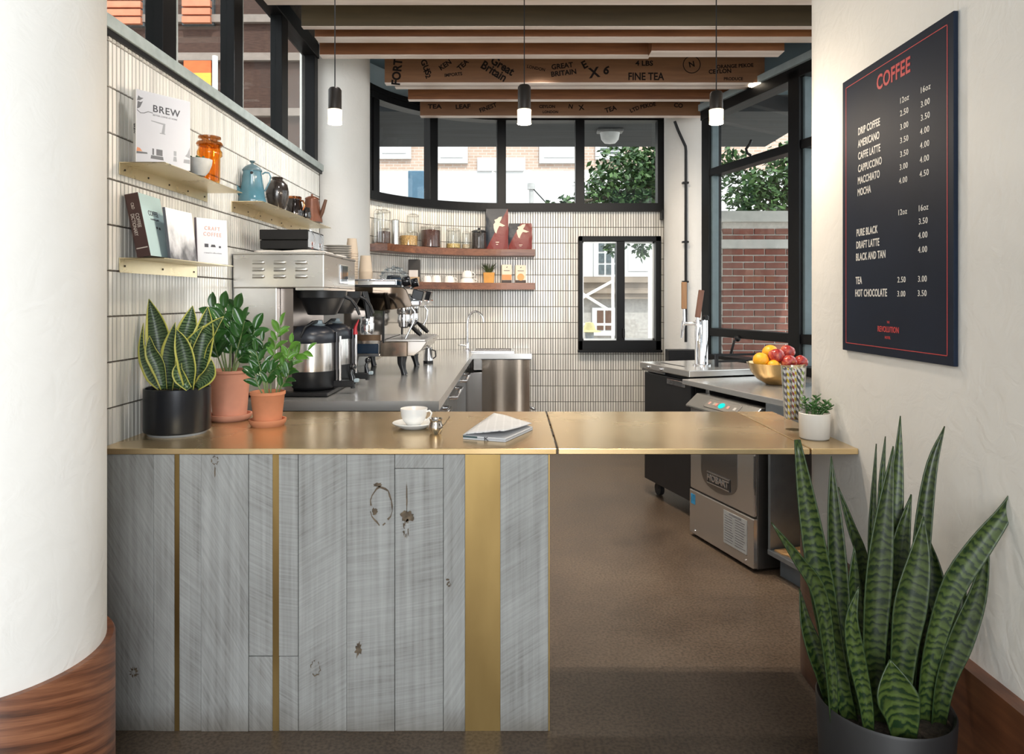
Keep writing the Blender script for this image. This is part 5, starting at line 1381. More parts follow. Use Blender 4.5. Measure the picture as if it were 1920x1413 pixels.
# on the espresso machine
bo = thing('blue_bowl', (P(742, 560, 4.42).x, 4.42, 1.485), 'dark blue lidded sugar bowl on top of the espresso machine', 'bowl')
MB().lathe([(0, 0), (0.034, 0), (0.038, 0.006), (0.038, 0.040), (0.034, 0.046), (0, 0.046)], n=28).done('body', simple('dark blue glaze', (0.022, 0.045, 0.075), 0.25), bo, sm=40)
MB().lathe([(0, 0.046), (0.036, 0.046), (0.034, 0.054), (0.012, 0.060), (0, 0.062)], n=28).done('lid', simple('black blue lid', (0.015, 0.022, 0.03), 0.3), bo, sm=40)
pbg = thing('plastic_bag', (P(738, 560, 4.66).x, 4.66, 1.485), 'crumpled clear plastic bag of supplies on the espresso machine', 'bag')
bm = bmesh.new()
bmesh.ops.create_icosphere(bm, subdivisions=4, radius=0.08)
for v in bm.verts:
    n = v.co.normalized()
    k = 1 + 0.16 * math.sin(13 * n.x + 4 * n.z) * math.sin(11 * n.y) + 0.08 * math.sin(27 * n.z + 9 * n.x) + 0.06 * math.sin(31 * n.y)
    v.co = Vector((n.x * 0.085 * k, n.y * 0.075 * k, max(0.0, 0.058 + n.z * 0.068 * k)))
me = bpy.data.meshes.new('wrap'); bm.to_mesh(me); bm.free(); me.materials.append(glass('crinkled plastic', (0.86, 0.90, 0.93), 1.6, 0.15)); link('wrap', me, pbg)
MB().lathe([(0, 0), (0.045, 0), (0.05, 0.02), (0.045, 0.07), (0, 0.075)], n=20).done('contents', simple('dark packet', (0.05, 0.06, 0.075), 0.6, var=0.5, scale=40), pbg, sm=50)
sb = thing('napkin_tray', (P(713, 560, 4.40).x, 4.40, 1.485), 'small dark tray of brown packets left of the blue bowl', 'tray')
MB().box(-0.045, 0.045, -0.04, 0.04, 0, 0.014).done('tray', M_BLACK, sb, bev=0.004)
for k in range(4):
    b = MB(); b.box(-0.026, 0.026, -0.014, 0.014, 0, 0.007, Matrix.Translation((-0.012 + 0.012 * k, -0.018 + 0.012 * k, 0.014 + 0.006 * (k % 3))) @ Matrix.Rotation(0.5 * k, 4, 'Z'))
    b.done('packet', simple('brown sugar packet', (0.45, 0.28, 0.20), 0.7), sb, bev=0.003)
mj = thing('milk_pitcher', (P(803, 560, 5.05).x, 5.05, HS), 'steel milk pitcher with dark base at the far end of the espresso machine', 'pitcher')
MB().lathe([(0, 0.02), (0.034, 0.02), (0.036, 0.03), (0.026, 0.11), (0.029, 0.118), (0.026, 0.118), (0, 0.10)], n=28).done('body', M_CHROME, mj, sm=50)
MB().lathe([(0, 0), (0.036, 0), (0.037, 0.02), (0, 0.021)], n=28).done('base', M_DARKP, mj, sm=40)
MB().tube([(0.026, 0, 0.10), (0.052, 0, 0.09), (0.055, 0, 0.05), (0.035, 0, 0.035)], 0.005, 8).done('handle', M_DARKP, mj, sm=60)
# ================================================================ walnut shelves on the rear wall
M_WSH = wood('walnut shelf', (0.060, 0.020, 0.010), (0.26, 0.105, 0.050), 'x', 7, 0.32)
ZA_, ZB_ = 1.860, 1.548
for z, lab in ((ZA_, 'upper curved walnut shelf on the rear tiled wall'), (ZB_, 'lower curved walnut shelf on the rear tiled wall')):
    o = MB().strip(back_line(-1.57, 0.213, 0.006), back_line(-1.57, 0.213, 0.20), z - 0.062, z).done('walnut_shelf', M_WSH, bev=0.002)
    tag(o, lab, 'shelf', 'walnut shelves on the rear wall')
def shelf_pt(px, off=0.10):
    """where the line of sight through px crosses the shelf, off in front of the wall"""
    a, b = -1.6, 1.0
    for _ in range(50):
        m = (a + b) / 2
        x, y = back_pt(m, off)
        if 960 + x * F / y > px: b = m
        else: a = m
    return back_pt(a, off)
def jar(px, wpx, hpx, z, fill, fcol, fr, lid, label, group=None, off=0.11, lidm=None, knob=True, lift=0.0):
    x, y = shelf_pt(px, off)
    s_ = y / F
    R_, h = wpx * s_ / 2, hpx * s_
    t = thing('glass_jar', (x, y, z + lift), label, 'jar', group)
    hb = h * (0.82 if lid else 1.0)
    MB().lathe([(0, 0), (R_ * 0.94, 0), (R_, 0.006), (R_, hb - 0.006), (R_ * 0.97, hb), (R_ * 0.93, hb), (R_ * 0.95, hb - 0.008), (R_ * 0.95, 0.008), (0, 0.006)], n=36).done('glass', M_JAR, t, sm=40)
    if fill:
        MB().lathe([(0, 0.008), (R_ * 0.92, 0.008), (R_ * 0.92, hb * fr), (R_ * 0.5, hb * fr * 1.05), (0, hb * fr * 1.06)], n=28).done(fill, simple(fill + ' ' + str(fcol), fcol, 0.85, var=0.6, scale=110, bmp=0.6), t, sm=50)
    if lid:
        m = lidm or M_JAR
        l = MB().lathe([(0, hb - 0.004), (R_ * 0.9, hb - 0.004), (R_ * 1.0, hb + 0.002), (R_ * 0.98, hb + h * 0.04), (R_ * 0.6, hb + h * 0.10), (0, hb + h * 0.12)], n=36).done('lid', m, t, sm=50)
        if knob:
            MB().ball((0, 0, hb + h * 0.15), h * 0.065, n=12).done('knob', m, l, sm=60)
    return t
M_TIN = simple('dark jar lid', (0.06, 0.06, 0.065), 0.35, 0.8)
jar(698, 17, 68, ZA_, None, None, 0, True, 'tall clear glass jar at the left end of the upper walnut shelf', off=0.13)
jar(719.5, 27, 27, ZA_, 'coffee_beans', (0.075, 0.038, 0.026), 0.85, False, 'squat glass jar of brown coffee beans under an empty glass jar', off=0.11)
x_, y_ = shelf_pt(719.5, 0.11)
jar(719.5, 26, 40, ZA_, None, None, 0, True, 'empty tall glass jar standing on the jar of brown beans', off=0.11, lift=27 * y_ / F + 0.001)
x_, y_ = shelf_pt(741, 0.13)
tn = thing('steel_canister', (x_, y_, ZA_), 'tall ribbed steel canister between glass jars on the upper shelf', 'canister')
MB().lathe([(0, 0), (0.034, 0), (0.034, 0.19), (0, 0.19)], n=28).done('body', M_STEEL, tn, sm=40)
MB().lathe([(0, 0.19), (0.037, 0.19), (0.037, 0.210), (0.030, 0.216), (0, 0.218)], n=28).done('lid', M_STEEL, tn, sm=40)
jar(766, 36, 26, ZA_, 'amber_tea', (0.55, 0.34, 0.12), 0.75, False, 'wide glass jar of amber tea under a clear jar', off=0.11)
x_, y_ = shelf_pt(774, 0.11)
jar(774, 23, 38, ZA_, None, None, 0, True, 'narrow clear jar standing on the jar of amber tea', off=0.11, lift=26 * y_ / F + 0.001)
jar(807.5, 39, 46, ZA_, 'coffee_beans', (0.085, 0.034, 0.026), 0.86, True, 'wide lidded jar full of red brown coffee beans', off=0.11)
jar(850, 28, 42, ZA_, 'yellow_tea', (0.62, 0.47, 0.18), 0.28, True, 'clear lidded jar with a little yellow tea in the bottom', off=0.10)
jar(874, 16, 36, ZA_, 'pale_tea', (0.50, 0.40, 0.26), 0.3, True, 'small narrow clear jar left of the dark lidded jar', off=0.12)
jar(898, 29, 40, ZA_, 'coffee_beans', (0.040, 0.030, 0.028), 0.93, True, 'dark filled glass jar with a metal lid beside the tall coffee bag', off=0.10, lidm=M_TIN)

# coffee bags
def bag_mat(name, slope, off_):
    m, nt, b = _new(name)
    tc = nt.nodes.new('ShaderNodeTexCoord'); sx = nt.nodes.new('ShaderNodeSeparateXYZ'); nt.links.new(tc.outputs['Object'], sx.inputs[0])
    ma = nd(nt, 'ShaderNodeMath', operation='MULTIPLY_ADD'); ma.inputs[1].default_value = slope; nt.links.new(sx.outputs[0], ma.inputs[0]); nt.links.new(sx.outputs[2], ma.inputs[2])
    gt = nd(nt, 'ShaderNodeMath', operation='GREATER_THAN'); gt.inputs[1].default_value = off_; nt.links.new(ma.outputs[0], gt.inputs[0])
    mx = nd(nt, 'ShaderNodeMix', data_type='RGBA'); mx.inputs[6].default_value = (0.17, 0.020, 0.015, 1); mx.inputs[7].default_value = (0.013, 0.019, 0.030, 1)
    nt.links.new(gt.outputs[0], mx.inputs[0]); nt.links.new(mx.outputs[2], b.inputs['Base Color'])
    b.inputs['Roughness'].default_value = 0.42
    nz = nd(nt, 'ShaderNodeTexNoise'); nz.inputs['Scale'].default_value = 22; nt.links.new(coords(nt), nz.inputs['Vector']); bump(nt, b, nz.outputs[0], 0.35, 0.01)
    return m
def pouch(root, w, d, h, m, nx=10, nz=12):
    bm = bmesh.new()
    rings = []
    for k in range(nz + 1):
        t = k / nz
        dd = d / 2 * (1 - t ** 1.8 * 0.94) * (1 + 0.12 * math.sin(PI * t))
        ww = w / 2 * (1 + 0.03 * math.sin(PI * t) + 0.015 * math.sin(17 * t))
        ring = []
        for i in range(4 * nx):
            s_, u = divmod(i, nx)
            u = u / nx
            x, y = ((-1 + 2 * u, -1), (1, -1 + 2 * u), (1 - 2 * u, 1), (-1, 1 - 2 * u))[s_]
            bulge = 1 - 0.35 * abs(x) ** 4 if s_ in (0, 2) else 1 - 0.35
            ring.append(bm.verts.new((x * ww, y * dd * bulge + 0.002 * math.sin(9 * x + 14 * t), t * h)))
        rings.append(ring)
    for a, b in zip(rings, rings[1:]):
        for i in range(4 * nx):
            j = (i + 1) % (4 * nx)
            bm.faces.new((a[i], a[j], b[j], b[i]))
    bm.faces.new(rings[0][::-1]); bm.faces.new(rings[-1])
    bmesh.ops.recalc_face_normals(bm, faces=bm.faces)
    me = bpy.data.meshes.new('pouch'); bm.to_mesh(me); bm.free()
    for p in me.polygons: p.use_smooth = True
    me.set_sharp_from_angle(angle=math.radians(60))
    me.materials.append(m)
    return link('pouch', me, root)
M_CREAM = simple('cream bag print', (0.74, 0.62, 0.50), 0.6, var=0.02)
BIRD = [(-0.26, 0.30), (-0.04, 0.36), (0.10, 0.46), (0.36, 0.50), (0.30, 0.34), (0.16, 0.14), (0.46, 0.02), (0.62, -0.04), (0.40, -0.10), (0.14, -0.06), (0.0, -0.26), (-0.10, -0.50), (-0.20, -0.42), (-0.30, -0.18), (-0.32, 0.04), (-0.18, 0.16)]
def coffee_bag(px, wpx, hpx, label, slope, off_, seam):
    x, y = shelf_pt(px, 0.085)
    s_ = y / F
    w_, h_ = wpx * s_, hpx * s_
    t = thing('coffee_bag', (x, y, ZA_), label, 'coffee bag', 'red and navy coffee bags')
    pouch(t, w_, 0.085, h_, bag_mat('coffee bag print %d' % px, slope, off_))
    b = MB()
    def front(u, v):     # point just in front of the pouch
        tt = v
        dd = 0.0425 * (1 - tt ** 1.8 * 0.94) * (1 + 0.12 * math.sin(PI * tt)) + 0.004
        return (u * w_ / 2, -dd, v * h_)
    c = 0.60 if seam else 0.70
    sc = w_ / h_ * 0.5
    b.poly([front(0.05 + q[0] * 1.15, c + q[1] * (0.55 if not seam else 0.42)) for q in BIRD])
    b.done('bird_print', M_CREAM, t)
    b = MB(); b.poly([front(-0.12, 0.17), front(0.18, 0.17), front(0.18, 0.19), front(-0.12, 0.19)]); b.poly([front(-0.08, 0.12), front(0.10, 0.12), front(0.10, 0.135), front(-0.08, 0.135)])
    stuff(b.done('small_print', M_CREAM, t))
    return t
coffee_bag(932, 41, 77, 'tall red and navy coffee bag with a cream bird, upper shelf', -1.9, 0.20, True)
coffee_bag(975.5, 43, 50, 'shorter red and navy coffee bag with a cream bird at the shelf end', -1.9, 0.245, False)

# lower shelf
x_, y_ = shelf_pt(777, 0.12)
pk = thing('coffee_packet', (x_, y_, ZB_), 'black and tan coffee packet with a white tag, left on the lower shelf', 'packet')
MB().box(-0.05, 0.05, -0.025, 0.025, 0, 0.20).done('packet', simple('black packet card', (0.035, 0.032, 0.03), 0.6), pk, bev=0.006)
MB().box(-0.048, 0.048, -0.0275, -0.0245, 0.0, 0.045).done('tan_band', simple('tan packet band', (0.50, 0.36, 0.22), 0.7), pk)
MB().box(-0.045, 0.035, -0.0285, -0.0255, 0.045, 0.105).done('tag', simple('white packet tag', (0.70, 0.66, 0.63), 0.7), pk, bev=0.003)
def china_cup(px, off, w, h, rot, label, z=ZB_, flip=True, handle=True):
    x, y = shelf_pt(px, off)
    t = thing('espresso_cup', (x, y, z), label, 'cup', 'white cups on the lower walnut shelf', rot)
    R_ = w / 2
    prof = [(0, 0), (R_ * 0.62, 0), (R_ * 0.66, 0.003), (R_ * 0.92, h * 0.4), (R_, h), (R_ * 0.96, h), (R_ * 0.86, h * 0.4), (R_ * 0.55, 0.006), (0, 0.006)]
    if flip: prof = [(r, h - q) for r, q in prof]
    MB().lathe(prof, n=36).done('body', M_WHITE, t, sm=50)
    s_ = -1 if flip else 1
    zz_ = lambda q: (h - q) if flip else q
    MB().tube([(R_ * 0.93, 0, zz_(h * 0.82)), (R_ * 1.38, 0, zz_(h * 0.82)), (R_ * 1.48, 0, zz_(h * 0.55)), (R_ * 1.18, 0, zz_(h * 0.28)), (R_ * 0.82, 0, zz_(h * 0.25))], 0.0045, 8).done('handle', M_WHITE, t, sm=60)
    return t
china_cup(801, 0.13, 0.085, 0.058, 2.6, 'leftmost upturned white cup on the lower walnut shelf, partly behind a machine knob')
china_cup(818, 0.10, 0.098, 0.064, 2.2, 'second upturned white cup from the left on the lower shelf')
china_cup(842.5, 0.10, 0.098, 0.062, -0.1, 'upturned white cup with handle to the right, beside the stacked cups')
china_cup(876, 0.10, 0.135, 0.050, 0.3, 'wide upturned white cup supporting another cup, lower shelf')
china_cup(876, 0.10, 0.100, 0.062, -0.2, 'upturned white cup on top of the wide cup', z=ZB_ + 0.0505)
x_, y_ = shelf_pt(917, 0.10)
yp = thing('grass_planter', (x_, y_, ZB_), 'square yellow wooden planter with spiky dark grass on the lower shelf', 'planter')
MB().prism([(-0.045, -0.045), (0.045, -0.045), (0.045, 0.045), (-0.045, 0.045)], 0, 0.098, top=[(-0.052, -0.052), (0.052, -0.052), (0.052, 0.052), (-0.052, 0.052)]).done('box', simple('yellow ochre planter', (0.62, 0.30, 0.065), 0.6, var=0.1), yp, bev=0.002)
gb = MB()
for i in range(46):
    a = random.uniform(0, 6.28); l = random.uniform(0.055, 0.10); q = random.uniform(0.2, 1.0) * 0.05
    gb.tube([(math.cos(a) * 0.02, math.sin(a) * 0.02, 0.095), (math.cos(a) * (0.02 + q * 0.5), math.sin(a) * (0.02 + q * 0.5), 0.095 + l * 0.6), (math.cos(a) * (0.02 + q * 1.3), math.sin(a) * (0.02 + q * 1.3), 0.095 + l)], [0.004, 0.003, 0.0004], 4)
stuff(gb.done('grass_tuft', simple('dark grass blade', (0.05, 0.07, 0.025), 0.6, var=0.5, scale=30), yp))
def carton(px, w, h, c1, label):
    x, y = shelf_pt(px, 0.10)
    t = thing('tea_carton', (x, y, ZB_), label, 'carton', 'tea cartons at the right end of the lower shelf', 0.12)
    MB().box(-w / 2, w / 2, -0.03, 0.03, 0, h).done('carton', simple('cream carton', (0.76, 0.66, 0.52), 0.6, var=0.02), t, bev=0.002)
    MB().box(-w / 2 - 0.0004, w / 2 + 0.0004, -0.031, -0.0295, 0.0, h * 0.16).done('base_print', simple('dark carton print', (0.06, 0.045, 0.04), 0.6), t)
    if c1 == 'fade':
        MB().box(-w / 2 + 0.001, w / 2 - 0.001, -0.0308, -0.0295, h * 0.17, h * 0.46).done('orange_print', simple('peach carton print', (0.66, 0.30, 0.12), 0.6, var=0.15, scale=8), t)
    else:
        MB().lathe([(0, 0), (w * 0.34, 0), (w * 0.34, 0.001), (0, 0.001)], n=24, M=Matrix.Translation((0, -0.0305, h * 0.33)) @ Matrix.Rotation(PI / 2, 4, 'X')).done('orange_print', simple('orange carton print', (0.70, 0.38, 0.15), 0.6), t)
    b = MB(); b.poly([(-0.006, -0.0306, h * 0.84), (0.003, -0.0306, h * 0.83), (0.008, -0.0306, h * 0.90), (0.0, -0.0306, h * 0.89)]); b.poly([(-w * 0.3, -0.0306, h * 0.66), (w * 0.3, -0.0306, h * 0.66), (w * 0.3, -0.0306, h * 0.69), (-w * 0.3, -0.0306, h * 0.69)])
    stuff(b.done('emblem_print', simple('dark carton print', (0.06, 0.045, 0.04), 0.6), t))
carton(949.5, 0.092, 0.172, 'fade', 'cream tea carton with a peach lower half beside the yellow planter')
carton(975.5, 0.098, 0.168, 'dot', 'cream tea carton with an orange circle at the end of the lower shelf')
# ================================================================ right side: keg cooler, dishwasher, steel table
def rroot(name, x, y, z, label, cat_):
    return thing(name, (x, y, z), label, cat_, None, TH)
kg = rroot('keg_cooler', 0.955, 5.01, 0, 'black keg cooler with steel top carrying the beer tap tower', 'keg cooler')
MB().box(0, 0.63, 0.03, 0.62, 0.10, 0.895).done('body', M_BLACK, kg, bev=0.004)
MB().box(0.005, 0.625, 0, 0.028, 0.11, 0.875).done('door', simple('black door panel', (0.018, 0.018, 0.020), 0.4, var=0.1), kg, bev=0.004)
MB().box(-0.02, 0.65, -0.025, 0.64, 0.903, 0.945).done('steel_top', M_STEELH, kg, bev=0.004)
MB().box(0.33, 0.56, -0.004, 0.002, 0.825, 0.862).done('badge', M_CHROME, kg, bev=0.003)
MB().box(0.10, 0.40, 0.08, 0.095, 0.944, 0.947).done('drain_slot', M_BLACK, kg)
for x in (0.12, 0.30):
    MB().ball((x, -0.03, 0.922), 0.012, n=12).done('lock', M_CHROME, kg, sm=60)
MB().box(-0.01, 0.30, -0.012, 0.0, 0.886, 0.902).done('hinge_strip', M_CHROME, kg)
for x, y in ((0.08, 0.08), (0.55, 0.08), (0.08, 0.54), (0.55, 0.54)):
    MB().lathe([(0.045, -0.015), (0.045, 0.015), (0.0, 0.015), (0, -0.015), (0.045, -0.015)], n=20, M=Matrix.Translation((x, y, 0.045)) @ Matrix.Rotation(PI / 2, 4, 'X')).box(x - 0.02, x + 0.02, y - 0.02, y + 0.02, 0.05, 0.10).done('caster', simple('dark caster rubber', (0.03, 0.03, 0.03), 0.5), kg, sm=40)
tt = rroot('tap_tower', P(1315, 560, 4.74).x, 4.74, 0.945, 'polished chrome beer tap tower standing on the keg cooler', 'beer tap')
MB().lathe([(0, 0), (0.062, 0), (0.062, 0.008), (0.045, 0.010), (0.0435, 0.015), (0.0435, 0.305), (0.040, 0.312), (0, 0.314)], n=40).done('column', M_CHROME, tt, sm=40)
for k, (ang, ln, z0) in enumerate(((-0.62, 0.115, 0.285), (0.78, 0.105, 0.275))):
    # the taps fan out to the left of the tower
    D = Vector((math.sin(ang), -math.cos(ang), 0))
    b = MB(); b.tube([D * 0.035 + Vector((0, 0, z0)), D * ln + Vector((0, 0, z0))], 0.013, 12)
    b.tube([D * ln + Vector((0, 0, z0 + 0.015)), D * (ln + 0.008) + Vector((0, 0, z0 - 0.02)), D * (ln + 0.014) + Vector((0, 0, z0 - 0.07)), D * (ln + 0.018) + Vector((0, 0, z0 - 0.10))], [0.015, 0.014, 0.010, 0.008], 12)
    fc_ = b.done('tap', M_CHROME, tt, sm=60)
    hz = 0.385 if k == 0 else 0.33
    MB().tube([D * ln + Vector((0, 0, z0)), D * ln + Vector((0, 0, hz))], [0.011, 0.008], 10).done('tap_collar', M_CHROME, fc_, sm=60)
    b = MB(); M = Matrix.Translation(D * ln + Vector((0, 0, hz))) @ Matrix.Rotation(-TH, 4, 'Z') @ Matrix.Rotation(0.0 if k == 0 else 0.14, 4, 'Y')
    b.box(-0.0175, 0.0175, -0.012, 0.012, 0, 0.185, M)
    b.done('tap_handle', wood('oak tap handle', (0.20, 0.09, 0.035), (0.42, 0.22, 0.09), 'z', 8) if k == 0 else wood('walnut tap handle', (0.07, 0.025, 0.012), (0.18, 0.07, 0.035), 'z', 8), tt, bev=0.004)
MB().lathe([(0, 0.312), (0.022, 0.312), (0.022, 0.335), (0.01, 0.345), (0, 0.345)], (0.02, 0.02, 0), 20).done('cap_nut', M_BLACK, tt, sm=40)
rk = rroot('guard_rail', 1.36, 4.66, 0.945, 'low black metal guard rail behind the tap tower', 'rail')
MB().box(0.0, 0.02, 0, 0.02, 0, 0.085).box(0.0, 0.02, 0.36, 0.38, 0, 0.085).done('post', M_BLACK, rk, bev=0.002)
for z in (0.028, 0.070):
    MB().box(0.003, 0.017, 0.015, 0.37, z, z + 0.014).done('rail', M_BLACK, rk)

tb = rroot('steel_table', 1.06, 4.32, 0, 'brushed steel prep table over the dishwasher, carrying the fruit bowl', 'table')
MB().box(0, 1.36, 0, 0.84, 0.868, 0.90).done('tabletop', M_STEELH, tb, bev=0.003)
MB().box(0.02, 1.34, 0.70, 0.72, 0.30, 0.868).done('back_panel', M_BLACK, tb)  # black sheet added for the shade under the tabletop
for x, y in ((0.14, 0.10), (1.32, 0.06), (0.05, 0.78), (1.31, 0.78)):
    MB().tube([(x, y, 0), (x, y, 0.87)], 0.018, 10).done('leg', M_STEELX, tb, sm=60)
MB().box(0.82, 1.33, -0.004, 0.0, 0.80, 0.868).done('apron', simple('grey blue apron', (0.22, 0.25, 0.28), 0.4, 0.6), tb)

dw = rroot('dishwasher', 1.0587, 4.12, 0, 'undercounter steel dishwasher with teal display and raised badge', 'dishwasher')
M_DWS = steel('brushed dishwasher steel', (0.62, 0.58, 0.54), 0.25, (1, 1, 14), 8, 0.78)
MB().box(0.004, 0.604, 0.025, 0.60, 0.012, 0.80).done('body', steel('dark dishwasher side', (0.22, 0.21, 0.20), 0.35), dw, bev=0.004)
MB().box(0, 0.608, 0, 0.024, 0.282, 0.765).done('door', M_DWS, dw, bev=0.008)
MB().box(0, 0.608, -0.004, 0.024, 0.020, 0.274).done('lower_panel', M_DWS, dw, bev=0.004)
b = MB()
pf = [(-0.030, 0.765), (-0.030, 0.775), (0.045, 0.838), (0.10, 0.838), (0.10, 0.765)]
va0 = [b._v((0.0, y, z)) for y, z in pf]; vb0 = [b._v((0.608, y, z)) for y, z in pf]
b._f(va0); b._f(vb0[::-1])
for i in range(5): b._f([va0[i], vb0[i], vb0[(i + 1) % 5], va0[(i + 1) % 5]])
b.done('control_panel', M_STEEL, dw, bev=0.002)
sl_ = Vector((0, 0.075, 0.063)).normalized()
Mp = frame_matrix((0, -0.031, 0.7755), (1, 0, 0), sl_)
cpn = MB().box(0.17, 0.47, 0.018, 0.080, 0.0, 0.003, Mp).done('button_strip', simple('grey button strip', (0.19, 0.18, 0.165), 0.4), dw, bev=0.006)
b = MB(); b.lathe([(0, 0.003), (0.020, 0.003), (0.020, 0.005), (0, 0.005)], n=20, M=Mp @ Matrix.Translation((0.315, 0.05, 0)), sx=1.3)
b.done('display', simple('lit teal display', (0.0, 0.25, 0.25), 0.3, emit=(0.0, 0.55, 0.52), estr=0.8), cpn)
for x, c in ((0.20, (0.52, 0.30, 0.26)), (0.245, (0.34, 0.33, 0.27)), (0.265, (0.55, 0.22, 0.18)), (0.375, (0.58, 0.30, 0.26)), (0.435, (0.45, 0.44, 0.42))):
    b = MB(); b.box(-0.010, 0.010, -0.010, 0.010, 0.003, 0.0045, Mp @ Matrix.Translation((x, 0.05, 0)))
    b.done('button', simple('button %s' % str(c), c, 0.5), cpn, bev=0.002)
# shield shaped plate and badge
pl = [(0.12, 0.62), (0.12, 0.43)] + [(0.295 - 0.175 * math.cos(PI * i / 16), 0.43 - 0.105 * math.sin(PI * i / 16) ** 0.8) for i in range(1, 16)] + [(0.47, 0.43), (0.47, 0.62)]
b = MB()
a_ = [b._v((x, -0.002, z)) for x, z in pl]; c_ = [b._v((x, 0.004, z)) for x, z in pl]
b._f(a_); b._f(c_[::-1])
for i in range(len(pl)): b._f([a_[i], c_[i], c_[(i + 1) % len(pl)], a_[(i + 1) % len(pl)]])
b.done('door_plate', steel('dark door plate', (0.36, 0.35, 0.34), 0.2, (1, 1, 30)), dw)
bd = MB().box(0.187, 0.407, -0.007, -0.001, 0.357, 0.427).done('badge', simple('dark badge metal', (0.13, 0.13, 0.13), 0.35, 0.9), dw, bev=0.003)
MB().box(0.190, 0.404, -0.009, -0.005, 0.419, 0.424).box(0.190, 0.404, -0.009, -0.005, 0.360, 0.365).done('badge_rule', M_CHROME, bd)
text('badge_lettering', 'HOBART', M_CHROME, bd, frame_matrix((0.297, -0.0085, 0.392), (1, 0, 0), (0, 0, 1)), 0.052, 1.0, 'CENTER', 0.02, 0.0015)
MB().box(0.018, 0.062, -0.006, -0.003, 0.195, 0.252).done('blue_sticker', simple('blue sticker', (0.04, 0.28, 0.55), 0.5, var=0.3, scale=50), dw)
nl = MB().box(0.35, 0.557, -0.006, -0.003, 0.075, 0.252).done('notice_label', simple('grey notice label', (0.42, 0.44, 0.45), 0.6), dw)
b = MB()
for i in range(11):
    z = 0.225 - i * 0.0135
    for x0, x1 in ((0.36, 0.445), (0.455, 0.547)):
        b.box(x0, x1 - random.uniform(0, 0.02), -0.0066, -0.006, z, z + 0.005)
b.box(0.40, 0.51, -0.0066, -0.006, 0.238, 0.247)
stuff(b.done('small_print', simple('grey print', (0.22, 0.22, 0.24), 0.6), nl))
for x in (0.06, 0.545):
    MB().lathe([(0, 0), (0.007, 0), (0.005, 0.004), (0, 0.005)], n=12, M=Matrix.Translation((x, -0.004, 0.045)) @ Matrix.Rotation(PI / 2, 4, 'X')).done('screw', M_CHROME, dw, sm=40)
for x in (0.06, 0.55):
    for y in (0.08, 0.54):
        MB().lathe([(0, 0), (0.02, 0), (0.02, 0.014), (0, 0.014)], (x, y, 0), 12).done('foot', M_BLACK, dw)
MB().tube([(0.612, 0.0, 0.40), (0.614, 0.0, 0.60)], 0.006, 6).done('door_arm', M_CHROME, dw)

cb = rroot('open_cabinet', 1.30, 3.52, 0, 'open steel shelf cabinet with a bare shelf right of the dishwasher', 'cabinet')
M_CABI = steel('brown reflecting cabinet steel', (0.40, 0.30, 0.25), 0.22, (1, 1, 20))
MB().box(0, 0.018, 0, 0.58, 0.13, 0.866).done('left_panel', simple('blue grey cabinet edge', (0.30, 0.33, 0.36), 0.35, 0.7), cb)
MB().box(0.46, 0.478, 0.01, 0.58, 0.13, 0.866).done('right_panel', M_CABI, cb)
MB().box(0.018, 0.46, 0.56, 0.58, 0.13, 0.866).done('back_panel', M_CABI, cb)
MB().box(0.0, 0.478, -0.004, 0.58, 0.105, 0.13).done('shelf', simple('blue grey cabinet edge', (0.30, 0.33, 0.36), 0.35, 0.7), cb, bev=0.002)
MB().box(0.03, 0.46, 0.05, 0.56, 0.0, 0.105).done('plinth', simple('grey zinc plinth', (0.20, 0.24, 0.28), 0.5, 0.5), cb)
for i in range(7):
    MB().lathe([(0, 0), (0.005, 0), (0.004, 0.001), (0, 0.001)], n=10, M=Matrix.Translation((0.10 + 0.02, 0.559, 0.52 + i * 0.045)) @ Matrix.Rotation(PI / 2, 4, 'X')).done('pin_hole', M_BLACK, cb)
co_ = rroot('cardboard_sheet', 1.30, 3.52, 0.1305, 'torn sheet of brown cardboard lying on the open cabinet shelf', 'cardboard')
M_CARD = simple('brown cardboard', (0.52, 0.31, 0.14), 0.9, var=0.2, scale=20, bmp=0.2)
ed = [(0.03, 0.015)] + [(0.03 + 0.42 * i / 14, 0.012 + random.uniform(0, 0.03)) for i in range(1, 14)] + [(0.45, 0.02), (0.45, 0.50), (0.03, 0.50)]
MB().prism(ed, 0.0, 0.006).done('lower_layer', M_CARD, co_)
ed = [(0.05, 0.06)] + [(0.05 + 0.38 * i / 12, 0.055 + random.uniform(0, 0.05)) for i in range(1, 12)] + [(0.44, 0.06), (0.44, 0.48), (0.05, 0.48)]
MB().prism(ed, 0.0065, 0.012).done('upper_layer', M_CARD, co_)

# ---------------------------------------------------------------- brass fruit bowl and fruit
BX_, BY_, BZ_ = 1.545, 4.06, 0.90
bwl = MB().lathe([(0, 0), (0.055, 0), (0.060, 0.004), (0.105, 0.030), (0.140, 0.072), (0.162, 0.122), (0.165, 0.126), (0.161, 0.127), (0.136, 0.076), (0.10, 0.036), (0.05, 0.010), (0, 0.008)], n=64).done('fruit_bowl', brass_mat('brushed brass bowl', (0.50, 0.33, 0.14), (0.66, 0.47, 0.24), 0.22), sm=50, loc=(BX_, BY_, BZ_))
tag(bwl, 'brushed brass bowl heaped with oranges and apples on the steel table', 'bowl')
M_ORNG = simple('orange peel', (0.90, 0.42, 0.02), 0.42, var=0.08, scale=160, bmp=0.15)
def apple_mat():
    m, nt, b = _new('red apple skin')
    n = nd(nt, 'ShaderNodeTexNoise'); n.inputs['Scale'].default_value = 26; n.inputs['Detail'].default_value = 4
    nt.links.new(coords(nt, (2.2, 2.2, 0.5)), n.inputs['Vector'])
    nt.links.new(ramp(nt, n.outputs[0], [(0.38, (0.28, 0.022, 0.025)), (0.55, (0.46, 0.060, 0.045)), (0.72, (0.68, 0.26, 0.12))]), b.inputs['Base Color'])
    b.inputs['Roughness'].default_value = 0.24
    return m
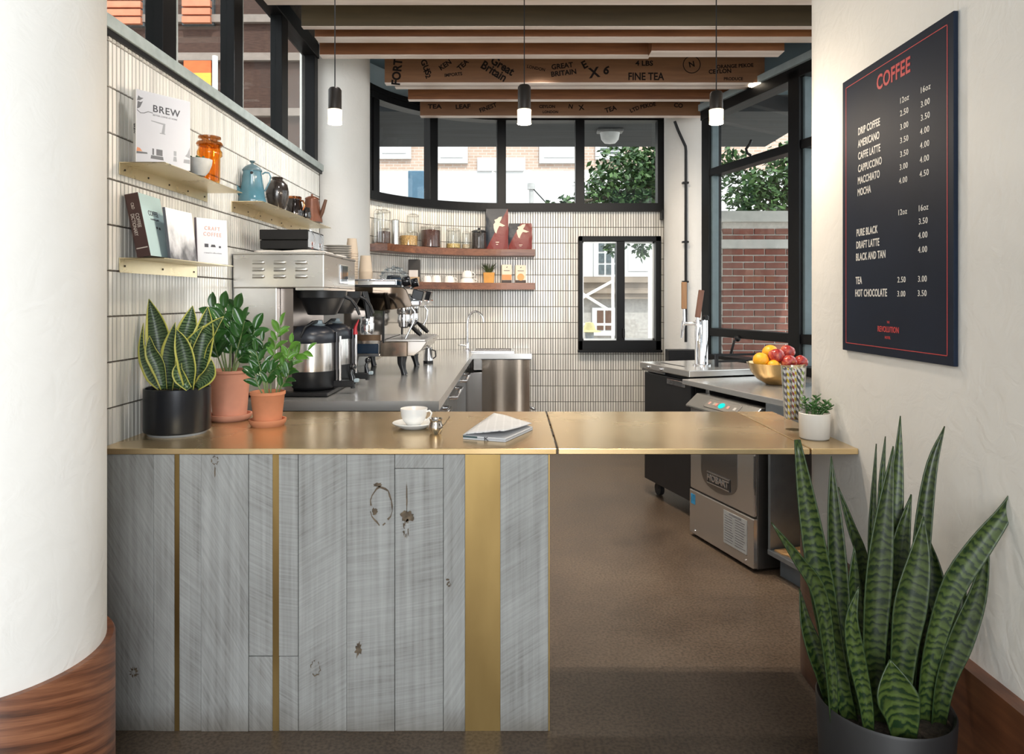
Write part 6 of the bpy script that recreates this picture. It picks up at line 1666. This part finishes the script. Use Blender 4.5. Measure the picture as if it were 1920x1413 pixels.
M_APP = apple_mat()
def orange(px, py, Y, r, label):
    t = thing('orange', P(px, py, Y), label, 'orange')
    MB().ball((0, 0, 0), r, sz=0.95, n=28).done('peel', M_ORNG, t, sm=80)
    MB().lathe([(0, 0.95 * r - 0.0006), (0.004, 0.95 * r - 0.0005), (0.002, 0.95 * r + 0.002), (0, 0.95 * r + 0.002)], n=7).done('stem_scar', simple('green brown stem', (0.12, 0.13, 0.03), 0.8), t)
    t.rotation_euler = (random.uniform(-0.7, 0.2), random.uniform(-0.6, 0.6), 0)
    return t
def apple(px, py, Y, r, label, rot):
    t = thing('apple', P(px, py, Y), label, 'apple')
    MB().lathe([(0, -0.70 * r), (0.16 * r, -0.80 * r), (0.42 * r, -0.83 * r), (0.75 * r, -0.56 * r), (0.97 * r, -0.05 * r), (0.98 * r, 0.28 * r), (0.80 * r, 0.68 * r), (0.48 * r, 0.84 * r), (0.22 * r, 0.76 * r), (0.07 * r, 0.58 * r), (0, 0.54 * r)], n=28).done('flesh', M_APP, t, sm=80)
    MB().tube([(0, 0, 0.52 * r), (0.05 * r, 0, 0.8 * r), (0.14 * r, 0, 1.0 * r)], [0.0016, 0.0014, 0.002], 6).done('stem', simple('brown apple stem', (0.10, 0.05, 0.02), 0.8), t)
    t.rotation_euler = rot
    return t
orange(1426.8, 675, 4.00, 0.046, 'orange at the left edge of the brass bowl')
orange(1443.8, 660.5, 4.085, 0.046, 'orange at the top of the fruit heap, behind the red apple')
orange(1450, 686, 3.955, 0.036, 'orange mostly sunk in front of the bowl, below the red apple')
apple(1456, 668, 3.985, 0.046, 'deep red apple in the middle front of the bowl', (-0.5, 0.1, 0.3))
apple(1476, 660.5, 4.07, 0.044, 'pinkish red apple at the top right of the fruit heap', (-0.2, 0.5, 0.2))
apple(1478, 679, 3.96, 0.045, 'orange red apple at the front right, its blossom end facing out', (1.9, 0.0, 0.3))
apple(1501, 679, 4.03, 0.040, 'small apple at the right edge of the brass bowl', (-0.3, 0.8, 0.0))

# ---------------------------------------------------------------- straws in a tall glass, succulent in a white pot
GX, GY = P(1488, 560, 2.57).x, 2.57
tg = thing('straw_glass', (GX, GY, HC), 'tall clear glass packed with striped paper straws on the brass ledge', 'glass')
MB().lathe([(0, 0), (0.029, 0), (0.031, 0.004), (0.0445, 0.235), (0.0425, 0.235), (0.030, 0.042), (0.027, 0.040), (0, 0.038)], n=48).done('glass', M_JAR, tg, sm=40)
def straw_mat(name, col):
    m, nt, b = _new(name)
    tc = nt.nodes.new('ShaderNodeTexCoord'); sx = nt.nodes.new('ShaderNodeSeparateXYZ'); nt.links.new(tc.outputs['Object'], sx.inputs[0])
    at = nd(nt, 'ShaderNodeMath', operation='ARCTAN2'); nt.links.new(sx.outputs[1], at.inputs[0]); nt.links.new(sx.outputs[0], at.inputs[1])
    a1 = nd(nt, 'ShaderNodeMath', operation='MULTIPLY'); a1.inputs[1].default_value = 0.159; nt.links.new(at.outputs[0], a1.inputs[0])
    a2 = nd(nt, 'ShaderNodeMath', operation='MULTIPLY_ADD'); a2.inputs[1].default_value = 42; nt.links.new(sx.outputs[2], a2.inputs[0]); nt.links.new(a1.outputs[0], a2.inputs[2])
    fr = nd(nt, 'ShaderNodeMath', operation='FRACT'); nt.links.new(a2.outputs[0], fr.inputs[0])
    gt = nd(nt, 'ShaderNodeMath', operation='GREATER_THAN'); gt.inputs[1].default_value = 0.5; nt.links.new(fr.outputs[0], gt.inputs[0])
    mx = nd(nt, 'ShaderNodeMix', data_type='RGBA'); mx.inputs[6].default_value = (0.80, 0.78, 0.76, 1); mx.inputs[7].default_value = (*col, 1)
    nt.links.new(gt.outputs[0], mx.inputs[0]); nt.links.new(mx.outputs[2], b.inputs['Base Color']); b.inputs['Roughness'].default_value = 0.7
    return m
SC = [('black', straw_mat('black striped straw', (0.03, 0.03, 0.04))), ('yellow', straw_mat('yellow striped straw', (0.72, 0.52, 0.03))), ('green', straw_mat('green striped straw', (0.22, 0.34, 0.03))), ('dark red', straw_mat('red striped straw', (0.28, 0.05, 0.05))), ('purple grey', straw_mat('purple striped straw', (0.14, 0.12, 0.20)))]
sme = {}
k = 0
for ring, n, rb, rt in ((0, 4, 0.010, 0.014), (1, 11, 0.0235, 0.036)):
    for i in range(n):
        a = 2 * PI * i / n + ring * 0.2
        nm, m = SC[(k * 2 + ring) % 5]; k += 1
        p0 = Vector((GX + rb * math.cos(a), GY + rb * math.sin(a), HC + 0.041))
        p1 = Vector((GX + rt * math.cos(a + 0.12), GY + rt * math.sin(a + 0.12), HC + 0.041 + 0.185))
        if nm not in sme:
            o = MB().tube([(0, 0, 0), (0, 0, 0.188)], 0.0042, 10).done('paper_straw', m, sm=60); sme[nm] = o
        else:
            o = sme[nm].copy(); COL.objects.link(o)
        o.location = p0
        o.rotation_euler = (p1 - p0).to_track_quat('Z', 'Y').to_euler()
        tag(o, '%s and white striped paper straw standing in the tall glass' % nm, 'straw', 'striped paper straws in the tall glass')
wp_ = thing('white_planter', (P(1527, 560, 2.405).x, 2.405, HC), 'small white ceramic pot with a glossy succulent on the brass ledge', 'planter')
MB().lathe([(0, 0), (0.044, 0), (0.049, 0.005), (0.0515, 0.088), (0.049, 0.090), (0.0475, 0.086), (0.046, 0.07), (0, 0.07)], n=48).done('pot', simple('warm white ceramic', (0.74, 0.69, 0.62), 0.45, var=0.02), wp_, sm=50)
MB().lathe([(0, 0.078), (0.0475, 0.078), (0.046, 0.07), (0, 0.07)], n=24).done('soil', M_SOIL, wp_)
M_SUC2 = simple('glossy succulent leaf', (0.045, 0.13, 0.03), 0.25, var=0.5, scale=50, coat=0.3)
for base, tip, n in (((-0.010, -0.01, 0.078), (-0.012, -0.012, 0.120), 14), ((0.004, 0.0, 0.078), (0.006, 0.0, 0.145), 14), ((0.012, 0.0, 0.078), (0.040, -0.005, 0.128), 14), ((-0.02, 0.01, 0.078), (-0.03, 0.012, 0.135), 12), ((0.012, -0.01, 0.078), (0.052, -0.012, 0.112), 12)):
    MB().tube([base, ((base[0] + tip[0]) / 2, (base[1] + tip[1]) / 2, (base[2] + tip[2]) / 2 + 0.006), tip], [0.005, 0.004, 0.003], 7).done('stem', simple('thick green stem', (0.06, 0.12, 0.03), 0.4), wp_, sm=60)
    for i in range(n):
        a = i * 2.4; q = 0.35 + 0.65 * i / n
        c = Vector(base).lerp(Vector(tip), q)
        d = Vector((math.cos(a), math.sin(a) , 0.15 + 0.7 * (i / n))).normalized()
        L = 0.022
        MB().tube([c, c + d * L * 0.5, c + d * L * 0.9, c + d * L], [0.0015, 0.0058, 0.0045, 0.0006], 6, flat=0.4).done('leaf', M_SUC2, wp_, sm=60)

# ================================================================ menu board on the right wall
M_BOARD = simple('blue black menu board', (0.007, 0.013, 0.028), 0.6, var=0.2, scale=3, spec=0.2)
M_MRED = simple('coral red lettering', (0.52, 0.055, 0.055), 0.5, var=0.02)
M_MWH = simple('cream lettering', (0.74, 0.70, 0.64), 0.5, var=0.02)
Y0_, Y1_ = 2.322, 1.738
mb_ = thing('menu_board', (1.119, (Y0_ + Y1_) / 2, 1.23), 'dark blue coffee menu board with red border on the right plaster wall', 'menu board')
Lb, Hb = (Y0_ - Y1_) / 2, 0.892
MB().box(-0.012, -0.0005, -Lb, Lb, 0, Hb).done('board', M_BOARD, mb_, bev=0.001)
MB().box(-0.0005, 0.0008, -Lb + 0.01, Lb - 0.01, 0.01, Hb - 0.01).done('backing', simple('pale board core', (0.6, 0.55, 0.48), 0.8), mb_)
e = 0.024
bb = MB()
for a in ((-Lb + e, Lb - e, e, e + 0.0022), (-Lb + e, Lb - e, Hb - e - 0.0022, Hb - e), (-Lb + e, -Lb + e + 0.0022, e, Hb - e), (Lb - e - 0.0022, Lb - e, e, Hb - e)):
    bb.box(-0.0128, -0.0122, *a)
bb.done('border', M_MRED, mb_)
def board_uv(px, py):
    """menu board point seen at (px, py): run along the wall and height"""
    Yw = (1.12 - 0.0125) * F / (px - 960)
    return Yw - mb_.location.y, H - (py - 560) * Yw / F - 1.23
def bt(body, px, py, size, m, sx=1.0, align='LEFT', bold=0.0, nm='lettering', spacing=1.0):
    u, v = board_uv(px, py)
    text(nm, body, m, mb_, frame_matrix((-0.0126, u, v), (0, -1, 0), (0, 0, 1)), size, sx, align, bold, 0.0003, 0, spacing)
bt('COFFEE', 1674.5, 140.5, 0.062, M_MRED, 0.80, 'CENTER', 0.022, spacing=1.05)
LC = dict(sx=0.66, bold=0.018, spacing=1.06)
for body, px, py in (('DRIP COFFEE', 1609.5, 248), ('AMERICANO', 1609.5, 271), ('CAFFE LATTE', 1609.5, 294), ('CAPPUCCINO', 1609.5, 317.5), ('MACCHIATO', 1609, 340), ('MOCHA', 1608.5, 362), ('PURE BLACK', 1606.5, 437.5), ('DRAFT LATTE', 1606, 460.5), ('BLACK AND TAN', 1605.5, 483), ('TEA', 1605, 526.5), ('HOT CHOCOLATE', 1604, 550)):
    bt(body, px, py, 0.0325, M_MWH, 'a' and LC['sx'], 'LEFT', LC['bold'], spacing=LC['spacing'])
for body, px, py in (('12oz', 1696, 186), ('2.50', 1696, 210), ('3.00', 1696, 236), ('3.50', 1696, 261.5), ('3.50', 1696, 287.5), ('3.00', 1695, 312), ('4.00', 1694, 338), ('12oz', 1692.5, 397.5), ('2.50', 1691, 524.5), ('3.00', 1690.5, 551),
                     ('16oz', 1735.5, 166), ('3.00', 1735.5, 193), ('3.50', 1735.5, 218.5), ('4.00', 1734.5, 244.5), ('4.00', 1734.5, 271), ('4.00', 1734, 298), ('4.50', 1733.5, 325), ('16oz', 1731.5, 389.5), ('3.50', 1731.5, 414.5), ('4.00', 1731, 441), ('4.00', 1730.5, 468), ('3.00', 1730, 523), ('3.50', 1729.5, 550)):
    bt(body, px, py, 0.0235, M_MWH, 0.95, 'CENTER', 0.004, 'price', 1.1)
bt('THE', 1666, 604, 0.010, M_MRED, 0.8, 'CENTER', 0.01); bt('REVOLUTION', 1665.5, 618, 0.024, M_MRED, 0.78, 'CENTER', 0.018); bt('HOTEL', 1665, 633, 0.011, M_MRED, 0.9, 'CENTER', 0.015)
# ================================================================ outside
M_STREET = simple('pale street paving', (0.55, 0.52, 0.48), 0.9, var=0.1, scale=3)
struct(MB().box(-30, 30, 6.8, 40, -1.0, -0.8).box(2.8, 30, -10, 6.8, -1.0, -0.8).box(-30, -4.6, -10, 6.8, -1.0, -0.8).done('ground', M_STREET))
struct(MB().box(-1.75, 3.08, 6.85, 8.44, 3.25, 3.6).box(2.78, 3.08, 2.0, 6.85, 3.25, 3.6).done('trim_5', simple('dark soffit boards', (0.030, 0.033, 0.037), 0.8, var=0.25, scale=4, stretch=(0.3, 4, 1))))
# lamp under the soffit
sl = thing('soffit_lamp', (1.07, 7.58, 3.25), 'white bulkhead lamp fixed under the dark outdoor soffit', 'lamp')
MB().box(-0.14, 0.14, -0.07, 0.07, -0.035, 0).done('lamp_base', simple('grey lamp base', (0.2, 0.2, 0.2), 0.5), sl, bev=0.01)
MB().lathe([(0, -0.16), (0.06, -0.15), (0.095, -0.11), (0.11, -0.035), (0, -0.035)], n=24, sx=1.0, sy=0.6).done('lamp_shade', simple('white lamp shade', (0.75, 0.75, 0.75), 0.3), sl, sm=50)

# the building across the street
def facade_brick():
    m, nt, b = _new('sunlit pale brick')
    br = nt.nodes.new('ShaderNodeTexBrick')
    br.inputs['Color1'].default_value = (0.44, 0.31, 0.24, 1); br.inputs['Color2'].default_value = (0.50, 0.37, 0.30, 1); br.inputs['Mortar'].default_value = (0.52, 0.46, 0.42, 1)
    br.inputs['Scale'].default_value = 1; br.inputs['Brick Width'].default_value = 0.22; br.inputs['Row Height'].default_value = 0.075; br.inputs['Mortar Size'].default_value = 0.01
    tc = nt.nodes.new('ShaderNodeTexCoord'); sx = nt.nodes.new('ShaderNodeSeparateXYZ'); cb = nt.nodes.new('ShaderNodeCombineXYZ')
    nt.links.new(tc.outputs['Object'], sx.inputs[0]); nt.links.new(sx.outputs[0], cb.inputs[0]); nt.links.new(sx.outputs[2], cb.inputs[1])
    nt.links.new(cb.outputs[0], br.inputs['Vector']); nt.links.new(br.outputs[0], b.inputs['Base Color'])
    b.inputs['Roughness'].default_value = 0.9
    return m
M_FBR = facade_brick()
M_FWH = simple('white painted facade', (0.58, 0.58, 0.585), 0.8, var=0.03)
M_TAN = simple('tan stone cornice', (0.24, 0.195, 0.155), 0.9, var=0.25, scale=2)
M_GREYW = simple('grey lower storey', (0.37, 0.35, 0.33), 0.9, var=0.15)
M_DGL = simple('dark window glass', (0.09, 0.11, 0.12), 0.1, var=0.3)
YF = 18.0
fac = thing('facing_building', (0, YF, -0.8), 'sunlit white and pale brick building across the street', 'building')
def fx(px): return (px - 960) * YF / F
def fz(py): return H - (py - 560) * YF / F + 0.8
MB().box(-5.2, 9.5, 0, 3, fz(321), 8.0).done('brick_storey', M_FBR, fac)
MB().box(-5.2, 9.5, -0.02, 3, fz(519), fz(320)).done('white_storey', M_FWH, fac)
MB().box(-5.2, 9.5, -0.25, 3, fz(560), fz(519)).box(-5.2, 9.5, -0.35, 3, fz(530), fz(521)).box(-5.2, 9.5, -0.32, 3, fz(550), fz(544)).done('cornice', M_TAN, fac)
MB().box(-5.2, 9.5, 0, 3, 0, fz(558)).done('lower_wall', M_GREYW, fac)
MB().box(fx(895), fx(985), -0.06, 0.2, fz(321), fz(296)).done('white_panel', M_FWH, fac)
def fwin(px0, px1, py0, py1, m, cols=1, rows=1, blind=False):
    o = MB().box(fx(px0) - 0.1, fx(px1) + 0.1, -0.08, 0.1, fz(py1) - 0.12, fz(py0) + 0.05).done('window', M_FWH, fac)
    for i in range(cols):
        for j in range(rows):
            wx = (fx(px1) - fx(px0)) / cols; wz = (fz(py0) - fz(py1)) / rows
            MB().box(fx(px0) + wx * i + 0.025, fx(px0) + wx * (i + 1) - 0.025, -0.10, -0.05, fz(py1) + wz * j + 0.025, fz(py1) + wz * (j + 1) - 0.025).done('pane', m, o)
fwin(716, 764, 262, 290, M_FWH); fwin(825, 870, 258, 298, M_FWH); fwin(1018, 1078, 258, 298, M_FWH)
fwin(1123, 1162, 250, 291, M_DGL, 1, 6)
fwin(1120, 1162, 452, 516, M_DGL, 3, 3); fwin(1175, 1225, 452, 510, M_FWH, 1, 1)
fwin(1117, 1148, 580, 620, simple('brown doorway', (0.10, 0.05, 0.03), 0.6), 2, 1)
# scaffold braces in front of the building
sc = thing('scaffold', (0, 15.5, -0.8), 'pale steel scaffold with diagonal braces before the building opposite', 'scaffold')
def sp(px, py): v = P(px, py, 15.5); return (v.x, 0, v.z + 0.8)
for a, b in (((1088, 560), (1150, 526)), ((1088, 548), (1140, 580))):
    MB().tube([sp(*a), sp(*b)], 0.035, 6).done('brace', simple('pale scaffold tube', (0.8, 0.8, 0.78), 0.5), sc)
for px in (1088, 1149, 1219):
    MB().tube([(sp(px, 560)[0], 0, 0), sp(px, 455)], 0.05 if px > 1200 else 0.035, 6).done('post', simple('pale scaffold tube', (0.8, 0.8, 0.78), 0.5), sc)
MB().tube([sp(1088, 608), sp(1150, 608)], 0.03, 6).done('rail', simple('pale scaffold tube', (0.8, 0.8, 0.78), 0.5), sc)
# iron railing
rl = thing('railing', (2.72, 13.0, -0.8), 'low dark iron railing on the street behind the sliding window', 'railing')
MB().box(-0.45, 0.6, 0, 0.03, 0.86, 0.90).box(-0.45, 0.6, 0, 0.03, 0.25, 0.28).done('rail', M_BLACK, rl)
for i in range(11):
    MB().box(-0.45 + i * 0.1, -0.43 + i * 0.1, 0, 0.02, 0, 0.98).done('baluster', M_BLACK, rl)
# wires and blue banner, street pole
ow = thing('overhead_wire', (0, 17.0, -0.8), 'thin grey wire on two posts crossing in front of the white facade', 'wire')
MB().tube([(-9, 0, 3.98), (0, 0, 3.92), (9.6, 0, 3.96)], 0.02, 6).done('wire', simple('grey wire', (0.25, 0.25, 0.25), 0.6), ow)
for x in (-9, 9.6):
    MB().tube([(x, 0, 0), (x, 0, 4.2)], 0.06, 8).done('post', simple('grey galvanised pole', (0.42, 0.42, 0.42), 0.6), ow)
bn = thing('street_banner', (P(780, 560, 11).x, 11, -0.8), 'blue banner on a post seen through the leftmost rear pane', 'banner')
MB().box(-0.125, 0.125, -0.01, 0.01, 2.2 + 0.8 + 0.15, H + 240 * 11 / F + 0.8).done('cloth', simple('slate blue banner cloth', (0.10, 0.20, 0.30), 0.7), bn, bev=0.03)
MB().tube([(0, 0.02, 0), (0, 0.02, H + 232 * 11 / F + 0.8)], 0.03, 8).done('post', M_ALU, bn)
po = thing('street_pole', (P(996, 560, 14).x, 14, -0.8), 'slim grey street pole with a bracket arm outside the middle panes', 'pole')
MB().tube([(0, 0, 0), (0, 0, H + 215 * 14 / F + 0.8)], 0.045, 8).lathe([(0.0, 0), (0.08, 0), (0.08, 0.12), (0, 0.12)], (0, 0, H + 205 * 14 / F + 0.8)).done('shaft', simple('grey galvanised pole', (0.42, 0.42, 0.42), 0.6), po, sm=40)
MB().tube([(0, 0, H + 210 * 14 / F + 0.8), (0.32, 0, H + 178 * 14 / F + 0.8), (0.32, 0, H + 174 * 14 / F + 0.8), (0.0, 0, H + 174 * 14 / F + 0.8)], 0.012, 5).done('stay_arm', M_BLACK, po)

# trees
def leaf_mat(name, c0, c1):
    m, nt, b = _new(name)
    g = nt.nodes.new('ShaderNodeNewGeometry')
    nt.links.new(ramp(nt, g.outputs['Random Per Island'], [(0, c0), (1, c1)]), b.inputs['Base Color'])
    b.inputs['Roughness'].default_value = 0.55
    b.inputs['Transmission Weight'].default_value = 0.0
    b.inputs['Subsurface Weight'].default_value = 0.0
    return m
M_LEAFY = leaf_mat('tree leaves', (0.012, 0.045, 0.014), (0.075, 0.15, 0.04))
def tree(loc, blobs, n, lsize, label, trunk):
    r = thing('tree', loc, label, 'tree')
    me = bpy.data.meshes.new('foliage')
    vs, fs = [], []
    tot = sum(b[3] ** 2 for b in blobs)
    for bx, by, bz, br in blobs:
        for _ in range(int(n * br ** 2 / tot)):
            d = Vector((random.gauss(0, 1), random.gauss(0, 1), random.gauss(0, 1))).normalized() * br * random.random() ** 0.4
            c = Vector((bx, by, bz)) + d
            a = Vector((random.uniform(-1, 1), random.uniform(-1, 1), random.uniform(-1, 0.3))).normalized()
            b = a.cross(Vector((random.uniform(-1, 1), random.uniform(-1, 1), 1))).normalized()
            L = lsize * random.uniform(0.7, 1.3)
            k = len(vs)
            vs += [c, c + a * L * 0.5 + b * L * 0.28, c + a * L, c + a * L * 0.5 - b * L * 0.28]
            fs.append((k, k + 1, k + 2, k + 3))
    me.from_pydata([tuple(v) for v in vs], [], fs)
    me.materials.append(M_LEAFY)
    stuff(link('foliage', me, r))
    m_ = simple('grey tree bark', (0.14, 0.11, 0.085), 0.9, var=0.3, scale=20, bmp=0.4)
    MB().tube(trunk, [0.16 - 0.1 * i / (len(trunk) - 1) for i in range(len(trunk))], 8).done('trunk', m_, r, sm=60)
    for bx, by, bz, br in blobs:
        MB().tube([trunk[-2], ((trunk[-2][0] + bx) / 2, (trunk[-2][1] + by) / 2, (trunk[-2][2] + bz) / 2 + 0.15), (bx, by, bz)], [0.05, 0.035, 0.012], 6).done('branch', m_, r, sm=60)
def bl(o, px, py, Y, r): v = P(px, py, Y) - Vector(o); return (v.x, v.y, v.z, r)
T1 = (2.62, 10.6, -0.8)
tree(T1, [bl(T1, 1165, 330, 10.6, 0.52), bl(T1, 1205, 300, 10.8, 0.45), bl(T1, 1130, 365, 10.4, 0.42), bl(T1, 1215, 350, 10.6, 0.42), bl(T1, 1170, 375, 10.4, 0.45), bl(T1, 1185, 420, 10.5, 0.35), bl(T1, 1150, 455, 10.4, 0.16), bl(T1, 1205, 462, 10.6, 0.16), bl(T1, 1060, 384, 10.2, 0.16), bl(T1, 1030, 388, 10.2, 0.10), bl(T1, 1250, 330, 10.6, 0.5)], 4600, 0.105,
     'green street tree spreading behind the rightmost rear pane', [(0, 0, 0), (0.02, 0, 1.2), (-0.1, 0, 2.6), (-0.3, 0, 3.6), (-0.4, 0, 4.4)])
T2 = (5.1, 10.0, -0.8)
tree(T2, [bl(T2, 1400, 350, 9.8, 0.45), bl(T2, 1370, 300, 10.0, 0.25), bl(T2, 1455, 345, 9.9, 0.4), bl(T2, 1480, 290, 10.0, 0.3), bl(T2, 1425, 385, 9.7, 0.35), bl(T2, 1520, 350, 9.7, 0.5)], 2400, 0.105,
     'green street tree seen above the brick pier outside the side window', [(0, 0, 0), (0, 0, 1.5), (-0.3, 0, 2.7), (-0.8, 0, 3.4)])

# brick pier outside the side window
M_BRICK = simple('red brown brick', (0.20, 0.075, 0.055), 0.9, var=0.3, scale=6, bmp=0.3)
M_MORT = simple('grey mortar', (0.52, 0.49, 0.45), 0.95, var=0.12, scale=30, bmp=0.2)
BX0, BX1, BY = 2.10, 3.05, 6.90
pier = thing('brick_pier', (BX0, BY, -0.8), 'red brick pier with pale stone bands outside the side window', 'pier')
MB().box(0, BX1 - BX0, 0.012, 0.5, 0, 3.0).done('mortar_core', M_MORT, pier)
me_b = None
zz = 0.62 + 0.8
r = 0
while zz + 0.06 < 2.92:
    if not (2.72 < zz + 0.03 < 2.80):
        xx = -0.11 if r % 2 else 0.0
        while xx < BX1 - BX0:
            a, b = max(xx, 0), min(xx + 0.2, BX1 - BX0)
            if b - a > 0.03:
                full = b - a > 0.199
                if full and me_b is not None:
                    o = link('brick', me_b, pier, bev=0.003, seg=1)
                else:
                    o = MB().box(0, b - a, 0, 0.1, 0, 0.056).done('brick', M_BRICK, pier, bev=0.003, seg=1)
                    if full:
                        me_b = o.data
                o.location = (a, random.uniform(-0.003, 0.004), zz)
                o.rotation_euler = (0, random.uniform(-0.01, 0.01), random.uniform(-0.01, 0.01))
            xx += 0.2115
    zz += 0.0677
    r += 1
M_STONE = simple('pale cast stone', (0.48, 0.47, 0.44), 0.85, var=0.1, scale=10)
MB().box(-0.04, BX1 - BX0, -0.02, 0.5, 2.70, 2.79).done('stone_band', M_STONE, pier, bev=0.005)
MB().box(-0.06, BX1 - BX0, -0.05, 0.55, 2.96, 3.07).done('stone_cap', M_STONE, pier, bev=0.008)

# brown brick wing seen through the clerestory
M_WING = simple('brown brick wing', (0.075, 0.040, 0.030), 0.9, var=0.3, scale=12, stretch=(1, 1, 6))
wg = thing('brown_wing', (-3.8, 8.2, -0.8), 'dark brown building wing with orange blinds beyond the left clerestory', 'building')
MB().box(-2.5, 1.9, 0, 1, 0, 7.5).done('wall', M_WING, wg)
for z in (4.35, 5.0, 5.45, 6.2):
    MB().box(-2.5, 1.9, -0.06, 0.1, z, z + 0.09).done('band', simple('pale string course', (0.28, 0.23, 0.20), 0.8), wg)
def wp(px, py): v = P(px, py, 8.2); return (v.x + 3.8, v.z + 0.8)
for px0, px1, py0, py1 in ((200, 275, -10, 52), (345, 404, -10, 50)):
    (xa, za), (xb, zb) = wp(px0, py1), wp(px1, py0)
    MB().box(xa, xb, -0.05, 0.02, za, zb).done('window', M_DGL, wg)
    k = 0
    z = za
    while z < zb - 0.05:
        MB().box(xa + 0.02, xb - 0.02, -0.10, -0.05, z + 0.012, z + 0.085).done('slat', simple('orange blind slat', (0.60, 0.22, 0.12), 0.6), wg)
        z += 0.095
fl = thing('striped_flag', (P(370, 140, 7.4).x, 7.4, P(370, 140, 7.4).z), 'orange and yellow striped flag beyond the left clerestory pane', 'flag')
a, b = P(342, 112, 7.4), P(393, 165, 7.4)
hw, hh = (b.x - a.x) / 2, (a.z - b.z) / 2
MB().box(-hw, hw, 0, 0.02, 0.02, hh).done('orange_stripe', simple('orange flag cloth', (0.85, 0.16, 0.05), 0.8), fl)
MB().box(-hw, hw, 0, 0.02, -hh - 0.05, 0.02).done('yellow_stripe', simple('yellow flag cloth', (0.90, 0.50, 0.08), 0.8), fl)
MB().tube([(hw + 0.04, 0.01, hh + 0.05), (hw + 0.04, 0.01, -fl.location.z - 0.8)], 0.03, 8).done('pole', M_ALU, fl)

# passer-by on the street in a pale yellow hat
pp = P(1105, 560, 12.0)
per = thing('person', (pp.x, 12.0, -0.8), 'person in a pale yellow hat and grey shirt on the street', 'person')
bm = bmesh.new()
J = {'pel': (0, 0, 0.90), 'ch': (0, 0, 1.25), 'nk': (0, 0, 1.45), 'hd': (0, -0.02, 1.58), 'tp': (0, -0.02, 1.68), 'sl': (-0.17, 0, 1.38), 'el': (-0.24, 0.02, 1.12), 'wl': (-0.20, -0.10, 0.90), 'sr': (0.17, 0, 1.38), 'er': (0.24, 0.02, 1.12), 'wr': (0.20, -0.10, 0.90),
     'hl': (-0.09, 0, 0.86), 'kl': (-0.10, -0.02, 0.48), 'al': (-0.10, 0.02, 0.08), 'tl': (-0.10, -0.12, 0.04), 'hr': (0.09, 0, 0.86), 'kr': (0.10, 0.02, 0.48), 'ar': (0.10, 0.04, 0.08), 'tr': (0.10, -0.10, 0.04)}
R = {'pel': .13, 'ch': .14, 'nk': .055, 'hd': .095, 'tp': .07, 'sl': .06, 'el': .045, 'wl': .035, 'sr': .06, 'er': .045, 'wr': .035, 'hl': .085, 'kl': .06, 'al': .045, 'tl': .04, 'hr': .085, 'kr': .06, 'ar': .045, 'tr': .04}
E = 'pel-ch ch-nk nk-hd hd-tp ch-sl sl-el el-wl ch-sr sr-er er-wr pel-hl hl-kl kl-al al-tl pel-hr hr-kr kr-ar ar-tr'.split()
ks = list(J)
me = bpy.data.meshes.new('body')
me.from_pydata([J[k] for k in ks], [tuple(ks.index(q) for q in e.split('-')) for e in E], [])
me.materials.append(simple('grey shirt cloth', (0.30, 0.32, 0.35), 0.9))
ob = link('body', me, per)
ob.modifiers.new('skin', 'SKIN')
for i, k in enumerate(ks):
    ob.data.skin_vertices[0].data[i].radius = (R[k], R[k] * 0.85)
ob.data.skin_vertices[0].data[0].use_root = True
ob.modifiers.new('sub', 'SUBSURF').levels = 1
MB().lathe([(0, 1.80), (0.07, 1.79), (0.10, 1.70), (0.11, 1.665), (0.20, 1.64), (0.20, 1.63), (0.10, 1.645), (0, 1.66)], (0, -0.02, 0), 20).done('hat', simple('pale yellow straw hat', (0.85, 0.74, 0.38), 0.8), per, sm=50)
